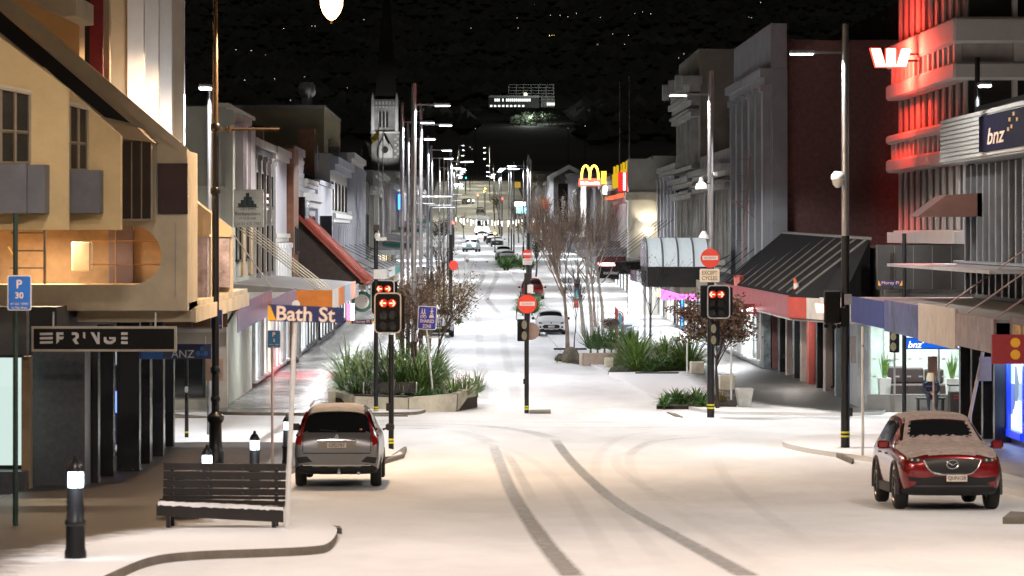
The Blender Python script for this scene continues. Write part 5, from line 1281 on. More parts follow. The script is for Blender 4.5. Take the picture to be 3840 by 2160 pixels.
MB().box(11.02, 14.4, 67, 91.8, 4.0, 4.06).build('roof', M('verandah_roof', (0.22,0.21,0.2)), nv)
MB().box(11.4, 16.8, 103.9, 104.2, PZ(1140,104), PZ(1116,104)).build('back_fascia', M('pale_fascia', (0.62,0.58,0.52)), nv)
for k in range(3): MB().tube((14.3, 68.5+k*4, 6.2), (11.3, 68.5+k*4, 4.08), 0.02, 0.02, 5).build('tie_rod', RUST, nv)
s = thing('shop_sign', 'dark mauve fascia sign with ochre painted panels cut off by the right edge', 'sign', (11.4, 63.5, 3.5))
MB().box(11.2, 11.3, 57, 66.3, 3.45, 4.15).build('sign_board', M('sign_dark_mauve', (0.10,0.06,0.07), 0.5), s)
for k in range(7):
    MB().box(11.185, 11.199, 57.4+k*1.25, 58.4+k*1.25, 3.62, 4.0).build('painted_panel', M('letter_ochre', (0.42,0.24,0.06), 0.6, 0, 0.7, 5), s)
s = thing('shop_sign', 'red hanging sign with yellow patches at the right edge', 'sign', (11.9, 64, 2.6))
MB().box(PX(3720,64), PX(3860,64), 64, 64.1, PZ(1365,64), PZ(1255,64)).build('sign_board', M('sign_dark_red', (0.30,0.015,0.02)), s)
for y in (1285, 1330): MB().disc_y(W(3808, y, 63.97), 0.1, 0.02, 10).build('yellow_patch', SIGNYEL, s)
# ------------------------------------------------------------------ traffic signals and road signs
VISOR = M('signal_black', (0.006,0.006,0.006), 0.7, spec=0.15)
def rounded(cx, cz, w, h, r, n=5):
    pts = []
    for sx, sz, a0 in ((1,1,0), (-1,1,PI/2), (-1,-1,PI), (1,-1,1.5*PI)):
        for i in range(n+1):
            a = a0+PI/2*i/n
            pts.append((cx+sx*(w/2-r)+r*math.cos(a), cz+sz*(h/2-r)+r*math.sin(a)))
    return pts
def target_board(t, x0, x1, y0, y1, Y, aspects):
    """signal head on a black target board with a white edge; aspects: list of (px, py, r_px, arrow) arrow in '<','>',None"""
    cx, cz, w, h = PX((x0+x1)/2,Y), PZ((y0+y1)/2,Y), (x1-x0)*Y/K, (y1-y0)*Y/K
    hd = MB().prism_y(rounded(cx, cz, w, h, 0.13), Y, Y+0.03).build('target_board', M('board_white_edge', (0.42,0.41,0.40), 0.5), t)
    MB().prism_y(rounded(cx, cz, w-0.07, h-0.07, 0.10), Y-0.012, Y-0.002).build('board_face', VISOR, hd)
    MB().box(cx-w*0.32, cx+w*0.62, Y+0.03, Y+0.28, cz-h*0.40, cz+h*0.44).build('signal_housing', VISOR, t, bevel=0.03)
    for (ax, ay, r, arrow) in aspects:
        c = W(ax, ay, Y); rr = r*Y/K
        ring = MB()
        n = 14; Yf = Y-0.2
        v = []
        for yy, q in ((Y-0.013, 1.0), (Yf, 1.0)):
            v += [(c.x+rr*math.cos(2*PI*i/n), yy if math.sin(2*PI*i/n) > -0.3 else Y-0.04, c.z+rr*math.sin(2*PI*i/n)) for i in range(n)]
        ring.add(v, [(i, (i+1) % n, n+(i+1) % n, n+i) for i in range(n)])
        rb = ring.build('visor', VISOR if not arrow else M('visor_lit', (0.03,0.012,0.012), 0.4), t, smooth=True)
        MB().disc_y((c.x, Y-0.02, c.z), rr*0.92, 0.006, 16).build('lens', M('signal_lens_dark', (0.02,0.02,0.02), 0.1) if not arrow else M('signal_lens_red', (0.12,0.012,0.01), 0.2, emit=(1,0.05,0.02), es=0.35), rb)
        if arrow:
            s = 1 if arrow == '>' else -1; q = rr
            for poly in ([(-0.55*s,-0.13),(0.15*s,-0.13),(0.15*s,0.13),(-0.55*s,0.13)], [(0.75*s,0.0),(0.35*s,0.62),(0.08*s,0.62),(0.42*s,0.0)], [(0.75*s,0.0),(0.42*s,0.0),(0.08*s,-0.62),(0.35*s,-0.62)]):
                pts = [(c.x+a*q, c.z+b*q) for a, b in poly]
                if s < 0: pts = pts[::-1]
                MB().prism_y(pts, Y-0.06, Y-0.045).build('arrow_light', REDLED, rb)
def pole(t, px, base, ytop, Y, r=0.07, mat=BLACK, bands=True):
    x = PX(px, Y); z0 = zg(Y)+base
    MB().tube((x,Y,z0-0.05), (x,Y,PZ(ytop,Y)), r, r, 12).build('pole', mat, t, smooth=True)
    if bands: MB().tube((x,Y,z0+0.12), (x,Y,z0+0.17), r*1.05, r*1.05, 12).tube((x,Y,z0+0.2), (x,Y,z0+0.25), r*1.05, r*1.05, 12).build('reflective_band', YELBAND, t, smooth=True)
def yellow_lens_head(t, px0, px1, y0, y1, Y, lens):
    MB().box(PX(px0,Y), PX(px1,Y), Y-0.1, Y+0.2, PZ(y1,Y), PZ(y0,Y)).build('side_signal_head', VISOR, t, bevel=0.02)
    for lx, ly, rx, ry in lens: MB().disc_y(W(lx,ly,Y-0.12), rx*Y/K, 0.018, 16, ry*Y/K).build('lens', LENSGREY, t)

Y1 = GY(1678, 0.12)
t = thing('traffic_signal', 'nearest framed traffic signal showing two red arrows behind the silver car', 'traffic light', (PX(1467,Y1), Y1, zg(Y1)+0.1))
pole(t, 1467, 0.1, 1255, Y1)
target_board(t, 1403, 1505, 1097, 1250, Y1, [(1438,1137,17,'<'), (1470,1137,17,'>'), (1438,1182,17,None), (1470,1182,17,None), (1438,1222,17,None), (1470,1222,17,None)])
MB().box(PX(1448,Y1), PX(1462,Y1), Y1-0.06, Y1+0.06, PZ(1540,Y1), PZ(1512,Y1)).build('push_button', BLACK, t)
Y2 = GY(1554)
t = thing('traffic_signal', 'framed red arrow signal half hidden behind the nearest signal on the left', 'traffic light', (PX(1410,Y2), Y2, zg(Y2)))
pole(t, 1410, 0, 845, Y2, 0.07)
target_board(t, 1390, 1480, 1050, 1182, Y2, [(1424,1083,14,'<'), (1454,1083,14,'>'), (1424,1120,14,None), (1454,1120,14,None), (1424,1155,14,None), (1454,1155,14,None)])
MB().box(PX(1402,Y2), PX(1450,Y2), Y2-0.1, Y2+0.12, PZ(1046,Y2), PZ(1010,Y2)).build('junction_box', WHITEP, t)
MB().box(PX(1400,Y2), PX(1422,Y2), Y2-0.09, Y2+0.09, PZ(862,Y2), PZ(843,Y2)).build('camera_box', BLACK, t)
MB().lathe(W(1415,885,Y2-0.15), [(0.02,-0.12),(0.09,-0.06),(0.1,0.02),(0.06,0.1)], 12).box(PX(1410,Y2), PX(1450,Y2), Y2-0.2, Y2-0.05, PZ(902,Y2), PZ(890,Y2)).build('camera', WHITEP, t)
# centre pole: no entry disc and side head
def no_entry(t, px, py, r, Y, txt=True):
    c = W(px, py, Y); rr = r*Y/K
    d = MB().disc_y((c.x, Y, c.z), rr, 0.02, 32).build('no_entry_disc', SIGNRED, t)
    MB().box(c.x-rr*0.80, c.x+rr*0.80, Y-0.010, Y-0.002, c.z-rr*0.19, c.z+rr*0.24).build('white_bar', SIGNWHITE, d)
    if txt: text('lettering', 'NO ENTRY', M('sign_ink_red', (0.45,0.08,0.05), 0.5), d, (c.x, Y-0.014, c.z+rr*0.02), w=rr*1.2, h=rr*0.24)
    return d
Y3 = GY(1551)
t = thing('sign_pole', 'black pole with large round no-entry sign standing mid-street', 'sign', (PX(1976,Y3), Y3, zg(Y3)))
pole(t, 1975, 0, 1024, Y3, 0.075)
no_entry(t, 1977, 1140, 35.5, Y3-0.12)
yellow_lens_head(t, 1940, 1968, 1197, 1279, Y3, ((1966,1218,10,17), (1966,1259,10,17)))
MB().disc_y(W(1990,1242,Y3+0.15), 0.29, 0.02, 20).build('sign_back', M('sign_back', (0.25,0.16,0.13), 0.5), t)
MB().box(PX(1966,Y3), PX(1990,Y3), Y3-0.12, Y3+0.12, PZ(1062,Y3), PZ(1026,Y3)).build('black_cabinet', BLACK, t)
MB().box(PX(1977,Y3), PX(1999,Y3), Y3-0.16, Y3+0.05, PZ(1099,Y3), PZ(1068,Y3)).build('grey_cabinet', WHITEP, t, bevel=0.01)
MB().path([W(1970,1075,Y3-.1), W(1950,1110,Y3-.1), W(1936,1170,Y3-.1), W(1936,1195,Y3-.1), W(1945,1210,Y3-.1)], 0.015, 5).build('cable', BLACK, t)
MB().box(PX(1962,Y3), PX(1972,Y3), Y3-0.08, Y3, PZ(1440,Y3), PZ(1420,Y3)).build('push_button', BLACK, t)
Y4 = 118.0
t = thing('sign_pole', 'smaller no-entry and except-cycles signs directly above the mid-street sign', 'sign', (PX(1977,205), 205, zg(205)))
Yq = 205
MB().tube((PX(1982,Yq),Yq,zg(Yq)), (PX(1982,Yq),Yq,PZ(900,Yq)), 0.09, 0.09, 10).build('pole', BLACK, t, smooth=True)
no_entry(t, 1977, 953, 17, Yq-0.15, False)
MB().prism_y(rounded(PX(1977,Yq), PZ(981,Yq), 34*Yq/K, 24*Yq/K, 0.05), Yq-0.15, Yq-0.13).build('plate', SIGNWHITE, t)
text('lettering', 'EXCEPT\nCYCLES', M('sign_ink_red', (0.45,0.08,0.05), 0.5), t, (PX(1977,Yq), Yq-0.155, PZ(981,Yq)), w=0.46, h=0.3)
# right pole: no entry, except cycles, signal
Y5 = GY(1567)-0.25
t = thing('traffic_signal', 'framed red arrow signal under round no-entry and except-cycles signs', 'traffic light', (PX(2665,Y5), Y5, zg(Y5)))
no_entry(t, 2663, 968, 36, Y5-0.02)
pl = MB().prism_y(rounded(PX(2661,Y5), PZ(1033,Y5), 74*Y5/K, 50*Y5/K, 0.05), Y5-0.02, Y5).build('plate', SIGNWHITE, t)
MB().prism_y(rounded(PX(2661,Y5), PZ(1033,Y5), 68*Y5/K, 44*Y5/K, 0.04), Y5-0.026, Y5-0.021).build('plate_face', M('plate_peach', (0.80,0.62,0.42), 0.4), pl)
text('lettering', 'EXCEPT\nCYCLES', INK, pl, (PX(2661,Y5), Y5-0.03, PZ(1033,Y5)), w=0.48, h=0.29)
target_board(t, 2652, 2738, 1069, 1195, Y5, [(2672,1104,15,'<'), (2702,1104,15,'>'), (2672,1138,14,None), (2702,1138,14,None), (2672,1172,14,None), (2702,1172,14,None)])
MB().box(PX(2628,Y5), PX(2660,Y5), Y5+0.05, Y5+0.3, PZ(1190,Y5), PZ(1070,Y5)).build('rear_signal_head', VISOR, t, bevel=0.03)
yellow_lens_head(t, 2668, 2698, 1206, 1296, Y5, ((2676,1233,10,17), (2676,1275,10,17)))
MB().lathe(W(2630,690,Y5), [(0.2,-0.16),(0.16,0.0),(0.08,0.06),(0.05,0.2)], 12).build('white_loudspeaker', WHITEP, t, smooth=True)
MB().tube(W(2630,680,Y5), W(2663,690,Y5), 0.02, 0.02, 6).build('bracket', BLACK, t)
MB().lathe(W(2640,890,Y5-.1), [(0.16,-0.05),(0.18,0.0),(0.1,0.1),(0.06,0.2)], 12).build('camera', WHITEP, t, smooth=True)
MB().box(PX(2676,Y5), PX(2690,Y5), Y5-0.1, Y5+0.1, PZ(660,Y5), PZ(645,Y5)).build('camera_box', WHITEP, t)
# signal seen from behind on the near right pole
Y6 = GY(1680, 0.12)-0.05
t = thing('traffic_signal', 'unlit back of a black traffic signal on the near right lamp pole', 'traffic light', (PX(3150,Y6), Y6, zg(Y6)+0.12))
MB().box(PX(3090,Y6), PX(3150,Y6), Y6-0.18, Y6+0.1, PZ(1212,Y6), PZ(1090,Y6)).box(PX(3150,Y6)+.002, PX(3180,Y6), Y6-0.2, Y6-0.05, PZ(1225,Y6), PZ(1150,Y6)).build('rear_signal_head', VISOR, t, bevel=0.03)
MB().box(PX(3164,Y6), PX(3190,Y6), Y6-0.25, Y6-0.1, PZ(1142,Y6), PZ(1103,Y6)).build('grey_cabinet', M('cabinet_grey', (0.22,0.22,0.23), 0.5), t)
for a, b in ((3098,1222), (3128,1226), (3146,1222)): MB().tube(W(a,b,Y6-.1), W(a,b,Y6-.3), 0.05, 0.06, 10).build('visor', VISOR, t)
MB().lathe(W(3142,672,Y6-.15), [(0.05,-0.22),(0.13,-0.14),(0.15,-0.02),(0.18,0.0),(0.17,0.1),(0.1,0.2)], 14).build('dome_camera', WHITEP, t, smooth=True)
MB().box(PX(3192,Y6), PX(3208,Y6), Y6-0.05, Y6+0.1, PZ(1360,Y6), PZ(1262,Y6)).build('control_box', M('cabinet_grey', (0.22,0.22,0.23)), t)
MB().box(PX(3178,Y6), PX(3196,Y6), Y6-0.1, Y6, PZ(1560,Y6), PZ(1528,Y6)).build('push_button', BLACK, t)
# pole with two-lens head and street name on the far side at right
Y7 = 103.6
t = thing('street_name_post', 'black post with pedestrian signal and small navy street name plate at right', 'sign', (PX(3391,Y7), Y7, zg(Y7)))
pole(t, 3391, 0.05, 875, Y7, 0.07, bands=False)
yellow_lens_head(t, 3338, 3372, 1244, 1322, Y7, ((3350,1262,11,15), (3350,1300,11,16)))
MB().box(PX(3292,Y7), PX(3384,Y7), Y7-0.04, Y7-0.02, PZ(1072,Y7), PZ(1052,Y7)).build('name_plate', NAVY, t)
for a, s_ in ((3293, 1), (3383, -1)): MB().prism_y([(PX(a,Y7),PZ(1071,Y7)), (PX(a+s_*10,Y7),PZ(1071,Y7)), (PX(a+s_*2,Y7),PZ(1053,Y7)), (PX(a,Y7),PZ(1053,Y7))] if s_ > 0 else [(PX(a-10,Y7),PZ(1071,Y7)), (PX(a,Y7),PZ(1071,Y7)), (PX(a,Y7),PZ(1053,Y7)), (PX(a-2,Y7),PZ(1053,Y7))], Y7-0.052, Y7-0.042).build('yellow_corner', SIGNYEL, t)
text('lettering', 'Moray Pl', M('sign_peach', (0.8,0.5,0.36), 0.5), t, (PX(3338,Y7), Y7-0.05, PZ(1062,Y7)), w=0.56, h=0.13)
# Bath St sign on the leaning white pole
t = thing('street_name_sign', 'large navy street name sign with white letters on a leaning white pole', 'sign', G(1075, 1985, 0.12))
Yb = GY(1985, 0.12)
MB().tube(G(1075,1985,0.12), W(1108,1160,Yb), 0.035, 0.035, 12).build('pole', WHITEP, t, smooth=True)
pl = MB().prism_y([(PX(1007,Yb),PZ(1203,Yb)), (PX(1289,Yb),PZ(1212,Yb)), (PX(1291,Yb),PZ(1154,Yb)), (PX(1008,Yb),PZ(1140,Yb))], Yb-0.06, Yb-0.04).build('name_plate', NAVY, t)
MB().prism_y([(PX(1005,Yb),PZ(1200,Yb)), (PX(1037,Yb),PZ(1201,Yb)), (PX(1014,Yb),PZ(1146,Yb)), (PX(1006,Yb),PZ(1146,Yb))], Yb-0.072, Yb-0.062).build('yellow_corner', SIGNYEL, pl)
text('lettering', 'Bath St', M('sign_peach_white', (0.85,0.66,0.52), 0.5), pl, (PX(1148,Yb), Yb-0.07, PZ(1177,Yb)), w=0.82, h=0.21, bold=0.02, rot=(PI/2, R(1.8), 0))
MB().disc_y(W(1109,1141,Yb-.05), 0.055, 0.05, 12).build('pole_cap', WHITEP, t)
# Moray Pl small plate left of the signals
Ym = 106
t = thing('street_name_sign', 'small navy street name plate with yellow ends beside the left signals', 'sign', W(1355, 1216, Ym))
pl = MB().prism_y([(PX(1318,Ym),PZ(1214,Ym)), (PX(1396,Ym),PZ(1216,Ym)), (PX(1402,Ym),PZ(1198,Ym)), (PX(1312,Ym),PZ(1200,Ym))], Ym-0.03, Ym).build('name_plate', NAVY, t)
for a, s_ in ((1315, 1), (1398, -1)): MB().prism_y([(PX(a-3,Ym),PZ(1214,Ym)), (PX(a+4,Ym),PZ(1214,Ym)), (PX(a+2*s_,Ym),PZ(1200,Ym)), (PX(a-4,Ym),PZ(1200,Ym))], Ym-0.042, Ym-0.032).build('yellow_corner', SIGNYEL, pl)
text('lettering', 'Moray Pl', M('sign_peach', (0.8,0.5,0.36)), pl, (PX(1356,Ym), Ym-0.045, PZ(1207,Ym)), w=0.52, h=0.13)
MB().tube(W(1345,1205,Ym+.03), W(1412,1192,Ym+.03), 0.02, 0.02, 6).build('bracket', ALU, t)
# shared zone sign
Ys = 106.5
t = thing('shared_zone_sign', 'tilted blue shared zone sign with white pictograms on a white pole', 'sign', (PX(1622,Ys), Ys, 0.1))
MB().tube((PX(1624,Ys),Ys,0.5), W(1600,1235,Ys), 0.035, 0.035, 10).build('pole', WHITEP, t, smooth=True)
rotm = Euler((0, R(3.0), 0)); cz = W(1602, 1192, Ys-0.06)
def rp(pts):
    out = []
    for x, z in pts:
        v = rotm.to_matrix()@Vector((x-cz.x, 0, z-cz.z)); out.append((cz.x+v.x, cz.z+v.z))
    return out
def rot_part(poly, y0, y1, name, mat, par): return MB().prism_y(rp(poly), y0, y1).build(name, mat, par)
sw, sh = 71*Ys/K, 88*Ys/K
pl = rot_part(rounded(cz.x, cz.z, sw, sh, 0.06), Ys-0.08, Ys-0.06, 'sign_plate', SIGNWHITE, t)
rot_part(rounded(cz.x, cz.z, sw-0.05, sh-0.05, 0.045), Ys-0.087, Ys-0.081, 'sign_face', M('shared_blue', (0.02,0.03,0.30), 0.4), pl)
PEA = M('sign_peach_white', (0.85,0.66,0.52), 0.5)
def pos(u, v): 
    q = rotm.to_matrix()@Vector((u*sw/2, 0, v*sh/2)); return Vector((cz.x+q.x, Ys-0.09, cz.z+q.z))
text('lettering', 'SHARED', PEA, pl, pos(0,-0.27), w=sw*0.74, h=0.115, rot=(PI/2, R(3), 0), bold=0.02)
text('lettering', 'ZONE', PEA, pl, pos(0,-0.70), w=sw*0.46, h=0.115, rot=(PI/2, R(3), 0), bold=0.02)
def blob(u, v, w, h, nm='pictogram'):
    c = pos(u, v); MB().disc_y((c.x, Ys-0.094, c.z), w, 0.006, 10, h).build(nm, PEA, pl)
def stick(a, b, r=0.014):
    MB().tube(pos(*a), pos(*b), r, r, 5).build('pictogram', PEA, pl)
blob(0.45,0.80,0.022,0.024); stick((0.45,0.7),(0.45,0.5),.02); stick((0.45,0.5),(0.33,0.28)); stick((0.45,0.5),(0.6,0.28)); stick((0.45,0.68),(0.3,0.52),.01); stick((0.45,0.68),(0.62,0.55),.01)
for q in (-0.56, -0.30):
    blob(q,0.72,0.018,0.02); stick((q,0.64),(q-.02,0.48),.018); stick((q,0.48),(q-.14,0.3),.011); stick((q,0.48),(q+.12,0.3),.011)
for q in (-0.60, -0.24): 
    c = pos(q, 0.08)
    MB().path([(c.x+0.045*math.cos(a), Ys-0.092, c.z+0.045*math.sin(a)) for a in np.linspace(0, 2*PI, 13)], 0.008, 4).build('pictogram', PEA, pl)
stick((-0.60,0.08),(-0.47,0.24),.008); stick((-0.47,0.24),(-0.30,0.24),.008); stick((-0.30,0.24),(-0.24,0.08),.008); stick((-0.42,0.08),(-0.30,0.24),.008)
c = pos(0.45, 0.12); MB().prism_y([(c.x-.075,c.z-.04),(c.x+.075,c.z-.04),(c.x+.075,c.z+.015),(c.x+.045,c.z+.055),(c.x-.045,c.z+.055),(c.x-.075,c.z+.015)], Ys-0.096, Ys-0.088).build('pictogram', PEA, pl)
MB().box(PX(1600,Ys), PX(1650,Ys), Ys-0.05, Ys-0.03, PZ(1268,Ys), PZ(1262,Ys)).build('bracket', STEEL, t)
# parking signs
def parking(label, px0, px1, y0, y1, Y, num, base, face=None, polepx=None, poler=0.03, polemat=None, sub='AT ALL TIMES'):
    t = thing('parking_sign', label, 'sign', (PX((px0+px1)/2,Y), Y, zg(Y)+base))
    cx, cz, w, h = PX((px0+px1)/2,Y), PZ((y0+y1)/2,Y), (px1-px0)*Y/K, (y1-y0)*Y/K
    pl = MB().prism_y(rounded(cx, cz, w, h, 0.035), Y-0.06, Y-0.045).build('sign_plate', SIGNWHITE, t)
    MB().prism_y(rounded(cx, cz, w-0.03, h-0.03, 0.025), Y-0.066, Y-0.061).build('sign_face', face or SIGNBLUE, pl)
    text('lettering', 'P', PEA, pl, (cx, Y-0.07, cz+h*0.25), h=h*0.24, bold=0.02)
    text('lettering', num, PEA, pl, (cx, Y-0.07, cz-h*0.07), h=h*0.18, bold=0.015)
    text('lettering', sub, PEA, pl, (cx, Y-0.07, cz-h*0.31), w=w*0.74, h=h*0.06)
    text('lettering', 'In This Area', PEA, pl, (cx, Y-0.07, cz-h*0.42), w=w*0.62, h=h*0.06)
    if polepx:
        MB().tube((PX(polepx,Y),Y,zg(Y)+base-.05), (PX(polepx,Y),Y,PZ(y0,Y)), poler, poler, 10).build('pole', polemat or WHITEP, t, smooth=True)
    return t
parking('blue parking sign reading 30 at the left edge', 30, 120, 1032, 1164, 46, '30', 0.13, M('parking_blue', (0.02,0.14,0.48), 0.4))
t = thing('sign_pole', 'dark green post rising behind the left edge parking sign', 'pole', (PX(58,46.6), 46.6, zg(46)+.13))
MB().tube((PX(58,46.6), 46.6, zg(46)), (PX(58,46.6), 46.6, PZ(800,46.6)), 0.04, 0.035, 10).build('pole', M('dark_green_post', (0.012,0.03,0.02), 0.4), t, smooth=True)
MB().tube((PX(52,46.6), 46.6, PZ(960,46.6)), (PX(30,46.6), 46.6, PZ(925,46.6)), 0.012, 0.012, 6).build('cable', SIGNYEL, t)
parking('small dark blue parking sign clamped on the warm lamp post', 790, 836, 1160, 1236, 75.5, '5', 0.13, M('parking_navy', (0.012,0.03,0.22), 0.4))
parking('blue parking sign on a thin peach pole behind the street name sign', 1003, 1053, 1237, 1305, 76, '5', 0.13, M('parking_teal', (0.01,0.12,0.32), 0.4), polepx=1021, polemat=M('peach_pole', (0.55,0.42,0.36), 0.5))
t = thing('sign_board', 'pair of blank pinkish sign backs clamped to the warm lamp post', 'sign', (PX(800,75.6), 75.6, zg(75)+.13))
MB().box(PX(774,75.6), PX(838,75.6), 75.62, 75.64, PZ(1428,75.6), PZ(1344,75.6)).build('blank_plate', M('pink_plate', (0.50,0.38,0.33), 0.5), t)
# small black posts near the crossing
t = thing('signal_post', 'slim black push-button post with white notice beside the left crossing', 'post', G(700, 1640))
p7 = G(700, 1640)
MB().tube(p7, (p7.x, p7.y, PZ(1300,p7.y)), 0.055, 0.05, 10).build('pole', BLACK, t, smooth=True)
MB().prism_y(rounded(p7.x, PZ(1460,p7.y), 0.1, 0.18, 0.045), p7.y-0.075, p7.y-0.06).build('notice', WHITEP, t)
MB().tube((p7.x,p7.y,p7.z+.12), (p7.x,p7.y,p7.z+.17), 0.058, 0.058, 10).build('reflective_band', YELBAND, t)
p8 = Vector((PX(785,103.5), 103.5, 0.05))
t = thing('signal_post', 'thick black post with yellow band behind the warm lamp post', 'post', p8)
MB().tube(p8, (p8.x, p8.y, 3.0), 0.075, 0.07, 10).build('pole', BLACK, t, smooth=True)
MB().tube((p8.x,p8.y,p8.z+.12), (p8.x,p8.y,p8.z+.2), 0.078, 0.078, 10).build('reflective_band', YELBAND, t)
# plain white posts on the right
for lab, px, py, ytop in (('thin white pole just right of the near right signal pole', 3235, 1708, 1225), ('thin white pole behind the framed signal on the right', 2742, 1500, 1080), ('thin white pole in front of the right-hand flax bed', 2577, 1405, 1112), ('slim white pole beyond the flax bed near the bare tree', 2242, 1270, 1065)):
    q = G(px, py, 0.12)
    t = thing('sign_post', lab, 'pole', q)
    MB().tube(q, (q.x, q.y, PZ(ytop, q.y)), 0.035, 0.035, 10).build('pole', WHITEP, t, smooth=True)
    MB().tube((q.x,q.y,PZ(ytop,q.y)-0.5), (q.x,q.y,PZ(ytop,q.y)-0.45), 0.042, 0.042, 8).build('clamp', STEEL, t)
q = G(3622, 1645, 0.12); q.y = 84; q = Vector((PX(3632,84), 84, zg(84)+.13))
t = thing('sign_post', 'peach-lit pole carrying the back of a small sign behind the red car', 'pole', q)
MB().tube((PX(3615,84),84,q.z), (PX(3700,84)-0.1,84,PZ(1320,84)), 0.045, 0.045, 10).build('pole', M('peach_pole', (0.55,0.42,0.36)), t, smooth=True)
MB().box(PX(3670,84), PX(3716,84), 83.9, 83.92, PZ(1428,84), PZ(1338,84)).build('sign_back', M('sign_back_peach', (0.42,0.33,0.27), 0.5), t)
t = thing('sign_post', 'thin peach pole with small blank sign in front of the bank window', 'pole', (PX(3502,92), 92, zg(92)+.1))
MB().tube((PX(3502,92),92,zg(92)), (PX(3502,92),92,PZ(1335,92)), 0.035, 0.035, 10).build('pole', M('peach_pole', (0.55,0.42,0.36)), t, smooth=True)
MB().box(PX(3478,92), PX(3514,92), 91.93, 91.95, PZ(1398,92), PZ(1336,92)).build('sign_back', M('sign_back', (0.25,0.16,0.13)), t)
t = thing('waste_bin', 'dark rectangular litter bin with red print beside the bank window', 'bin', (PX(3588,103), 103, 0.1))
MB().box(PX(3558,103), PX(3612,103), 102.7, 103.2, 0.1, PZ(1468,103)).build('bin_body', M('bin_dark', (0.03,0.025,0.025), 0.4), t, bevel=0.02)
MB().box(PX(3555,103), PX(3615,103), 102.65, 103.25, PZ(1446,103), PZ(1441,103)).build('bin_lid', M('bin_dark', (0.03,0.025,0.025)), t)
for a in (3560, 3608): MB().tube((PX(a,103),102.9,PZ(1468,103)), (PX(a,103),102.9,PZ(1445,103)), 0.02, 0.02, 6).build('lid_post', STEEL, t)
for k in range(2): MB().box(PX(3572,103), PX(3600,103), 102.68, 102.695, PZ(1484+k*10,103), PZ(1480+k*10,103)).build('red_print', M('bin_red', (0.4,0.03,0.03)), t)
# hostel sign, angled panels, flags
s = box_sign('hostel_sign', 'white square hostel sign with dark skyline picture on the left', 870, 988, 710, 852, 108.2, M('hostel_white', (0.55,0.55,0.51), 0.6), M('hostel_edge', (0.45,0.44,0.40)))
Yh = 108.2
for k, (x0, x1, y0) in enumerate(((893,905,762), (903,916,750), (914,924,738), (922,935,724), (933,945,738), (943,952,752), (950,962,764))):
    MB().box(PX(x0,Yh), PX(x1,Yh), Yh-0.02-0.001*k, Yh-0.0135, PZ(776,Yh), PZ(y0,Yh)).build('skyline_tower', M('skyline_teal', (0.012,0.05,0.055), 0.5) if k % 2 == 0 else M('skyline_black', (0.01,0.015,0.02), 0.5), s)
MB().prism_y([(PX(885,Yh),PZ(778,Yh)), (PX(972,Yh),PZ(778,Yh)), (PX(950,Yh),PZ(771,Yh)), (PX(908,Yh),PZ(771,Yh))], Yh-0.03, Yh-0.0135).build('skyline_base', M('skyline_black', (0.01,0.015,0.02)), s)
GREYI = M('grey_ink', (0.10,0.10,0.10), 0.6)
text('lettering', 'UpTown', GREYI, s, W(929, 783, Yh-.03), w=0.54, h=0.13)
text('lettering', 'Backpackers', GREYI, s, W(929, 803, Yh-.03), w=0.86, h=0.15)
text('lettering', 'ITS GOOD HERE', GREYI, s, W(929, 819, Yh-.03), w=0.58, h=0.07)
text('lettering', 'Call 03 425 7783', GREYI, s, W(928, 839, Yh-.03), w=0.9, h=0.10)
for lab, x0, x1, yt0, yt1, yb0, yb1 in (('lilac shiny angled fascia panel behind the warm lamp post', 893, 1020, 1145, 1085, 1248, 1178), ('smaller lilac shiny angled panel behind the street name sign', 1025, 1112, 1120, 1080, 1170, 1150)):
    s = thing('angled_sign', lab, 'sign', W(x0, yb0, 90))
    a, b, c, d = W(x0,yb0,88), W(x1,yb1,101), W(x1,yt1,101), W(x0,yt0,88)
    n_ = Vector((0.03,0.0,0))
    MB().add([a,b,c,d,a-n_,b-n_,c-n_,d-n_], [(0,1,2,3),(7,6,5,4),(0,4,5,1),(1,5,6,2),(2,6,7,3),(3,7,4,0)]).build('panel', SHEEN, s)
s = thing('loudspeaker', 'brown tilted loudspeaker box beside the lilac panel', 'loudspeaker', W(880, 1160, 86))
MB().cbox(W(880, 1150, 86), (0.28, 0.3, 0.25), Euler((0, R(-35), 0))).build('speaker_box', M('speaker_brown', (0.22,0.12,0.06), 0.5), s)
MB().tube(W(880,1165,86), W(850,1215,86), 0.04, 0.04, 6).build('bracket', BLACK, s)
s = thing('flag_pole', 'flagpole with a drooping yellow and black flag before the church tower', 'flag', W(1418, 900, 262))
MB().tube(W(1418,905,262), W(1420,462,262), 0.06, 0.04, 8).build('pole', WHITEP, s, smooth=True)
fl = MB(); 
pts = [W(1418,480,262), W(1406,500,262), W(1393,515,262), W(1392,545,262), W(1404,532,262), W(1418,522,262)]
fl.add([p for p in pts]+[p+Vector((0,0.04,0)) for p in pts], [(0,1,2,3,4,5), (11,10,9,8,7,6)]).build('flag', M('flag_yellow', (0.5,0.36,0.03), 0.7, 0, 0.8, 0.6), s)
s = thing('flag_pole', 'second flagpole with a dark flag hanging before the church door gable', 'flag', W(1437, 900, 270))
MB().tube(W(1436,905,270), W(1436,470,270), 0.06, 0.04, 8).build('pole', WHITEP, s, smooth=True)
pts = [W(1437,490,270), W(1444,520,270), W(1459,545,270), W(1460,535,270), W(1450,512,270)]
MB().add([p for p in pts]+[p+Vector((0,0.04,0)) for p in pts], [(0,1,2,3,4), (9,8,7,6,5)]).build('flag', M('flag_dark', (0.03,0.03,0.02), 0.7, 0, 0.9, 0.7), s)
s = thing('flag_pole', 'small pale blue pennant on the roof of the scale-clad shop', 'flag', W(1193, 640, 160))
MB().tube(W(1192,640,160), W(1191,545,160), 0.03, 0.02, 6).build('pole', WHITEP, s)
pts = [W(1191,548,160), W(1198,590,160), W(1196,612,160), W(1188,600,160)]
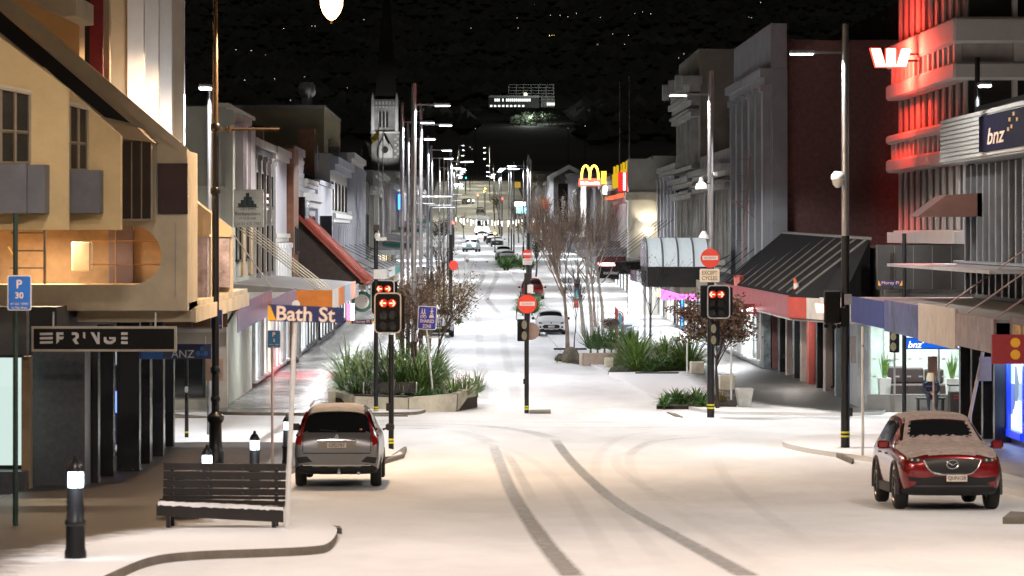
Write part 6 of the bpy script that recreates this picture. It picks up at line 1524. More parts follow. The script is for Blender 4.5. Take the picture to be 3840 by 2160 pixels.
MB().add([p for p in pts]+[p+Vector((0,0.04,0)) for p in pts], [(0,1,2,3), (7,6,5,4)]).build('flag', M('flag_blue', (0.25,0.42,0.55), 0.7, 0, 0.5, 2), s)
# two tall thin flagpoles on the right, golden arches sign, small signs far away
for lab, px, yt in (('left of two tall bare flagpoles above the yellow sign', 2324, 312), ('right and taller of two bare flagpoles above the yellow sign', 2360, 292)):
    s = thing('flag_pole', lab, 'flagpole', W(px, 610, 262))
    MB().tube(W(px,690,262), W(px,yt,262), 0.07, 0.05, 8).build('pole', GREYPOLE, s, smooth=True)
    MB().lathe(W(px,yt,262), [(0.03,0),(0.08,0.05),(0.03,0.12)], 8).build('finial', GREYPOLE, s)
Ya = 300
s = thing('arches_sign', 'glowing yellow double-arch sign above a red lit panel', 'sign', W(2213, 700, Ya))
ARCH = E('arch_yellow', (1.0,0.60,0.05), 5.0)
def arch(x0, x1, ytop, ybot):
    cx = (x0+x1)/2; pts = []
    for u in np.linspace(0, 1, 15):
        a = PI*(1-u); pts.append(W(cx+(x1-x0)/2*math.cos(a), ybot-(ybot-ytop)*math.sin(a)**0.75, Ya))
    return pts
for x0, x1 in ((2181,2212), (2212,2244)):
    MB().path(arch(x0, x1, 621, 673), 0.10, 6).build('arch', ARCH, s, smooth=True)
MB().box(PX(2171,Ya), PX(2254,Ya), Ya, Ya+0.3, PZ(697,Ya), PZ(669,Ya)).build('red_panel', E('panel_red', (1.0,0.10,0.06), 2.0), s)
text('lettering', "McDonald's", E('panel_white_letters', (1,0.9,0.85), 5.0), s, W(2213, 686, Ya-0.03), w=1.75, h=0.3)
MB().box(PX(2178,Ya), PX(2198,Ya), Ya+0.1, Ya+0.3, PZ(900,Ya), PZ(697,Ya)).build('sign_mast', M('mast_lit', (0.6,0.6,0.6), 0.5), s)
point_light('sign_light', W(2190, 760, Ya-1.2), 160, (1,0.95,0.9), 0.2, s)
s = thing('lit_sign', 'small yellow and white lit pylon sign right of the arches', 'sign', W(2268, 760, 295))
MB().box(PX(2255,295), PX(2274,295), 295, 295.3, PZ(690,295), PZ(642,295)).build('yellow_face', E('pylon_yellow', (1.0,0.6,0.05), 1.6), s)
MB().box(PX(2262,295), PX(2276,295), 294.9, 294.99, PZ(728,295), PZ(698,295)).build('white_face', E('pylon_white', (0.75,0.85,1.0), 6), s)
MB().box(PX(2263,295), PX(2267,295), 295.0, 295.2, PZ(860,295), PZ(690,295)).build('mast', BLACK, s)
for lab, x0, x1, y0, y1, Y, m_ in (('orange square sign with pale squiggle hanging on the right', 2021, 2058, 747, 785, 330, M('sign_orange', (0.55,0.11,0.03), 0.5, emit=(1,0.2,0.05), es=0.15)), ('bright white-blue light box over the far right footpath', 1930, 1970, 758, 772, 420, E('lightbox_white', (0.8,0.9,1.0), 8)),
                                   ('pale blue lit sign below the white light box', 1936, 1976, 777, 800, 418, E('lightbox_blue', (0.3,0.65,0.8), 1.5)), ('flat orange lit fascia sign below the light boxes', 1988, 2026, 838, 856, 380, M('sign_orange2', (0.65,0.22,0.03), 0.5, emit=(1,0.3,0.05), es=0.5)),
                                   ('small yellow diamond-print warning board far up the right side', 1930, 1952, 682, 704, 470, M('sign_yellow_far', (0.6,0.4,0.05), 0.5, emit=(1,.6,.1), es=0.2))):
    s = thing('hanging_sign', lab, 'sign', W((x0+x1)/2, y1, Y))
    MB().box(PX(x0,Y), PX(x1,Y), Y, Y+0.2, PZ(y1,Y), PZ(y0,Y)).build('sign_case', m_, s)
    MB().tube(W(x1,(y0+y1)/2,Y+.1), W(x1+14,(y0+y1)/2,Y+.1), 0.05, 0.05, 5).build('bracket', BLACK, s)
    if 'squiggle' in lab: MB().path([W(x0+9+a, y0+16+6*math.sin(a*0.8), Y-0.03) for a in range(0, 22, 2)], 0.06, 4).build('emblem', M('sign_orange_pale', (0.7,0.35,0.2)), s)
s = thing('lit_sign', 'small bright blue sign on the left between the lamp poles', 'sign', W(1497, 760, 330))
MB().box(PX(1493,330), PX(1502,330), 330, 330.2, PZ(785,330), PZ(728,330)).build('sign_face', E('neon_blue', (0.03,0.15,1.0), 4), s)
# red disc and post right of the planter on the left
s = thing('sign_pole', 'red round sign glowing on a slim dark post left of the roadway', 'sign', (PX(1700,190), 190, zg(190)))
MB().tube((PX(1693,190),190,zg(190)), (PX(1693,190),190,PZ(935,190)), 0.06, 0.06, 8).build('pole', BLACK, s, smooth=True)
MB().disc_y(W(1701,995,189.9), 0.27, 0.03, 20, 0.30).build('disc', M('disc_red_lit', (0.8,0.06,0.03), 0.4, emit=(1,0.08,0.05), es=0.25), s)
s = thing('bollard_pillar', 'slender white pillar on the left edge of the roadway', 'pillar', (PX(1747,215), 215, zg(215)))
MB().tube((PX(1747,215),215,zg(215)-0.1), (PX(1747,215),215,PZ(960,215)), 0.13, 0.11, 10).build('pillar', WHITEP, s, smooth=True)
MB().disc_y(W(1752,978,214.8), 0.12, 0.05, 12).build('disc', M('sign_back', (0.25,0.16,0.13)), s)
# distant signals and beacons
for lab, px, py, Y, col in (('tiny amber beacon in front of the parked cars', 1856, 875, 395, (1.0,0.45,0.05)), ('upper tiny amber light far up the street', 1820, 707, 640, (1.0,0.45,0.05)), ('lower tiny amber light far up the street', 1816, 718, 640, (1.0,0.45,0.05)),
                             ('tiny red light on the striped pole far up the street', 1792, 732, 640, (1.0,0.1,0.04)), ('tiny red signal right of the amber lights', 1884, 745, 560, (1.0,0.04,0.03)), ('glowing red signal at the left kerb far up the street', 1697, 835, 330, (1.0,0.08,0.04)),
                             ('tiny green signal beside the approaching headlights', 1747, 667, 830, (0.05,1.0,0.5))):
    s = thing('distant_signal', lab, 'traffic light', (PX(px,Y), Y, zg(Y)))
    MB().tube((PX(px,Y),Y,zg(Y)), (PX(px,Y),Y,PZ(py+4,Y)), 0.06, 0.06, 6).build('pole', BLACK, s)
    MB().lathe(W(px,py,Y), [(0.02,-0.16),(0.14,-0.08),(0.16,0.0),(0.14,0.08),(0.02,0.16)], 8).build('lamp', E('beacon_%d%d%d' % tuple(int(c*10) for c in col), col, 9), s, smooth=True)
# festoon icicle lights across the street
s = thing('icicle_lights', 'string of hanging white icicle lights across the far street', 'string lights', W(1850, 820, 345))
Yi = 345
cat_pts = [W(1690+u*360, 812+26*math.sin(u*PI)*0.5, Yi) for u in np.linspace(0, 1, 25)]
MB().path(cat_pts, 0.025, 4).build('cable', M('cable_grey', (0.3,0.3,0.3)), s)
rr = random.Random(8)
for k in range(30):
    u = (k+rr.random())/30; x = 1690+u*360; y = 812+13*math.sin(u*PI)
    l = rr.uniform(8, 22)
    MB().tube(W(x, y+rr.uniform(0,6), Yi), W(x, y+6+l, Yi), 0.045, 0.045, 4).build('icicle', E('icicle_white', (1,0.97,0.9), 2.2), s)
# ------------------------------------------------------------------ bench, planters, plants, trees
TIMB = M('bench_timber', (0.014,0.009,0.007), 0.5, 0, 0.35, 6)
Yb2 = 46.2
t = thing('park_bench', 'dark slatted timber bench seen from behind with snow on its seat edge', 'bench', (PX(835,Yb2), Yb2, zg(Yb2)+0.13))
bx0, bx1 = PX(608,Yb2), PX(1072,Yb2); z0 = zg(Yb2)+0.13
zs = [1752, 1790, 1826, 1858, 1882]
for k, (ya, yb3) in enumerate(((1738,1765), (1769,1798), (1801,1828), (1831,1856), (1858,1870))):
    MB().add([(bx0+0.02, Yb2-0.02*k, PZ(yb3-2,Yb2)), (bx1, Yb2-0.02*k, PZ(yb3+2,Yb2)), (bx1, Yb2-0.02*k, PZ(ya+2,Yb2)), (bx0+0.02, Yb2-0.02*k, PZ(ya-2,Yb2)),
              (bx0+0.02, Yb2-0.02*k+0.04, PZ(yb3-2,Yb2)), (bx1, Yb2-0.02*k+0.04, PZ(yb3+2,Yb2)), (bx1, Yb2-0.02*k+0.04, PZ(ya+2,Yb2)), (bx0+0.02, Yb2-0.02*k+0.04, PZ(ya-2,Yb2))],
             [(0,1,2,3),(7,6,5,4),(0,4,5,1),(1,5,6,2),(2,6,7,3),(3,7,4,0)]).build('back_slat', TIMB, t)
for k in range(4):
    yy = Yb2-0.12-k*0.13; zt = PZ(1868+3*k,Yb2)
    MB().add([(bx0-0.02,yy-0.055,zt-0.045),(bx1,yy-0.055,zt-0.085),(bx1,yy-0.055,zt-0.035),(bx0-0.02,yy-0.055,zt),(bx0-0.02,yy+0.055,zt-0.045),(bx1,yy+0.055,zt-0.085),(bx1,yy+0.055,zt-0.035),(bx0-0.02,yy+0.055,zt)],
             [(0,1,2,3),(7,6,5,4),(0,4,5,1),(1,5,6,2),(2,6,7,3),(3,7,4,0)]).build('seat_slat', TIMB, t)
MB().add([(bx0-0.02,Yb2-0.62,PZ(1920,Yb2)),(bx1,Yb2-0.62,PZ(1945,Yb2)),(bx1,Yb2-0.62,PZ(1900,Yb2)),(bx0-0.02,Yb2-0.62,PZ(1878,Yb2)),(bx0-0.02,Yb2-0.57,PZ(1920,Yb2)),(bx1,Yb2-0.57,PZ(1945,Yb2)),(bx1,Yb2-0.57,PZ(1900,Yb2)),(bx0-0.02,Yb2-0.57,PZ(1878,Yb2))],
         [(0,1,2,3),(7,6,5,4),(0,4,5,1),(1,5,6,2),(2,6,7,3),(3,7,4,0)]).build('front_rail', TIMB, t)
mb = MB(); rr = random.Random(2); nn = 40
for i in range(nn+1):
    f = i/nn; x = bx0+(bx1-bx0)*f; zc = PZ(1874+20*f,Yb2)
    mb.v += [(x, Yb2-0.64, zc-0.015-rr.uniform(0,.02)), (x, Yb2-0.62, zc+0.012+rr.uniform(0,.015)), (x, Yb2-0.50, zc+0.02+rr.uniform(0,.012)), (x, Yb2-0.42, zc+0.002)]
for i in range(nn):
    for j in range(3): a = i*4+j; mb.f.append((a, a+4, a+5, a+1))
mb.build('seat_snow', SNOW, t, smooth=True)
for px in (645, 1036):
    x = PX(px, Yb2)
    MB().box(x-0.03, x+0.03, Yb2-0.6, Yb2-0.52, z0-0.05, PZ(1920,Yb2)).build('leg', BLACK, t)
    MB().box(x-0.028, x+0.028, Yb2+0.02, Yb2+0.08, z0-0.05, PZ(1745,Yb2)).build('leg', BLACK, t)
    MB().box(x-0.025, x+0.025, Yb2-0.52, Yb2+0.02, PZ(1905,Yb2), PZ(1890,Yb2)).build('seat_bracket', BLACK, t)
for px in (648, 778, 908, 1035):
    for yy in (1760, 1795, 1826, 1852): MB().disc_y(W(px, yy, Yb2-0.09), 0.018, 0.03, 8).build('bolt', BLACK, t)
# planter box seen under the bench (dark green bin base)
t = thing('tree_tub', 'dark green moulded tub base seen under the bench', 'planter', (PX(698,50.5), 50.5, zg(50.5)+.13))
zb_ = zg(50.5)+.13; cx = PX(698,50.5)
MB().lathe((cx,50.5,zb_), [(0.34,-0.05),(0.36,0.05),(0.30,0.09),(0.31,0.2),(0.37,0.24),(0.37,0.3),(0.31,0.33),(0.31,0.6),(0.28,0.64)], 8).build('tub', M('tub_green', (0.012,0.05,0.03), 0.25), t)
MB().lathe((cx,50.5,zb_+0.6), [(0.05,0),(0.25,0.05),(0.2,0.1)], 8).build('tub_lid', BLACK, t)
# small kerb ends peeping out of the snow
for lab, pts, h in (('short dark kerb edge poking from snow right of the bench', [(1228,1990),(1275,1993),(1282,2003),(1230,1996)], 0.10), ('cracked white kerb nose left of the signals by the crossing', [(1440,1742),(1515,1718),(1525,1690),(1515,1690)], 0.12),
                    ('tilted grey kerb piece in the snow on the near right corner', [(3078,1690),(3140,1712),(3202,1738),(3196,1742)], 0.13), ('small dark kerb wedge in the snow before the right flower bed', [(2500,1550),(2535,1555),(2562,1568),(2530,1564)], 0.06),
                    ('dark kerb strip in the snow on the far left corner', [(1120,1561),(1530,1563),(1480,1556),(1130,1555)], 0.06), ('second dark kerb strip left of the warm lamp post', [(560,1556),(640,1556),(800,1568),(580,1570)], 0.06),
                    ('low kerb stub beside the mid-street pole', [(1985,1553),(2065,1553),(2065,1545),(1985,1547)], 0.1), ('round concrete disc edge in the snow at the lower right corner', [(3760,1965),(3840,1965),(3860,1945),(3790,1940)], 0.12)):
    gp = [G(*p) for p in pts]
    o = MB().prism_z([(p.x, p.y) for p in gp], 0.0, h, lambda x, y: zg(y)-0.02).build('kerb_stone', KERB, None)
    # top coat of snow where the photo shows it
    tag(o, lab, 'kerb')

# ---------- plants
FLAX = [M('flax_leaf', (0.10,0.18,0.035), 0.42, 0, 0.5, 5), M('flax_leaf_dark', (0.06,0.12,0.028), 0.42, 0, 0.5, 5), M('flax_leaf_olive', (0.15,0.17,0.035), 0.45, 0, 0.4, 5), M('fern_green', (0.085,0.19,0.05), 0.45, 0, 0.4, 5), M('grass_gold', (0.20,0.16,0.05), 0.5, 0, 0.4, 4)]
def clump_mesh(n, L, wid, droop, seed, mat, upright=0.7):
    rr = random.Random(seed); mb = MB()
    for k in range(n):
        a = rr.uniform(0, 2*PI); l = L*rr.uniform(0.6, 1.1); el = rr.uniform(upright*0.5, 1.35)
        d = Vector((math.cos(a), math.sin(a), 0)); side = Vector((-math.sin(a), math.cos(a), 0))
        p = d*rr.uniform(0, 0.12)*L; vel = d*math.cos(el)+Vector((0,0,math.sin(el)))
        w = wid*rr.uniform(.7, 1.2); pts = []
        seg = 6
        for i in range(seg+1):
            f = i/seg; ww = w*(1-f**2)*(0.6+0.4*min(1, f*4))+0.0015
            pts.append((p-side*ww/2+Vector((0,0,0.01*ww)), p+side*ww/2))
            p = p+vel*(l/seg); vel = (vel+Vector((0,0,-droop*(0.12+0.55*f)*rr.uniform(.6,1.4)))).normalized()
            if p.z < 0.02: p.z = 0.02
        o = len(mb.v)
        for a_, b_ in pts: mb.v += [tuple(a_), tuple(b_)]
        for i in range(seg): mb.f.append((o+2*i, o+2*i+1, o+2*i+3, o+2*i+2))
    me = bpy.data.meshes.new('leaves'); me.from_pydata(mb.v, [], mb.f); me.materials.append(mat)
    me.polygons.foreach_set('use_smooth', [True]*len(me.polygons)); me.update()
    return me
CL = {'flax0': clump_mesh(170, 1.15, 0.034, 0.75, 1, FLAX[0]), 'flax1': clump_mesh(170, 1.2, 0.034, 0.9, 2, FLAX[1]), 'flax2': clump_mesh(160, 1.05, 0.03, 1.1, 3, FLAX[2]),
      'fern': clump_mesh(140, 0.6, 0.06, 0.9, 4, FLAX[3], 0.3), 'grass': clump_mesh(220, 1.0, 0.016, 1.2, 5, FLAX[2]), 'low': clump_mesh(120, 0.45, 0.04, 1.0, 6, FLAX[3], 0.3), 'gold': clump_mesh(160, 0.45, 0.012, 1.0, 7, FLAX[4]),
      'spike': clump_mesh(70, 0.95, 0.045, 0.05, 8, FLAX[1], 0.25)}
def stalk_mesh():
    mb = MB(); mb.tube((0,0,-0.2), (0,0,0.12), 0.05, 0.02, 6)
    me = bpy.data.meshes.new('root_crown'); me.from_pydata(mb.v, [], mb.f); me.materials.append(FLAX[2]); return me
STALK = stalk_mesh()
def plant(kind, label, loc, s, rz, group, cat='plant', name='flax_plant'):
    o = thing(name, label, cat, loc, rz, group)
    for nm, me in (('leaves', CL[kind]), ('root_crown', STALK)):
        c = bpy.data.objects.new(nm, me); COL.objects.link(c); c.parent = o; c.scale = (s, s, s)
    return o
# left concrete planter with battered walls
LP = thing('concrete_planter', 'large stained concrete planter with timber seat tops on the far left', 'planter', (-2.9, 105.8, 0.1))
LPD = M('planter_concrete', (0.58,0.54,0.43), 0.8, 0, 0.3, 1.3, 0.4)
def pw(px, py, Y): return W(px, py, Y)
segs = [((1258,1468,106.6), (1325,1486,105.0)), ((1328,1486,105.0), (1530,1492,104.6)), ((1534,1492,104.6), (1715,1478,105.0)), ((1718,1476,105.05), (1790,1442,107.6))]
prev = None
for i, (a, b) in enumerate(segs):
    ta, tb = W(*a), W(*b)
    za, zb_ = 0.02, 0.02
    cin = Vector((-2.6, 110, 0))
    def inn(p, q): d = (cin-p); d.z = 0; d.normalize(); return p+d*q
    ba, bb = inn(ta, 0.10), inn(tb, 0.10); ba.z = bb.z = 0.02
    ia, ib = inn(ta, 0.5), inn(tb, 0.5)
    MB().add([ta, tb, bb, ba, ia, ib, Vector((ib.x, ib.y, 0.02)), Vector((ia.x, ia.y, 0.02))], [(3,2,1,0), (0,1,5,4), (4,5,6,7), (0,4,7,3), (1,2,6,5)]).build('planter_wall', LPD, LP)
    if i == 1:
        q0, q1 = inn(ta, 0.03), inn(tb, 0.03); r0, r1 = inn(ta, 0.46), inn(tb, 0.46)
        if i == 3: q0, q1 = q0+(q1-q0)*0.15, q0+(q1-q0)*0.85; r0, r1 = r0+(r1-r0)*.15, r0+(r1-r0)*.85
        up = Vector((0,0,0.06)); lo = Vector((0,0,0.004))
        MB().add([q0+lo, q1+lo, r1+lo, r0+lo, q0+up, q1+up, r1+up, r0+up], [(3,2,1,0),(4,5,6,7),(0,1,5,4),(1,2,6,5),(2,3,7,6),(3,0,4,7)]).build('timber_seat', M('seat_timber_dark', (0.03,0.025,0.022), 0.5), LP)
        lo = Vector((0,-0.006,-0.12)); u2 = Vector((0,-0.006,0.0))
MB().prism_z([(PX(1258,106.6),106.6), (PX(1325,105),105.2), (PX(1530,104.6),104.9), (PX(1715,105),105.2), (PX(1790,107.6),107.6), (-0.9,120), (-4.4,120)], 0.05, 0.42).build('soil', M('soil', (0.03,0.022,0.015), 0.95), LP)
MB().box(-1.15, -0.75, 107.8, 120, 0.02, 0.75).box(-4.75, -4.4, 107.2, 120, 0.02, 0.6).build('planter_wall', LPD, LP)
b = thing('bench_back', 'slatted dark bench back standing on the concrete planter', 'bench', W(1460, 1470, 105.6))
for k in range(24):
    x = PX(1368+k*8.2,105.7); MB().box(x, x+0.055, 105.65, 105.69, PZ(1474,105.7), PZ(1434,105.7)).build('slat', M('slat_dark', (0.06,0.05,0.045), 0.6), b)
MB().box(PX(1362,105.7), PX(1366,105.7), 105.4, 105.75, PZ(1474,105.7), PZ(1434,105.7)).box(PX(1560,105.7), PX(1564,105.7), 105.4, 105.75, PZ(1474,105.7), PZ(1434,105.7)).build('end_frame', STEEL, b)
rr = random.Random(21)
cnt = 0
for i in range(38):
    Y = 106.3+rr.uniform(0, 1)**1.2*9.0
    x = rr.uniform(-4.3, -1.15)
    k = rr.choice(('flax0','flax1','flax1','flax0','flax2'))
    plant(k, 'strap-leaved flax plant, one of the dense mass in the left concrete planter', (x, Y, 0.42), rr.uniform(1.1, 1.65)*(1.0+0.02*(Y-106)), rr.uniform(0, 6), 'flax plants in the left planter')
for i, (px, Y) in enumerate(((1370,105.9), (1335,106.2), (1575,105.5), (1650,105.5), (1700,105.9), (1740,106.6), (1610,105.4), (1765,107.6), (1790,109.5))):
    plant('fern' if i in (2,3,6) else 'flax1' if i < 2 else 'flax0', ['dark arching flax hanging over the left end of the concrete planter', 'glossy low leafy plant at the front of the concrete planter'][1 if i in (2,3,6) else 0] if i < 4 or i == 6 else 'arching flax overhanging the right rim of the concrete planter', (PX(px,Y), Y, 0.45), 0.75 if i in (2,3,6) else 0.85, i*1.1, 'plants along the rim of the left planter')
# more planters up the left (behind), as low boxes with plants
for i, (px, py, w_) in enumerate(((1720,1215,1.6), (1600,1260,1.2), (1660,1180,2.0))):
    q = G(px, py, 0.1); plant('flax2', 'flax tuft at the road edge behind the white car on the left', q, 0.8, i, 'flax tufts behind the left planter')
# right beds
def bed(label, pts, up=0.085):
    gp = [G(*p) for p in pts]
    o = MB().prism_z([(p.x, p.y) for p in gp], 0.0, up+0.03, lambda x, y: zg(y)).build('garden_bed', M('soil', (0.03,0.022,0.015)), None)
    return tag(o, label, 'garden bed')
bed('dark soil bed under the long right-hand flax mass', [(2280,1405),(2580,1400),(2590,1340),(2330,1335)])
bed('dark soil bed at the foot of the brown-leaved tree on the right', [(2462,1535),(2760,1537),(2780,1500),(2500,1490)])
bed('dark soil bed round the boulder at the foot of the bare tree', [(2080,1352),(2180,1370),(2180,1335),(2095,1335)])
for i in range(16):
    px = 2300+rr.uniform(0, 1)*290; py = 1345+rr.uniform(0, 50)
    q = G(px, py, 0.1)
    plant(rr.choice(('grass','grass','flax2','flax0')), 'olive tussock plant in the big arching mass right of the roadway', q, rr.uniform(1.35, 1.9), rr.uniform(0,6), 'tussock plants in the right flax bed', name='tussock_plant')
for i in range(5):
    q = G(2440+i*28, 1392-3*i, 0.12); plant('fern', 'bright green low fern at the front of the right flax bed', q, 1.3, i, 'ferns in front of the right flax bed', name='fern_plant')
for i in range(7):
    q = G(2215+i*26, 1308+4*(i % 2), 0.35); plant('spike', 'spiky dark flax behind the stone planter edge on the right', q, 1.35, i*0.9, 'spiky flax behind the stone planter', name='spiky_plant')
for i in range(10):
    q = G(2490+i*24, 1520+rr.uniform(-12, 8), 0.1); plant('low' if i < 7 else 'gold', 'low green plant in the bed under the brown-leaved tree' if i < 7 else 'golden grass tuft in the bed under the brown-leaved tree', q, rr.uniform(1.2,1.6), rr.uniform(0,6), 'low plants under the brown-leaved tree' if i < 7 else 'golden grasses under the brown-leaved tree', name='low_plant' if i < 7 else 'grass_tuft')
for i in range(4):
    q = G(2090+i*20, 1352+rr.uniform(-4,4), 0.1); plant('gold', 'fine grass tuft beside the boulder near the bare tree', q, 0.7, i, 'grass tufts by the boulder', name='grass_tuft')
for i in range(6):
    q = G(1960+i*9, 1175-8*(i % 2), 0.15); plant('flax1' if i % 2 else 'flax0', 'flax plant in the bed behind the mid-street sign pole', q, 1.4, i, 'flax plants behind the mid-street pole')
for i in range(10):
    q = G(1880+i*12, 1000+rr.uniform(-6, 10), 0.2); plant('low', 'low shrub in the green bed in front of the far parked cars', q, 3.2, i, 'shrubs before the far parked cars', name='low_shrub')
# boulder
t_ = G(2140, 1352, 0.1)
bm = bmesh.new(); bmesh.ops.create_icosphere(bm, subdivisions=3, radius=0.42)
rr2 = random.Random(9)
for v in bm.verts:
    n_ = math.sin(v.co.x*7+1)*math.sin(v.co.y*6)*math.sin(v.co.z*8+2)*0.06; v.co *= 1+n_+rr2.uniform(-.02,.02); v.co.z *= 1.15; v.co.x *= 0.95
    if v.co.z < -0.2: v.co.z = -0.2
me = bpy.data.meshes.new('boulder'); bm.to_mesh(me); bm.free(); me.materials.append(M('boulder_stone', (0.14,0.12,0.09), 0.85, 0, 0.4, 3, 0.5))
o = bpy.data.objects.new('boulder', me); COL.objects.link(o); o.location = t_+Vector((0,0,0.15)); tag(o, 'rounded brown boulder at the foot of the bare tree', 'boulder')
# stone edge and blocks
def block(name, label, px0, px1, y0, y1, Y, depth, mat, cat, bev=0.02, taper=0.0):
    x0, x1 = PX(px0,Y), PX(px1,Y); za, zb3 = PZ(y1,Y), PZ(y0,Y)
    q = MB().add([(x0+taper,Y,za),(x1-taper,Y,za),(x1-taper,Y+depth,za),(x0+taper,Y+depth,za),(x0,Y-0.05,zb3),(x1,Y-0.05,zb3),(x1,Y+depth,zb3),(x0,Y+depth,zb3)], [(0,3,2,1),(4,5,6,7),(0,1,5,4),(1,2,6,5),(2,3,7,6),(3,0,4,7)]).build(name, mat, None, bevel=bev)
    return tag(q, label, cat)
Ysb = GY(1368, 0.08)
block('stone_seat', 'long pinkish stone seat block in front of the spiky flax', 2176, 2312, 1325, 1370, Ysb, 0.6, M('pink_granite', (0.36,0.28,0.22), 0.6, 0, 0.2, 6), 'stone seat')
block('stone_seat', 'short white upright end of the stone seat', 2172, 2184, 1324, 1369, Ysb-0.08, 0.07, LPD, 'stone seat', 0.005)
block('stone_seat', 'pale stone block half hidden in the left of the tussocks', 2268, 2300, 1342, 1378, GY(1390,.08), 0.5, LPD, 'stone seat')
block('stone_seat', 'white stone block with tapered foot beside the dark footpath', 2760, 2826, 1456, 1528, GY(1528, 0.08), 0.55, M('white_granite', (0.55,0.56,0.52), 0.7, 0, 0.2, 3), 'stone seat', 0.03, 0.10)
block('stone_seat', 'pale stone block behind the brown-leaved tree', 2700, 2756, 1408, 1462, GY(1475, 0.08), 0.6, LPD, 'stone seat')
block('stone_seat', 'cream stone block at the right end of the flax mass', 2590, 2640, 1358, 1402, GY(1405, 0.08), 0.7, LPD, 'stone seat')
block('timber_seat', 'low dark timber plank seat beyond the bare tree', 2077, 2200, 1306, 1312, GY(1316, 0.05), 0.5, M('seat_timber_dark', (0.03,0.025,0.022)), 'seat', 0.005)
block('timber_seat', 'low dark timber edge along the front of the ferns', 2383, 2545, 1396, 1404, GY(1406, 0.05), 0.12, M('seat_timber_dark', (0.03,0.025,0.022)), 'seat', 0.005)
block('stone_seat', 'grey rough stone slab at the left road edge below the red disc', 1700, 1762, 1080, 1106, GY(1106), 0.8, CONC, 'stone seat')
# bike racks, totem, bins, glass box
t = thing('bike_rack', 'row of steel hoop bicycle racks behind the flax mass', 'bike rack', G(2360, 1285, .1))
for k in range(5):
    q = G(2344+k*7, 1288-2*k, 0.1)
    MB().path([q, q+Vector((0,0,0.62)), q+Vector((0.06,0.1,0.8)), q+Vector((0.16,0.25,0.84)), q+Vector((0.26,0.4,0.8)), q+Vector((0.32,0.5,0.62)), q+Vector((0.32,0.5,0))], 0.028, 6).build('hoop', STEEL, t, smooth=True)
t = thing('information_totem', 'rust-red information totem with curved top and blue glass panel', 'totem', G(2310, 1275, .1))
q = G(2310, 1275, .1); Yt = q.y
MB().prism_y([(PX(2306,Yt),q.z), (PX(2318,Yt),q.z), (PX(2318,Yt),PZ(1160,Yt)), (PX(2306,Yt),PZ(1152,Yt))], Yt, Yt+0.2).build('blade', M('rust_red', (0.30,0.05,0.03), 0.5), t)
arcp = [W(2318,1166,Yt)]+[W(2318+19*math.sin(u), 1186-20*math.cos(u), Yt) for u in np.linspace(0.2, PI/2, 6)]+[W(2337,1235,Yt)]
MB().path(arcp, 0.035, 6).build('curved_frame', M('rust_red', (0.30,0.05,0.03)), t)
MB().prism_y([(PX(2319,Yt),PZ(1235,Yt)), (PX(2335,Yt),PZ(1235,Yt)), (PX(2335,Yt),PZ(1188,Yt)), (PX(2328,Yt),PZ(1174,Yt)), (PX(2319,Yt),PZ(1170,Yt))], Yt+0.05, Yt+0.08).build('glass_panel', M('teal_panel', (0.15,0.38,0.42), 0.2, 0, 0.6, 6), t)
for k in range(3): MB().box(PX(2306+k*3.6,Yt), PX(2308+k*3.6,Yt), Yt+.05, Yt+.1, PZ(1162,Yt), PZ(1150+2*k,Yt)).build('prong', M('rust_red', (0.30,0.05,0.03)), t)
t = thing('information_totem', 'second red and blue totem further up behind the bare tree', 'totem', G(2160, 1155, .1))
q = G(2160, 1155, .1); Yt = q.y
MB().box(PX(2153,Yt), PX(2169,Yt), Yt, Yt+0.3, q.z, PZ(1060,Yt)).build('blade', M('rust_red', (0.30,0.05,0.03)), t)
MB().box(PX(2154,Yt), PX(2168,Yt), Yt-0.03, Yt-0.003, PZ(1120,Yt), PZ(1075,Yt)).build('glass_panel', M('teal_panel', (0.15,0.38,0.42)), t)
t = thing('utility_cabinet', 'grey glass-topped cabinet beside the bike racks', 'cabinet', G(2348, 1262, .1))
q = G(2348, 1262, .1); MB().box(PX(2328,q.y), PX(2372,q.y), q.y, q.y+0.6, q.z, PZ(1218,q.y)).build('cabinet_body', M('cabinet_grey', (0.22,0.22,0.23)), t)
MB().box(PX(2324,q.y), PX(2382,q.y), q.y-.1, q.y+0.7, PZ(1216,q.y), PZ(1212,q.y)).build('cabinet_top', E('cabinet_glow', (0.5,0.75,1.0), 0.6), t)

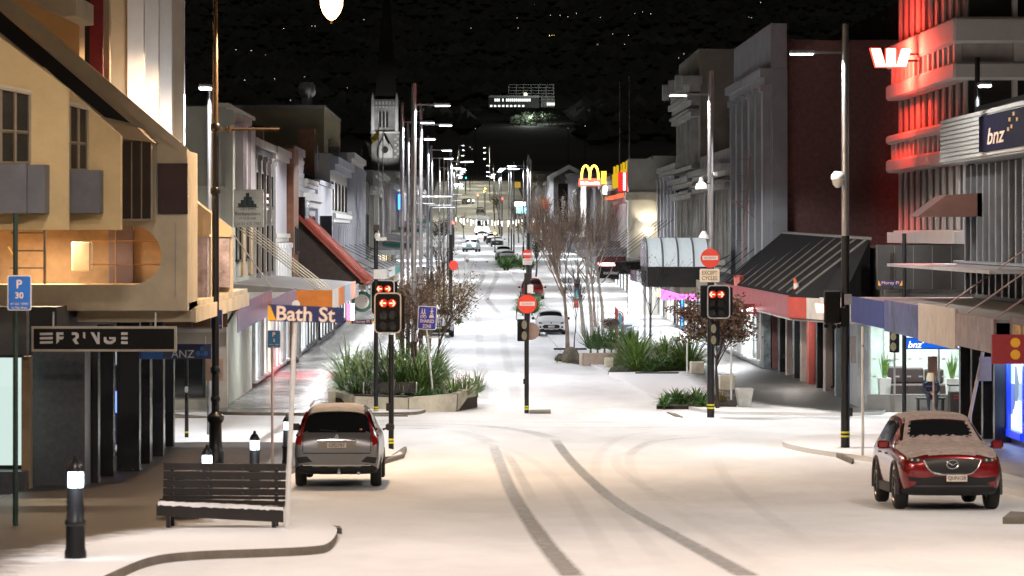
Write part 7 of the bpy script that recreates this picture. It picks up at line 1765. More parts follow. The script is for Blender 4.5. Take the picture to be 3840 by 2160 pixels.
# ---------- trees
def branch_tree(label, base, height, spread, seed, levels, nchild, mat, name, r0, up=0.55, twig=0.006, leaves=None, group=None, trunkfrac=0.28, cat='tree'):
    rr = random.Random(seed)
    t = thing(name, label, cat, base, 0, group)
    tr, br, lv = MB(), MB(), MB()
    tips = []
    def grow(p, d, l, r, lev):
        n = 3 if lev < levels else 2
        pts = [p]; q = p.copy(); dd = d.copy()
        for i in range(n):
            dd = (dd+Vector((rr.uniform(-.12,.12), rr.uniform(-.12,.12), rr.uniform(0,.12)*up*2))).normalized()
            q = q+dd*l/n; pts.append(q.copy())
        rs = [max(twig, r*(1-0.55*i/n)) for i in range(n+1)]
        (tr if lev == 0 else br).path(pts, rs, 7 if lev == 0 else (5 if lev == 1 else 3))
        if lev >= levels: tips.append((pts[-1], dd)); tips.append((pts[-2], dd)); return
        for k in range(nchild[lev]):
            f = rr.uniform(0.35, 1.0) if lev > 0 else rr.uniform(0.75, 1.0)
            idx = min(n-1, int(f*n)); a = rr.uniform(0, 2*PI)
            perp = dd.orthogonal().normalized(); perp.rotate(Matrix.Rotation(a, 3, dd))
            s = spread*rr.uniform(0.5, 1.15)
            nd = (dd+perp*s+Vector((0,0,up*0.3))).normalized()
            grow(pts[idx]+(pts[idx+1]-pts[idx])*(f*n-idx if f < 1 else 1), nd, l*rr.uniform(0.55, 0.85), rs[idx]*0.62, lev+1)
    grow(Vector(base), Vector((0,0,1)), height*trunkfrac, r0, 0)
    tr.build('trunk', mat, t, smooth=True)
    br.build('branches', mat, t)
    if leaves:
        lm, ls, per, jit = leaves
        for p, d in tips:
            for k in range(per):
                c = p+Vector((rr.gauss(0,jit), rr.gauss(0,jit), rr.gauss(0,jit*0.6)))
                u = Vector((rr.uniform(-1,1), rr.uniform(-1,1), rr.uniform(-.6,.6))).normalized()*ls*rr.uniform(.6,1.3); w = u.cross(Vector((rr.uniform(-1,1), rr.uniform(-1,1), rr.uniform(-1,1)))).normalized()*ls*0.45
                lv.add([c-u, c+w, c+u, c-w], [(0,1,2,3)])
        lv.build('crown', lm, t)
    return t
BARK = M('bark_brown', (0.10,0.065,0.042), 0.85, 0, 0.3, 6)
BARKP = M('bark_pale', (0.34,0.30,0.25), 0.85, 0, 0.3, 6)
TWIG = M('twig_brown', (0.26,0.19,0.145), 0.8, 0, 0.3, 3)
Yt = GY(1318)
branch_tree('tall bare many-twigged tree right of the roadway', (PX(2128,Yt), Yt, zg(Yt)), 12.5, 0.62, 12, 4, (6, 5, 6, 5), TWIG, 'bare_tree', 0.12, up=0.9, twig=0.010, trunkfrac=0.25)
branch_tree('second bare tree crown merging behind the tall bare tree', (PX(2235,196), 196, zg(196)), 12.5, 0.6, 31, 4, (5, 5, 5, 5), TWIG, 'bare_tree', 0.11, up=0.9, twig=0.010, trunkfrac=0.26)
branch_tree('thin dark sapling with fine twigs left of the spiky flax', (PX(2153,162), 162, zg(162)), 3.6, 0.5, 5, 3, (5, 6, 6), M('sapling_dark', (0.03,0.024,0.02), 0.9), 'sapling', 0.035, up=0.3, twig=0.006, trunkfrac=0.5)
branch_tree('slender sapling with tiny leaves before the purple verandah', (PX(2433,150), 150, zg(150)), 4.4, 0.7, 6, 3, (6, 5, 5), M('sapling_dark', (0.03,0.024,0.02)), 'sapling', 0.04, up=0.25, twig=0.006, trunkfrac=0.6, leaves=(M('tiny_leaf', (0.05,0.045,0.03), 0.8), 0.04, 2, 0.12))
branch_tree('small brown-twigged shrub left of the red totem', (PX(2290,168), 168, zg(168)), 2.6, 0.6, 8, 3, (6, 6, 6), TWIG, 'shrub', 0.03, up=0.3, twig=0.008, trunkfrac=0.25, leaves=(M('shrub_brown', (0.10,0.07,0.04), 0.8), 0.05, 3, 0.12), cat='shrub')
for i, (px, py) in enumerate(((2262,1255), (2222,1272), (2190,1262))):
    q = G(px, py, .1)
    t = thing('bare_tree', ['rightmost','middle','leftmost'][i]+' of three pale mottled trunks beyond the bare tree', 'tree', q, 0, 'pale trunks beyond the bare tree')
    MB().path([q, q+Vector((-0.12*(i+1)*.4,0,1.6)), q+Vector((-0.3,0,3.2)), q+Vector((-0.35,0.1,4.2))], [0.12,0.10,0.08,0.04], 10).build('trunk', BARKP, t, smooth=True)
    for k in range(5):
        a = k*1.3+i; b0 = q+Vector((-0.3,0,2.7+k*0.3))
        MB().path([b0, b0+Vector((math.cos(a)*.6, math.sin(a)*.6, .7)), b0+Vector((math.cos(a)*1.1, math.sin(a)*1.1, 1.7))], [0.05,0.03,0.01], 5).build('limb', BARKP, t)
RUSSET = M('russet_leaf', (0.10,0.052,0.028), 0.7, 0, 0.5, 4)
q = Vector((PX(2690,105.5), 105.5, 0.1))
branch_tree('small dark russet-leaved tree beside the right framed signal', q, 4.2, 0.75, 17, 3, (7, 6, 5), M('bark_dark', (0.035,0.024,0.018), 0.9), 'russet_tree', 0.07, up=0.25, twig=0.008, trunkfrac=0.42, leaves=(RUSSET, 0.075, 11, 0.15))
OLIVEL = M('olive_leaf', (0.13,0.095,0.042), 0.7, 0, 0.5, 4)
for i, (px, Y, h) in enumerate(((1560, 108.5, 4.4), (1640, 113.5, 4.8), (1500, 117.0, 4.6))):
    branch_tree(['brown-leaved young tree rising from the middle of the flax planter', 'brown-leaved young tree at the right of the flax planter', 'brown-leaved young tree at the back left of the flax planter'][i], (PX(px,Y), Y, 0.42), h, 0.55, 40+i, 3, (7, 6, 5), BARK, 'young_tree', 0.05, up=0.5, twig=0.007, trunkfrac=0.36, leaves=(OLIVEL if i else RUSSET, 0.055, 3, 0.2))
branch_tree('bare spreading tree with dark twigs behind the flax planter', (PX(1610,160), 160, zg(160)), 6.6, 0.6, 77, 4, (5, 5, 5, 5), M('twig_dark', (0.10,0.07,0.055), 0.9), 'bare_tree', 0.08, up=0.5, twig=0.008, trunkfrac=0.25)
for i, (px, Y, h) in enumerate(((1490, 175, 5.0), (1660, 330, 7.5), (1640, 260, 6.5), (2010, 300, 6.0), (1985, 340, 7), (1960, 380, 7), (1945, 470, 9), (1870, 620, 10), (1740, 520, 6))):
    branch_tree(ORD[i]+' small street tree far up the street, counting left kerb then right kerb', (PX(px,Y), Y, zg(Y)), h, 0.6, 90+i, 3, (5, 5, 5), M('twig_dark', (0.10,0.07,0.055)), 'street_tree', 0.10, up=0.4, twig=0.012, trunkfrac=0.3, leaves=(M('far_leaf', (0.07,0.075,0.04), 0.7, 0, 0.5, 1), 0.10, 3, 0.3) if i % 2 else None, group='small street trees far up the street')
# ------------------------------------------------------------------ cars
from mathutils.bvhtree import BVHTree
# stations: y, z bottom, z mid, z belt, z top, w bottom, w mid, w belt, w top   (front of the car at small y)
SUV = [(0.00,.40,.60,.80,.86,.60,.68,.62,.48), (0.05,.32,.62,.88,.95,.72,.82,.74,.58), (0.22,.27,.64,.97,1.03,.83,.89,.82,.66), (0.60,.24,.66,1.02,1.08,.86,.915,.85,.70), (1.15,.24,.66,1.06,1.13,.87,.92,.86,.72), (1.30,.24,.66,1.08,1.16,.87,.92,.86,.73),
       (2.02,.24,.66,1.10,1.60,.87,.92,.86,.61), (2.20,.24,.66,1.10,1.64,.87,.92,.86,.62), (2.9,.24,.66,1.11,1.67,.87,.92,.86,.63), (3.6,.25,.67,1.12,1.65,.87,.92,.855,.62), (4.12,.27,.68,1.13,1.59,.86,.91,.84,.60), (4.42,.31,.70,1.10,1.16,.83,.88,.79,.68), (4.52,.36,.70,1.00,1.05,.76,.82,.74,.60), (4.55,.42,.68,.92,.97,.68,.72,.66,.52)]
WAG = [(0.00,.42,.60,.78,.83,.60,.68,.62,.48), (0.05,.32,.62,.86,.92,.72,.80,.73,.58), (0.25,.27,.64,.95,1.00,.82,.87,.81,.66), (0.65,.24,.66,1.00,1.05,.85,.89,.83,.70), (1.10,.24,.66,1.05,1.11,.86,.90,.84,.72), (1.25,.24,.66,1.07,1.14,.86,.90,.84,.73),
       (2.00,.24,.66,1.10,1.60,.86,.90,.84,.60), (2.20,.24,.66,1.10,1.64,.86,.90,.84,.61), (3.0,.24,.66,1.11,1.69,.86,.90,.84,.62), (3.8,.26,.67,1.12,1.68,.86,.90,.835,.61), (4.34,.29,.68,1.13,1.63,.85,.89,.82,.585), (4.53,.32,.72,1.10,1.16,.84,.88,.80,.70), (4.60,.34,.72,1.00,1.06,.84,.88,.80,.68), (4.63,.40,.68,.88,.92,.76,.82,.74,.58)]
HAT = [(0.00,.36,.52,.68,.73,.58,.66,.60,.46), (0.05,.28,.54,.76,.82,.70,.77,.70,.56), (0.22,.22,.56,.86,.91,.78,.83,.76,.64), (0.55,.2,.58,.92,.97,.80,.845,.78,.66), (0.85,.2,.58,.97,1.04,.80,.85,.79,.67), (0.98,.2,.58,.99,1.07,.80,.85,.79,.67),
       (1.80,.2,.58,1.01,1.42,.80,.85,.78,.56), (1.98,.2,.58,1.01,1.45,.80,.85,.78,.57), (2.5,.2,.58,1.02,1.455,.80,.85,.78,.57), (3.1,.21,.6,1.03,1.42,.80,.85,.77,.55), (3.55,.23,.62,1.05,1.36,.79,.84,.75,.52), (3.85,.27,.64,1.02,1.08,.77,.81,.72,.60), (3.96,.32,.64,.92,.97,.70,.75,.68,.55), (4.0,.40,.62,.85,.9,.62,.66,.6,.48)]
SED = [(y*1.15, a, b, c, d*(0.93 if d > 1.3 else 1), e, f, g, h) for (y,a,b,c,d,e,f,g,h) in HAT]
_carcache = {}
def car_base(key, st, front_axle, rear_axle, wr):
    if key in _carcache: return _carcache[key]
    L = st[-1][0]
    ring = []
    for (y,zb,zm,zbe,zt,wb,wm,wbe,wt) in st:
        cr = 0.035 if zt > 1.3 else 0.03
        half = [(0,zb), (wb*.92,zb), (wb,zb+.07), (wm,zm), (wm*.985,zbe-.10), (wbe,zbe), (wt+.035,zt-.055), (wt*.80,zt), (0,zt+cr)]
        full = half+[(-x,z) for x, z in half[-2:0:-1]]
        ring.append([(x, y-L/2, z) for x, z in full])
    n = len(ring[0]); vs = [p for r in ring for p in r]; fs = []; mi = []
    tops = [s[4] > 1.3 for s in st]
    for i in range(len(st)-1):
        for j in range(n):
            k = (j+1) % n
            fs.append((i*n+j, (i+1)*n+j, (i+1)*n+k, i*n+k))
            jj = j if j < 8 else 15-j      # 0..7 mirrored ring segment
            m = 0
            if jj <= 1: m = 5
            if tops[i] and tops[i+1] and jj == 5: m = 3 if j < 8 else 4
            if (not tops[i]) and tops[i+1] and jj in (6,7): m = 1
            if tops[i] and (not tops[i+1]) and jj in (6,7): m = 2
            mi.append(m)
    fs.append(tuple(range(n))); mi.append(0)
    fs.append(tuple(range((len(st)-1)*n, len(st)*n))[::-1]); mi.append(0)
    me = bpy.data.meshes.new('car_tmp'); me.from_pydata(vs, [], fs)
    mats = [M('car_slot_%d' % q, (0.5,0.5,0.5)) for q in range(7)]
    for m in mats: me.materials.append(m)
    me.polygons.foreach_set('material_index', mi)
    bm = bmesh.new(); bm.from_mesh(me); bmesh.ops.recalc_face_normals(bm, faces=bm.faces)
    # keep lamp and bumper edges tight
    bm.to_mesh(me); bm.free()
    o = bpy.data.objects.new('car_tmp', me); COL.objects.link(o)
    sb = o.modifiers.new('s', 'SUBSURF'); sb.levels = 2; sb.render_levels = 2
    cut = MB()
    for ya in (front_axle-L/2, rear_axle-L/2):
        for s in (-1, 1): cut.tube((s*0.55, ya, wr+0.02), (s*1.2, ya, wr+0.02), wr+0.075, wr+0.075, 24)
    co = cut.build('cut_tmp', mats[6], None)
    bo = o.modifiers.new('b', 'BOOLEAN'); bo.object = co; bo.operation = 'DIFFERENCE'; bo.solver = 'EXACT'
    dg = bpy.context.evaluated_depsgraph_get()
    ev = bpy.data.meshes.new_from_object(o.evaluated_get(dg))
    bpy.data.objects.remove(o); bpy.data.objects.remove(co)
    names = [m.name if m else '' for m in ev.materials]
    bm = bmesh.new(); bm.from_mesh(ev)
    parts = {}
    for q in range(7):
        b2 = bm.copy()
        dead = [f for f in b2.faces if names[f.material_index].split('_')[-1].split('.')[0] != str(q)]
        bmesh.ops.delete(b2, geom=dead, context='FACES')
        if len(b2.faces):
            pm = bpy.data.meshes.new('car_part_%d' % q); b2.to_mesh(pm); pm.materials.clear(); pm.materials.append(None)
            pm.polygons.foreach_set('use_smooth', [True]*len(pm.polygons)); pm.update()
            parts[q] = pm
        b2.free()
    bmesh.ops.triangulate(bm, faces=bm.faces[:])
    bvh = BVHTree.FromBMesh(bm)
    # snow lying on roof and bonnet
    sn = bm.copy()
    bmesh.ops.delete(sn, geom=[f for f in sn.faces if f.normal.z < 0.80 or f.calc_center_median().z < 0.8 or names[f.material_index].split('_')[-1][0] in '12'], context='FACES')
    ymid = 0
    for v in sn.verts: v.co += v.normal*0.0; v.co.z += 0.018
    snow = bpy.data.meshes.new('snow_cover'); sn.to_mesh(snow); sn.free(); snow.materials.clear(); snow.materials.append(SNOW)
    snow.polygons.foreach_set('use_smooth', [True]*len(snow.polygons))
    bm.free()
    _carcache[key] = (parts, bvh, L, snow)
    return _carcache[key]
def wheel_mesh(r, w):
    prof = [(r*0.62,-w/2),(r*0.9,-w/2),(r*0.985,-w*0.36),(r,-w*0.2),(r,w*0.2),(r*0.985,w*0.36),(r*0.9,w/2),(r*0.62,w/2)]
    n = 28; vs = []; fs = []
    for q, x in prof: vs += [(x, q*math.cos(2*PI*i/n), q*math.sin(2*PI*i/n)) for i in range(n)]
    for k in range(len(prof)-1): fs += [(k*n+i, (k+1)*n+i, (k+1)*n+(i+1) % n, k*n+(i+1) % n) for i in range(n)]
    me = bpy.data.meshes.new('wheel'); me.from_pydata(vs, [], fs); me.materials.append(RUBBER); me.polygons.foreach_set('use_smooth', [True]*len(fs)); me.update()
    rim = MB()
    rim.add([(0.04*0, r*0.62*math.cos(2*PI*i/n), r*0.62*math.sin(2*PI*i/n)) for i in range(n)], [tuple(range(n))])
    for s in (-1, 1):
        for k in range(7):
            a = 2*PI*k/7
            d = Vector((0, math.cos(a), math.sin(a))); p = Vector((0, -math.sin(a), math.cos(a)))*r*0.07
            x = s*w*0.42
            rim.add([Vector((x,0,0))-p*1.2, Vector((x,0,0))+p*1.2, d*r*0.62+p+Vector((x*0.95,0,0)), d*r*0.62-p+Vector((x*0.95,0,0))], [(0,1,2,3)])
        rim.tube((s*w*0.2,0,0), (s*w*0.46,0,0), r*0.14, r*0.12, 10)
        ringp = [(s*w*0.46, r*0.63*math.cos(2*PI*i/20), r*0.63*math.sin(2*PI*i/20)) for i in range(21)]
        rim.path(ringp, r*0.035, 4)
    rm = bpy.data.meshes.new('rim'); rm.from_pydata(rim.v, [], rim.f); rm.materials.append(M('alloy_rim', (0.25,0.24,0.23), 0.35, 0.8)); rm.update()
    return me, rm
WH, RIMM = wheel_mesh(0.345, 0.225)
CARGLASS = M('car_glass', (0.010,0.011,0.012), 0.08, 0, 0.1, spec=0.3)
UNDER = M('car_underside', (0.012,0.012,0.012), 0.8)
PLATE = M('number_plate', (0.72,0.62,0.52), 0.4, 0, 0.05)
CHROME = M('chrome', (0.7,0.7,0.7), 0.12, 1.0, 0.02)
TAIL = M('tail_light_red', (0.35,0.012,0.01), 0.12, 0, 0.15, 9, coat=0.5)
def proj(bvh, poly, frm, off, sub=3, hole=None):
    """polygon (x,z) laid onto the body from in front (frm=-1) or behind (+1)"""
    bm = bmesh.new(); vs = [bm.verts.new((x, 0, z)) for x, z in poly]; bm.faces.new(vs)
    bmesh.ops.triangulate(bm, faces=bm.faces[:])
    for _ in range(sub): bmesh.ops.subdivide_edges(bm, edges=bm.edges[:], cuts=1, use_grid_fill=True)
    bmesh.ops.triangulate(bm, faces=bm.faces[:])
    for v in bm.verts:
        h = bvh.ray_cast(Vector((v.co.x, frm*6, v.co.z)), Vector((0, -frm, 0)))
        if h[0] is not None: v.co.y = h[0].y+frm*off
        else: v.co.y = frm*2.0
    me = bpy.data.meshes.new('patch'); bm.to_mesh(me); bm.free()
    me.polygons.foreach_set('use_smooth', [True]*len(me.polygons)); me.update()
    return me
def child(name, me, parent, mat=None):
    o = bpy.data.objects.new(name, me); COL.objects.link(o); o.parent = parent
    if mat:
        if len(me.materials) == 0: me.materials.append(None)
        o.material_slots[0].link = 'OBJECT'; o.material_slots[0].material = mat
    return o
def car(label, key, st, axles, wr, paint, loc, rotz, group=None, snow=True, trim=None, name='parked_car', frost=None):
    parts, bvh, L, sn = car_base(key, st, axles[0], axles[1], wr)
    t = thing(name, label, 'car', loc, rotz, group)
    nm = {0: 'body', 1: 'windscreen', 2: 'rear_window', 3: 'side_window', 4: 'side_window', 5: 'underside', 6: 'wheel_arch'}
    mt = {0: paint, 1: CARGLASS, 2: CARGLASS, 3: CARGLASS, 4: CARGLASS, 5: trim or UNDER, 6: UNDER}
    P = {}
    for q, me in parts.items(): P[q] = child(nm[q], me, t, mt[q])
    for ya in axles:
        for s in (-1, 1):
            w = child('wheel', WH, t); w.location = (s*(st[4][6]-0.115), ya-L/2, wr); w.scale = (1, wr/0.345, wr/0.345)
            child('rim', RIMM, w)
    if snow: child('snow_cover', sn, t, frost)
    return t, bvh, L, P
def lbox(t, name, mat, x0, x1, y0, y1, z0, z1, bevel=0.0): return MB().box(x0,x1,y0,y1,z0,z1).build(name, mat, t, world=False, bevel=bevel)
def mirror(t, s, y, z, mat, w=0.19):
    m = MB().cbox((s*(1.02), y, z), (w, 0.12, 0.15)).build('wing_mirror', mat, t, world=False, bevel=0.035)
    MB().tube((s*0.86, y, z-0.06), (s*0.95, y, z-0.03), 0.025, 0.025, 6).build('mirror_stalk', BLACK, m, world=False)
def surf_y(bvh, x, z, frm):
    h = bvh.ray_cast(Vector((x, frm*6, z)), Vector((0, -frm, 0))); return h[0].y if h[0] is not None else frm*2.0

# --- silver wagon, seen from behind
SILV = M('silver_paint', (0.22,0.215,0.21), 0.28, 0.6, 0.05, 1.0, coat=0.6)
Ysil = 66.2
sloc = Vector((PX(1279,Ysil+2.2), Ysil+2.25, zg(Ysil+1.2)))
t, bvh, L, P = car('silver estate car parked with its rear towards us', 'wag', WAG, (0.86, 3.62), 0.345, SILV, sloc, PI, snow=True, frost=M('thin_roof_snow', (0.52,0.48,0.45), 0.85, 0, 0.2, 8))
t.rotation_euler = (R(0.6), 0, PI)
# local frame: rear is +y
for s in (-1, 1):
    lens = [(s*0.73,0.90),(s*0.855,0.94),(s*0.86,1.10),(s*0.80,1.22),(s*0.735,1.42),(s*0.66,1.60),(s*0.60,1.60),(s*0.66,1.36),(s*0.72,1.12),(s*0.73,1.0)]
    me = proj(bvh, lens if s > 0 else lens[::-1], 1, 0.012)
    tl = child('tail_light', me, t, TAIL)
    me = proj(bvh, [(s*0.76,1.10),(s*0.84,1.12),(s*0.82,1.18),(s*0.75,1.20)], 1, 0.02, 2); child('indicator_lens', me, tl, M('clear_lens', (0.55,0.5,0.48), 0.1, 0.3))
    me = proj(bvh, [(s*0.50,0.57),(s*0.80,0.53),(s*0.83,0.66),(s*0.62,0.68)], 1, 0.008, 2); child('bumper_vent', me, t, BLACK)
    mirror(t, s, -0.95, 1.13, M('mirror_dark', (0.06,0.05,0.045), 0.25))
    MB().tube((s*0.60,-0.35,1.715), (s*0.57,1.9,1.70), 0.025, 0.025, 6).build('roof_rail', M('rail_grey', (0.2,0.2,0.2), 0.4, 0.5), t, world=False)
me = proj(bvh, [(-0.60,1.17),(0.60,1.17),(0.55,1.52),(0.50,1.585),(-0.50,1.585),(-0.55,1.52)], 1, 0.010, 4); rwn = child('rear_glass', me, t, CARGLASS)
me = proj(bvh, [(-0.5,1.60),(0.5,1.60),(0.48,1.645),(-0.48,1.645)], 1, 0.02, 3); child('spoiler', me, t, SILV)
me = proj(bvh, [(-0.24,1.605),(0.24,1.605),(0.23,1.63),(-0.23,1.63)], 1, 0.032, 2); child('high_brake_light', me, t, TAIL)
me = proj(bvh, [(-0.36,0.83),(0.36,0.83),(0.41,0.98),(0.36,1.01),(-0.36,1.01),(-0.41,0.98)], 1, 0.006, 2); child('plate_recess', me, t, M('plate_recess', (0.30,0.25,0.18), 0.4))
me = proj(bvh, [(-0.40,1.01),(0.40,1.01),(0.41,1.045),(-0.41,1.045)], 1, 0.03, 2); child('plate_garnish', me, t, CHROME)
me = proj(bvh, [(-0.70,0.735),(0.70,0.735),(0.70,0.755),(-0.70,0.755)], 1, 0.004, 3); child('bumper_seam', me, t, BLACK)
me = proj(bvh, [(-0.66,0.36),(0.66,0.36),(0.72,0.46),(-0.72,0.46)], 1, 0.01, 3); child('lower_valance', me, t, UNDER)
me = proj(bvh, [(-0.70,0.49),(0.70,0.49),(0.70,0.505),(-0.70,0.505)], 1, 0.015, 3); child('valance_trim', me, t, CHROME)
for s in (-1, 1):
    me = proj(bvh, [(s*0.695,0.78),(s*0.71,0.78),(s*0.71,1.12),(s*0.695,1.12)], 1, 0.004, 2); child('tailgate_seam', me, t, BLACK)
yp = surf_y(bvh, 0, 0.92, 1)+0.02
pl = lbox(t, 'number_plate', PLATE, -0.20, 0.20, yp, yp+0.012, 0.855, 0.965, 0.004)
text('lettering', 'GPD797', INK, pl, (0, yp+0.016, 0.91), w=0.33, h=0.075, rot=(PI/2, 0, PI), world=False)
ye = surf_y(bvh, 0, 1.08, 1)
for a in (90, 210, 330):
    c = Vector((0.025*math.cos(R(a)), 0, 0.025*math.sin(R(a))))
    MB().cbox((c.x, ye+0.012, 1.09+c.z), (0.035, 0.012, 0.035), Euler((0, R(45), 0))).build('emblem', CHROME, t, world=False)
MB().tube((0.0, surf_y(bvh,0,1.2,1)+0.03, 1.2), (0.36, surf_y(bvh,.3,1.23,1)+0.035, 1.225), 0.01, 0.008, 5).build('rear_wiper', BLACK, t, world=False)
MB().tube((-0.05, 2.0, 0.33), (-0.05, 2.42, 0.36), 0.03, 0.03, 8).lathe((-0.05,2.42,0.38), [(0.02,-0.02),(0.03,0.02),(0.01,0.06)], 8).build('tow_bar', STEEL, t, world=False)
MB().tube((-0.45,2.0,0.33), (-0.45,2.3,0.33), 0.035, 0.035, 8).build('exhaust', STEEL, t, world=False)
lbox(t, 'sticker', M('sticker_orange', (0.6,0.25,0.1), 0.5), -0.52, -0.47, surf_y(bvh,.5,1.24,1)+0.016, surf_y(bvh,.5,1.24,1)+0.02, 1.215, 1.25)

# --- red SUV facing us
REDP = M('soul_red_paint', (0.24,0.007,0.009), 0.22, 0.4, 0.08, 1.0, coat=1.0)
Yr = 55.8
rloc = Vector((PX(3578,Yr), Yr+2.3, zg(Yr+2.0)))
t, bvh, L, P = car('dark red sport utility car facing us, dusted with snow', 'suv', SUV, (0.90, 3.60), 0.365, REDP, rloc, 0, snow=True, frost=M('thin_frost', (0.40,0.31,0.27), 0.85, 0, 0.25, 9))  # thin frost with the warm lamplight put into its base colour
t.rotation_euler = (R(-2.2), 0, R(-0.5))
grille = [(-0.50,0.90),(-0.42,0.915),(0.42,0.915),(0.50,0.90),(0.44,0.76),(0.33,0.665),(0.20,0.645),(-0.20,0.645),(-0.33,0.665),(-0.44,0.76)]
child('grille', proj(bvh, grille, -1, 0.012, 3), t, M('grille_black', (0.008,0.008,0.008), 0.4))
ringp = [(-0.50,0.885),(-0.44,0.76),(-0.33,0.665),(-0.20,0.64),(0.20,0.64),(0.33,0.665),(0.44,0.76),(0.50,0.885)]
pts3 = [Vector((x, surf_y(bvh, x, z, -1)-0.02, z)) for x, z in ringp]
MB().path(pts3, 0.016, 6).build('grille_trim', CHROME, t, world=False, smooth=True)
ye = surf_y(bvh, 0, 0.82, -1)
em = MB(); em.path([(0.10*math.cos(a), ye-0.03, 0.82+0.08*math.sin(a)) for a in np.linspace(0, 2*PI, 19)], 0.013, 6)
em.path([(-0.085,ye-0.03,0.855), (-0.035,ye-0.03,0.83), (0,ye-0.03,0.80), (0.035,ye-0.03,0.83), (0.085,ye-0.03,0.855)], 0.011, 5)
em.build('emblem', CHROME, t, world=False, smooth=True)
for s in (-1, 1):
    hl = [(s*0.50,0.865),(s*0.62,0.845),(s*0.79,0.88),(s*0.80,0.935),(s*0.70,0.935),(s*0.52,0.905)]
    h_ = child('headlight', proj(bvh, hl if s > 0 else hl[::-1], -1, 0.014, 3), t, M('headlight_glass', (0.10,0.095,0.09), 0.06, 0.5, 0.3, 12))
    for u in (0.60, 0.70):
        yy = surf_y(bvh, s*u, 0.89, -1); MB().disc_y((s*u, yy-0.03, 0.89), 0.022, 0.012, 12).build('projector_lens', CHROME, h_, world=False)
    yy = surf_y(bvh, s*0.76, 0.91, -1); MB().disc_y((s*0.765, yy-0.03, 0.91), 0.02, 0.012, 10).build('indicator_lens', M('amber_lens', (0.5,0.18,0.04), 0.2), h_, world=False)
    fg = [(s*0.46,0.50),(s*0.74,0.52),(s*0.78,0.60),(s*0.50,0.58)]
    child('fog_recess', proj(bvh, fg if s > 0 else fg[::-1], -1, 0.008, 2), t, UNDER)
    mirror(t, s, -0.72, 1.12, REDP, 0.22)
child('lower_grille', proj(bvh, [(-0.66,0.45),(0.66,0.45),(0.58,0.56),(0.30,0.605),(-0.30,0.605),(-0.58,0.56)], -1, 0.010, 3), t, UNDER)
child('chin_trim', proj(bvh, [(-0.70,0.42),(0.70,0.42),(0.66,0.45),(-0.66,0.45)], -1, 0.014, 3), t, M('cladding_grey', (0.05,0.048,0.046), 0.7))
yp = surf_y(bvh, 0.10, 0.55, -1)-0.04
pl = lbox(t, 'number_plate', PLATE, -0.11, 0.25, yp-0.012, yp, 0.515, 0.635, 0.004)
text('lettering', 'QUN128', INK, pl, (0.07, yp-0.016, 0.575), w=0.31, h=0.078, rot=(PI/2, 0, 0), world=False)
for ya in (0.90, 3.60):
    for s in (-1, 1):
        ar = [(s*0.905, ya-L/2+0.455*math.cos(a), 0.385+0.455*math.sin(a)) for a in np.linspace(-0.25, PI+0.25, 15)]
        MB().path(ar, 0.035, 6).build('arch_cladding', M('cladding_grey', (0.05,0.048,0.046)), t, world=False, smooth=True)
for s in (-1, 1):
    MB().box(s*0.86, s*0.915, 1.42-L/2, 3.1-L/2, 0.27, 0.42).build('sill_cladding', M('cladding_grey', (0.05,0.048,0.046)), t, world=False)
    for yy in (1.55, 2.55): MB().box(s*0.905, s*0.935, yy-L/2+0.5, yy-L/2+0.72, 0.94, 0.97).build('door_handle', REDP, t, world=False)
# snow frame round the windscreen
ws = parts_bvh = bvh
def ws_pt(x, f):
    y = 1.36-L/2+f*0.64; h = bvh.ray_cast(Vector((x, y, 3)), Vector((0,0,-1))); return (h[0]+Vector((0,-0.006,0.012))) if h[0] is not None else Vector((x,y,1.4))
mb = MB(); rr = random.Random(6)
nx, nz = 34, 22
idx = {}
for j in range(nz+1):
    for i in range(nx+1):
        f = j/nz; hw = 0.70-0.13*f; mb.v.append(tuple(ws_pt(-hw+2*hw*i/nx, f)))
def snowy(u, f):
    du = min(u, 1-u)
    return du < 0.055+0.05*rr.random()+(0.10*max(0, 0.3-f)) or f < 0.10+0.10*rr.random() or f > 0.93
for j in range(nz):
    for i in range(nx):
        if snowy((i+.5)/nx, (j+.5)/nz): a = j*(nx+1)+i; mb.f.append((a, a+1, a+nx+2, a+nx+1))
mb.build('windscreen_snow', M('thin_frost', (0.40,0.31,0.27)), t, world=False, smooth=True)

# --- other cars
def simple_front(t, bvh, dark=True, plate=None):
    child('grille', proj(bvh, [(-0.42,0.44),(0.42,0.44),(0.52,0.55),(0.40,0.66),(-0.40,0.66),(-0.52,0.55)], -1, 0.01, 2), t, M('grille_black', (0.008,0.008,0.008)))
    for s in (-1, 1):
        hl = [(s*0.48,0.72),(s*0.70,0.72),(s*0.72,0.83),(s*0.60,0.80)]
        child('headlight', proj(bvh, hl if s > 0 else hl[::-1], -1, 0.012, 2), t, M('headlight_glass', (0.10,0.095,0.09)))
        fg = [(s*0.56,0.46),(s*0.68,0.48),(s*0.68,0.58),(s*0.58,0.58)]
        child('fog_recess', proj(bvh, fg if s > 0 else fg[::-1], -1, 0.008, 1), t, UNDER)
        mirror(t, s, -0.80, 1.0, BLACK, 0.16)
    yp = surf_y(bvh, 0, 0.55, -1)-0.03
    pl = lbox(t, 'number_plate', PLATE, -0.18, 0.18, yp-0.012, yp, 0.50, 0.61)
    if plate: text('lettering', plate, INK, pl, (0, yp-0.016, 0.555), w=0.30, h=0.07, rot=(PI/2,0,0), world=False)
    y2 = surf_y(bvh, 0, 0.75, -1); MB().disc_y((0, y2-0.02, 0.76), 0.045, 0.015, 12).build('emblem', M('emblem_blue', (0.02,0.05,0.2), 0.3), t, world=False)
WHP = M('white_car_paint', (0.66,0.66,0.66), 0.28, 0, 0.04, coat=0.6)
Yw = GY(1262)
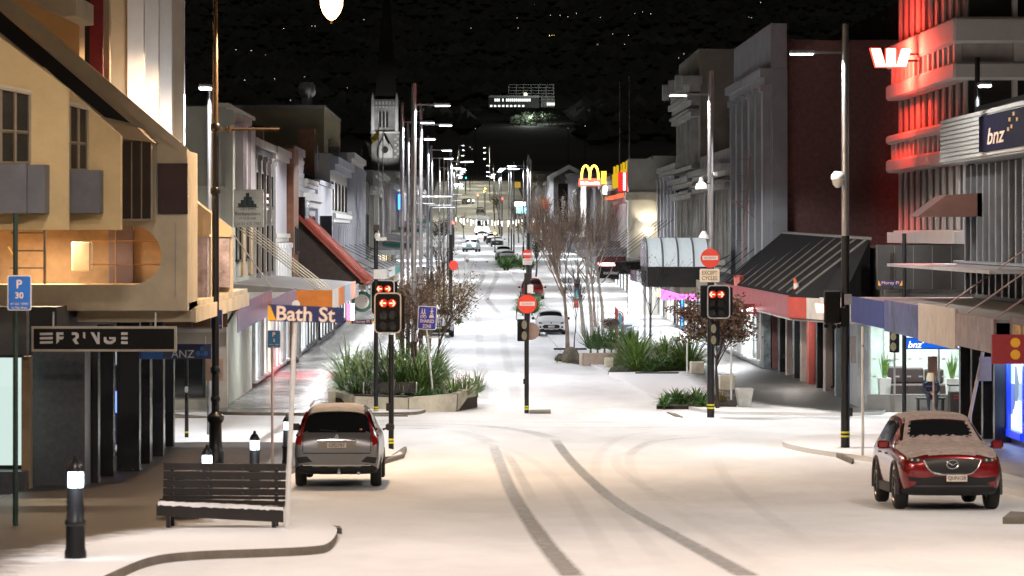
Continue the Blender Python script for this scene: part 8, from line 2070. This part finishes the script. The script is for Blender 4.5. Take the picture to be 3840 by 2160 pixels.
t, bvh, L, P = car('small white hatchback facing us by the bare tree', 'hat', HAT, (0.75, 3.25), 0.30, WHP, (PX(2064,Yw+2), Yw+2, zg(Yw+2)), 0)
simple_front(t, bvh, plate='PYU690')
t, bvh, L, P = car('white sport utility car half hidden behind the left planter', 'suv', SUV, (0.90, 3.60), 0.365, WHP, (PX(1640,184), 184, zg(184)), R(2))
simple_front(t, bvh)
for s in (-1,1): child('lamp_cluster', proj(bvh, [(s*0.4,0.62),(s*0.7,0.6),(s*0.72,0.72),(s*0.5,0.7)][::s], -1, 0.01, 1), t, BLACK)
specs = [('dark red car mostly hidden behind the mid-street sign', 'suv', SUV, REDP, 1995, 1128, 0, False), ('snow-topped grey saloon parked beside the far green bed, nearest of the row', 'sed', SED, M('grey_car_paint', (0.16,0.16,0.17), 0.3, 0.5, coat=.5), 1904, 990, 0, True),
         ('pale snow-topped car second in the far parked row', 'suv', SUV, M('pale_grey_paint', (0.35,0.35,0.36), 0.3, 0.4, coat=.5), 1888, 978, 0, True), ('dark snow-topped car third in the far parked row', 'sed', SED, M('charcoal_paint', (0.06,0.06,0.065), 0.3, 0.4, coat=.5), 1864, 926, 0, True),
         ('black sport utility car fourth in the far parked row', 'suv', SUV, M('black_car_paint', (0.02,0.02,0.022), 0.25, 0.3, coat=.5), 1848, 918, 0, True), ('maroon car at the head of the far parked row', 'hat', HAT, REDP, 1834, 905, 0, True),
         ('snow-covered car parked alone further up on the right', 'sed', SED, M('pale_grey_paint', (0.35,0.35,0.36)), 1800, 800, 0, True)]
for lab, key, st, pm, px, py, rz, sn in specs:
    Y = GY(py)
    ax, wr = {'suv': ((0.90,3.60),0.365), 'sed': ((0.86,3.74),0.31), 'hat': ((0.75,3.25),0.30)}[key]
    t, bvh, L, P = car(lab, key, st, ax, wr, pm, (PX(px,Y+2), Y+2, zg(Y+2)), rz, snow=sn)
    simple_front(t, bvh)
HEAD = E('headlight_glow', (1.0,0.97,0.88), 45.0)
Y = GY(765)
t, bvh, L, P = car('white car with lit headlights crossing far up the street', 'sed', SED, (0.86,3.74), 0.31, WHP, (PX(1754,Y), Y, zg(Y)), R(20), name='moving_car')
for s in (-1, 1): MB().disc_y((s*0.6, surf_y(bvh,s*.6,.72,-1)-.03, 0.72), 0.14, 0.03, 12).build('headlight', HEAD, t, world=False)
Y = 400
t, bvh, L, P = car('pale blue car with flashing roof light bar approaching on the left', 'suv', SUV, (0.90,3.60), 0.365, M('pale_blue_paint', (0.35,0.45,0.5), 0.3, 0.2), (PX(1768,Y), Y, zg(Y)), R(-8), name='moving_car')
MB().box(-0.6, 0.6, -0.1, 0.25, 1.72, 1.86).build('roof_light_bar', E('lightbar_blue', (0.55,0.8,1.0), 14), t, world=False)
for s in (-1, 1): MB().disc_y((s*0.62, surf_y(bvh,s*.6,.86,-1)-.03, 0.86), 0.15, 0.03, 12).build('headlight', HEAD, t, world=False)
spot_light('headlight_beam', (PX(1768,Y)+0.3, Y-2.6, zg(Y)+0.9), (PX(1768,Y)+0.3, Y-22, zg(Y)-0.3), 900, (0.75,0.95,1.0), 70, 0.1, None)
# truck with two dazzling headlights
Y = 560
t = thing('truck', 'pale truck with two dazzling headlights coming down the far street', 'truck', (PX(1808,Y), Y, zg(Y)))
x, z = PX(1808,Y), zg(Y)
MB().box(x-1.2, x+1.2, Y+0.4, Y+2.4, z+0.6, z+2.9).build('cab', M('truck_white', (0.5,0.5,0.48), 0.4), t, bevel=0.12)
MB().box(x-1.25, x+1.25, Y+2.5, Y+8, z+0.8, z+3.5).build('cargo_box', M('truck_white', (0.5,0.5,0.48)), t)
MB().box(x-1.05, x+1.05, Y+0.33, Y+0.39, z+1.7, z+2.6).build('windscreen', CARGLASS, t)
MB().box(x-1.2, x+1.2, Y+0.25, Y+0.45, z+0.35, z+0.75).build('bumper', BLACK, t)
for s in (-1, 1):
    MB().disc_y((x+s*0.95, Y+0.2, z+0.95), 0.3, 0.05, 14).build('headlight', HEAD, t)
    MB().tube((x+s*0.85, Y+1.3, z+0.45), (x+s*1.15, Y+1.3, z+0.45), 0.45, 0.45, 16).build('wheel', RUBBER, t)
    MB().tube((x+s*0.85, Y+6.5, z+0.45), (x+s*1.15, Y+6.5, z+0.45), 0.45, 0.45, 16).build('wheel', RUBBER, t)
spot_light('headlight_beam', (x, Y-0.2, z+1.2), (x, Y-30, z-0.6), 3000, (1.0,0.96,0.85), 70, 0.2, t)
t = thing('moving_car', 'distant car at the crest with glaring headlights', 'car', (PX(1719,850), 850, zg(850)))
x, z = PX(1719,850), zg(850)
MB().prism_x([(850,z+.3),(854.4,z+.3),(854.4,z+.9),(853.8,z+1.45),(851.8,z+1.5),(850.9,z+.95),(850,z+.8)], x-0.9, x+0.9).build('body', M('charcoal_paint', (0.06,0.06,0.065)), t)
for s in (-1, 1):
    MB().disc_y((x+s*0.6, 849.9, z+0.7), 0.42, 0.05, 12).build('headlight', E('headlight_far', (0.85,1.0,0.97), 60), t)
    for yy in (850.9, 853.5): MB().tube((x+s*0.7,yy,z+0.32), (x+s*0.92,yy,z+0.32), 0.32, 0.32, 12).build('wheel', RUBBER, t)

# ------------------------------------------------------------------ people
def skin_body(name, joints, edges, mat, parent, root=0, sub=1):
    me = bpy.data.meshes.new(name); me.from_pydata([j[0] for j in joints], edges, [])
    o = bpy.data.objects.new('skin_tmp', me); COL.objects.link(o)
    m = o.modifiers.new('k', 'SKIN'); m.use_smooth_shade = True
    for i, j in enumerate(joints):
        v = me.skin_vertices[0].data[i]; v.radius = j[1] if isinstance(j[1], tuple) else (j[1], j[1]); v.use_root = (i == root)
    s = o.modifiers.new('s', 'SUBSURF'); s.levels = sub; s.render_levels = sub
    dg = bpy.context.evaluated_depsgraph_get(); ev = bpy.data.meshes.new_from_object(o.evaluated_get(dg)); bpy.data.objects.remove(o)
    ev.materials.clear(); ev.materials.append(mat); ev.polygons.foreach_set('use_smooth', [True]*len(ev.polygons))
    q = bpy.data.objects.new(name, ev); COL.objects.link(q); q.parent = parent
    return q
JACK = M('dark_jacket', (0.012,0.016,0.03), 0.7)
SKINM = M('skin', (0.45,0.28,0.20), 0.55)
def head(t, c, mat_h, hood=None, s=1.0):
    h = MB().lathe(c, [(0.02*s,-0.125*s),(0.055*s,-0.11*s),(0.072*s,-0.05*s),(0.078*s,0.02*s),(0.07*s,0.08*s),(0.04*s,0.115*s),(0.01*s,0.122*s)], 14).build('head', SKINM, t, world=False, smooth=True)
    MB().cbox((c[0], c[1]-0.083*s, c[2]-0.015*s), (0.02*s, 0.03*s, 0.04*s)).build('nose', SKINM, h, world=False, bevel=0.006)
    for e in (-1, 1):
        MB().disc_y((c[0]+e*0.028*s, c[1]-0.076*s, c[2]+0.01*s), 0.008*s, 0.006, 8).build('eye', INK, h, world=False)
        MB().cbox((c[0]+e*0.078*s, c[1], c[2]), (0.012*s, 0.03*s, 0.05*s)).build('ear', SKINM, h, world=False, bevel=0.004)
    MB().box(c[0]-0.022*s, c[0]+0.022*s, c[1]-0.078*s, c[1]-0.068*s, c[2]-0.065*s, c[2]-0.057*s).build('mouth', M('lip', (0.3,0.12,0.1)), h, world=False)
    return h
Yp = 103.75
pz = zg(Yp)+0.10
t = thing('person', 'seated person in cream hood and dark blue-striped jacket before the bank window', 'person', (PX(3490,Yp), Yp, pz))
sj = [((0,0.12,0.52),(.16,.13)), ((0,0.05,0.72),(.15,.12)), ((0,0.0,0.92),(.17,.12)), ((0,-0.03,1.02),(.09,.09)), ((0,-0.06,1.08),(.055,.055)),
      ((-0.19,0.0,0.93),(.075,.075)), ((-0.27,-0.06,0.70),(.06,.06)), ((-0.14,-0.27,0.58),(.045,.045)), ((-0.06,-0.32,0.58),(.035,.03)),
      ((0.19,0.0,0.93),(.075,.075)), ((0.27,-0.06,0.70),(.06,.06)), ((0.14,-0.27,0.58),(.045,.045)), ((0.06,-0.32,0.58),(.035,.03)),
      ((-0.10,0.0,0.50),(.095,.09)), ((-0.13,-0.42,0.50),(.075,.075)), ((-0.13,-0.40,0.10),(.05,.05)), ((-0.13,-0.55,0.05),(.04,.035)),
      ((0.10,0.0,0.50),(.095,.09)), ((0.13,-0.42,0.50),(.075,.075)), ((0.13,-0.40,0.10),(.05,.05)), ((0.13,-0.55,0.05),(.04,.035))]
se = [(0,1),(1,2),(2,3),(3,4),(2,5),(5,6),(6,7),(7,8),(2,9),(9,10),(10,11),(11,12),(0,13),(13,14),(14,15),(15,16),(0,17),(17,18),(18,19),(19,20)]
bd = skin_body('body', sj, se, JACK, t)
head(t, (0.03,-0.10,1.12), None)
hd = MB().lathe((0.0,-0.06,1.12), [(0.15,-0.16),(0.155,-0.08),(0.135,0.04),(0.10,0.13),(0.04,0.18),(0.005,0.19)], 16).build('hood', M('cream_hood', (0.62,0.54,0.40), 0.85), t, world=False, smooth=True)
for s in (-1, 1):
    MB().cbox((s*0.16,-0.125,0.93), (0.09,0.02,0.035), Euler((0, R(s*25), 0))).build('sleeve_stripe', M('stripe_blue', (0.08,0.3,0.55), 0.5), t, world=False)
    for k in range(4):
        MB().path([(s*(0.05-0.0*k),-0.33,0.60-0.012*k), (s*(0.02),-0.365,0.60-0.018*k), (s*(-0.01),-0.375,0.59-0.02*k)], 0.009, 5).build('finger', SKINM, t, world=False)
    MB().path([(s*0.06,-0.33,0.615), (s*0.035,-0.35,0.63), (s*0.015,-0.36,0.625)], 0.010, 5).build('thumb', SKINM, t, world=False)
MB().box(-0.18, 0.18, -0.145, -0.128, 0.79, 0.81).build('chest_stripe', M('stripe_violet', (0.12,0.10,0.5), 0.5), t, world=False)
b = thing('window_bench', 'low bench under the bank window', 'bench', (PX(3490,Yp+.15), Yp+.15, pz))
MB().box(PX(3440,Yp), PX(3545,Yp), Yp-0.02, Yp+0.4, pz+0.36, pz+0.42).build('seat', M('seat_timber_dark', (0.03,0.025,0.022)), b)
for a in (3446, 3538): MB().box(PX(a,Yp)-0.03, PX(a,Yp)+0.03, Yp+0.05, Yp+0.35, pz-0.05, pz+0.36).build('leg', BLACK, b)
def walker(label, px, Y):
    z = zg(Y)+0.1
    t = thing('person', label, 'person', (PX(px,Y), Y, z))
    j = [((0,0,0.95),(.15,.11)), ((0,0,1.2),(.15,.11)), ((0,0,1.42),(.17,.11)), ((0,0,1.52),(.06,.06)), ((-0.2,0,1.40),(.06,.06)), ((-0.26,-0.03,1.12),(.05,.05)), ((-0.24,-0.12,0.88),(.04,.04)), ((0.2,0,1.40),(.06,.06)), ((0.26,0.03,1.12),(.05,.05)), ((0.24,0.0,0.88),(.04,.04)),
         ((-0.1,0,0.9),(.09,.09)), ((-0.11,-0.12,0.5),(.07,.07)), ((-0.11,-0.14,0.08),(.05,.05)), ((-0.11,-0.27,0.04),(.04,.03)), ((0.1,0,0.9),(.09,.09)), ((0.11,0.08,0.5),(.07,.07)), ((0.11,0.2,0.1),(.05,.05)), ((0.11,0.08,0.04),(.04,.03))]
    e = [(0,1),(1,2),(2,3),(2,4),(4,5),(5,6),(2,7),(7,8),(8,9),(0,10),(10,11),(11,12),(12,13),(0,14),(14,15),(15,16),(16,17)]
    skin_body('body', j, e, JACK, t); head(t, (0,-0.01,1.66), None)
    MB().lathe((0,0.0,1.68), [(0.088,-0.02),(0.09,0.05),(0.06,0.11),(0.01,0.125)], 12).build('beanie', BLACK, t, world=False, smooth=True)
walker('small dark figure standing on the far right footpath', 2010, 360)
# ------------------------------------------------------------------ church, hill building, hillside lights
Yc = 700.0
t = thing('church_tower', 'grey gothic church tower with spire, floodlit at its lower stage', 'church', (PX(1440,Yc), Yc, zg(Yc)))
CH = M('church_stone', (0.26,0.25,0.23), 0.85, 0, 0.35, 0.5, 0.3)
CHL = M('church_dressing', (0.55,0.53,0.50), 0.8, 0, 0.15, 0.6)
def cx(p): return PX(p, Yc)
def cz_(p): return PZ(p, Yc)
MB().box(cx(1393), cx(1497), Yc, Yc+7, zg(Yc)-1, cz_(495)).build('lower_stage', CH, t)
MB().box(cx(1400), cx(1492), Yc+0.3, Yc+6.7, cz_(495), cz_(372)).build('belfry', CH, t)
MB().prism_y([(cx(1405),cz_(372)), (cx(1487),cz_(372)), (cx(1452),cz_(-150)), (cx(1448),cz_(-150))], Yc+1, Yc+5).build('spire', M('spire_stone', (0.025,0.023,0.02), 0.9), t)
for p in (1398, 1488): MB().prism_y([(cx(p-6),cz_(495)), (cx(p+6),cz_(495)), (cx(p+5),cz_(370)), (cx(p),cz_(345)), (cx(p-5),cz_(370))], Yc-0.3, Yc+1).build('pinnacle', CHL, t)
for k in range(3):
    a = 1421+k*13
    pts = [(cx(a),cz_(478)), (cx(a+9),cz_(478)), (cx(a+9),cz_(425)), (cx(a+4.5),cz_(412)), (cx(a),cz_(425))]
    MB().prism_y(pts, Yc+0.2, Yc+0.29).build('lancet_opening', M('lancet_dark', (0.02,0.02,0.02), 0.9), t)
    MB().box(cx(a-2.5), cx(a-0.6), Yc+0.1, Yc+0.29, cz_(480), cz_(422)).build('mullion', CHL, t)
for k in range(6): MB().box(cx(1408+k*13), cx(1414+k*13), Yc+0.05, Yc+0.29, cz_(392), cz_(378)).box(cx(1408+k*13), cx(1415+k*13), Yc+0.05, Yc+0.29, cz_(404), cz_(398)).build('parapet_tracery', CHL, t)
MB().box(cx(1390), cx(1500), Yc-0.5, Yc-0.01, cz_(500), cz_(494)).build('string_course', CHL, t)
# porch gable with rose tracery, corner quoins
MB().prism_y([(cx(1418),cz_(592)), (cx(1472),cz_(592)), (cx(1472),cz_(560)), (cx(1444),cz_(505)), (cx(1418),cz_(560))], Yc-1.2, Yc-0.4).build('porch_gable', CHL, t)
MB().disc_y((cx(1444),Yc-1.3,cz_(562)), 0.75, 0.08, 20).build('rose_window', M('lancet_dark', (0.02,0.02,0.02)), t)
for r_ in (0.95, 1.25): MB().path([(cx(1444)+r_*math.cos(a), Yc-1.28, cz_(562)+r_*math.sin(a)) for a in np.linspace(-0.1, PI+0.1, 14)], 0.05, 4).build('arch_moulding', CH, t)
for i in range(8):
    for c in range(2):
        if (i+c) % 2 == 0: MB().box(cx(1479+c*9), cx(1487+c*9), Yc-0.12, Yc-0.01, cz_(592-i*11), cz_(584-i*11)).build('quoin', CHL, t)
MB().prism_y([(cx(1330),zg(Yc)-1), (cx(1400),zg(Yc)-1), (cx(1400),cz_(640)), (cx(1365),cz_(520)), (cx(1330),cz_(640))], Yc+7, Yc+40).build('nave', CH, t)
spot_light('floodlight_beam', (cx(1470), Yc-14, cz_(640)), (cx(1452), Yc, cz_(520)), 4500, (0.95,0.97,1.0), 45, 0.3, t)
spot_light('floodlight_beam', (cx(1420), Yc-10, cz_(560)), (cx(1445), Yc, cz_(430)), 1300, (0.95,0.97,1.0), 50, 0.3, t)
MB().box(cx(1468), cx(1472), Yc-14.4, Yc-14.1, cz_(646), cz_(642)).build('floodlight', BLACK, t)
# institutional building on the hill
def Yhill(px, py):
    for Y in np.arange(920, 4300, 10):
        if PZ(py, Y) <= hill(PX(px, Y), Y): return float(Y)
    return 4200.0
Yh2 = Yhill(1970, 445)-25
zb = PZ(430, Yh2)
t = thing('hill_building', 'block of lit windows with open concrete frame high on the dark hill', 'building', (PX(1980,Yh2), Yh2, zb))
LW = E('hill_window', (0.95,1.0,0.92), 1.0)
GF = M('hill_concrete', (0.35,0.35,0.33), 0.8)
def hb(x0, x1, y0, y1, d0=0, d1=12): return MB().box(PX(x0,Yh2), PX(x1,Yh2), Yh2+d0, Yh2+d1, PZ(y1,Yh2), PZ(y0,Yh2))
hb(1832, 2022, 366, 404, 0.5, 14).build('low_wing', M('hill_dark_wall', (0.05,0.05,0.05), 0.8), t)
hb(1832, 2022, 358, 366, 0, 15).build('wing_roof', GF, t)
for k in range(19):
    if k in (3, 5): continue
    hb(1855+k*7.2, 1859.5+k*7.2, 370, 380, 0.35, 0.45).build('window', LW, t)
for k in range(9): hb(1838+k*15, 1846+k*15, 394, 400, 0.3, 0.4).build('window', LW, t)
for k in range(7): hb(1908+k*28-1, 1908+k*28+1, 316, 362, 1, 2).build('frame_column', GF, t)
for k in range(5): hb(1908, 2080, 316+k*11, 317.5+k*11, 0.9, 6).build('floor_slab', GF, t)
hb(1966, 1976, 349, 358, 0.6, 0.8).build('window', E('hill_window_bright', (1,0.95,0.7), 4), t)
hb(2030, 2080, 312, 400, 4, 16).build('tower_core', M('hill_grey_wall', (0.16,0.16,0.15), 0.8), t)
for k in range(8): hb(2032, 2080, 314+k*11, 315.5+k*11, 3.4, 4).build('floor_slab', GF, t)
for a in (2031, 2055, 2079): hb(a-1, a+1, 312, 400, 3.2, 3.9).build('frame_column', GF, t)
for k in range(5): hb(2052+k*6, 2056+k*6, 384, 394, 2.8, 3.0).build('window', LW, t)
hb(1930, 2000, 434, 452, -8, 0).build('annex', GF, t)
point_light('floodlight', (PX(2040,Yh2), Yh2-9, PZ(425,Yh2)), 800, (0.9,1.0,0.92), 0.5, t)
point_light('floodlight', (PX(1985,Yh2), Yh2-14, PZ(440,Yh2)), 700, (0.9,1.0,0.92), 0.5, t)
spot_light('floodlight_beam', (PX(1980,Yh2), Yh2-40, PZ(430,Yh2)), (PX(1990,Yh2), Yh2, PZ(350,Yh2)), 2800, (0.95,1.0,0.95), 60, 0.5, t)
rr = random.Random(14)
TL = M('hill_tree_leaf', (0.10,0.13,0.08), 0.8, 0, 0.5, 0.3)
for i in range(9):
    px = 1935+i*20+rr.uniform(-6,6); py = 452+rr.uniform(-14, 8); Y = Yh2-8-rr.uniform(0, 8)
    base = Vector((PX(px,Y), Y, PZ(py+8,Y)-1))
    q = thing('hill_tree', 'pale floodlit tree below the hill building', 'tree', base, 0, 'trees below the hill building')
    MB().tube(base-Vector((0,0,8)), base+Vector((0,0,1.5)), 0.25, 0.15, 6).build('trunk', BARK, q)
    lv = MB()
    for k in range(110):
        v = Vector((rr.gauss(0,1), rr.gauss(0,1), rr.gauss(0,1))).normalized()*rr.uniform(0.3,1)**.5
        c = base+Vector((v.x*1.9, v.y*1.9, 2.2+v.z*1.7)); u = Vector((rr.uniform(-1,1), rr.uniform(-1,1), rr.uniform(-1,1))).normalized()*0.35; w = u.orthogonal().normalized()*0.25
        lv.add([c-u, c+w, c+u, c-w], [(0,1,2,3)])
    lv.build('crown', TL, q)
pts = [(663,153),(815,140),(832,140),(1095,105),(408,266),(490,271),(566,296),(518,345),(455,430),(615,423),(776,412),(1004,472),(700,538),(1669,151),(1922,151),(1915,95),(2147,82),(2188,90),(2235,72),(2364,93),(2430,183),(2515,190),(2348,238),(2493,237),(2548,72),(2090,190),(2103,190),(2115,190),(1414,590),(1693,690),(2190,688),(2281,676),(2095,82)]
pts = [(600+x/1.431, y/1.431) for x, y in pts]+[(2410,45),(2440,52),(2808,64),(2818,66),(2565,202),(2545,217),(2853,9),(1763,552),(1836,565),(1745,620),(1762,606),(1745,612),(1770,560)]
WL = E('hill_lamp_white', (1.0,0.97,0.88), 1.3); YL = E('hill_lamp_yellow', (1.0,0.8,0.25), 3.0)
proto = None
for i, (px, py) in enumerate(pts):
    Y = Yhill(px, py)-165
    c = Vector((PX(px,Y), Y, PZ(py,Y))); r_ = 0.00008*Y*rr.uniform(0.7, 1.25)
    q = thing('hillside_lamp', 'tiny far light on the dark hillside', 'light', c, 0, 'lights scattered over the dark hillside')
    MB().lathe((0,0,0), [(0.05*r_,-r_),(0.8*r_,-0.6*r_),(r_,0),(0.8*r_,0.6*r_),(0.05*r_,r_)], 8).build('globe', YL if 25 <= i <= 27 or i in (0,) else WL, q, world=False, smooth=True)
    MB().tube((0,0.2,-11), (0,0.2,0), 0.1, 0.1, 5).build('post', BLACK, q, world=False)
mb = MB(); rr = random.Random(77)
for k in range(9000):           # the wooded slope behind the town: reads as one mass
    y = rr.uniform(1050, 3300)**1.0; x = rr.uniform(-0.16, 0.18)*y
    if abs(x) < 22 and y < 1100: continue
    px = VX+x*K/y
    if 1780 < px < 2150 and Yh2-260 < y < Yh2+40: continue
    z = hill(x, y); h = rr.uniform(2.5, 5.5)*(1+y/4000); w = h*rr.uniform(.5, .9)
    mb.add([(x-w,y,z+h*.35),(x,y-w,z+h*.3),(x+w,y,z+h*.4),(x,y+w,z+h*.35),(x+rr.uniform(-.2,.2)*w,y,z+h),(x,y,z-1)], [(0,1,4),(1,2,4),(2,3,4),(3,0,4),(1,0,5),(2,1,5),(3,2,5),(0,3,5)])
o = mb.build('hillside_woods', M('night_trees', (0.13,0.135,0.115), 0.95, 0, 0.6, 0.02)); o['kind'] = 'stuff'; tag(o, 'dark wooded hillside behind the town', 'woods')
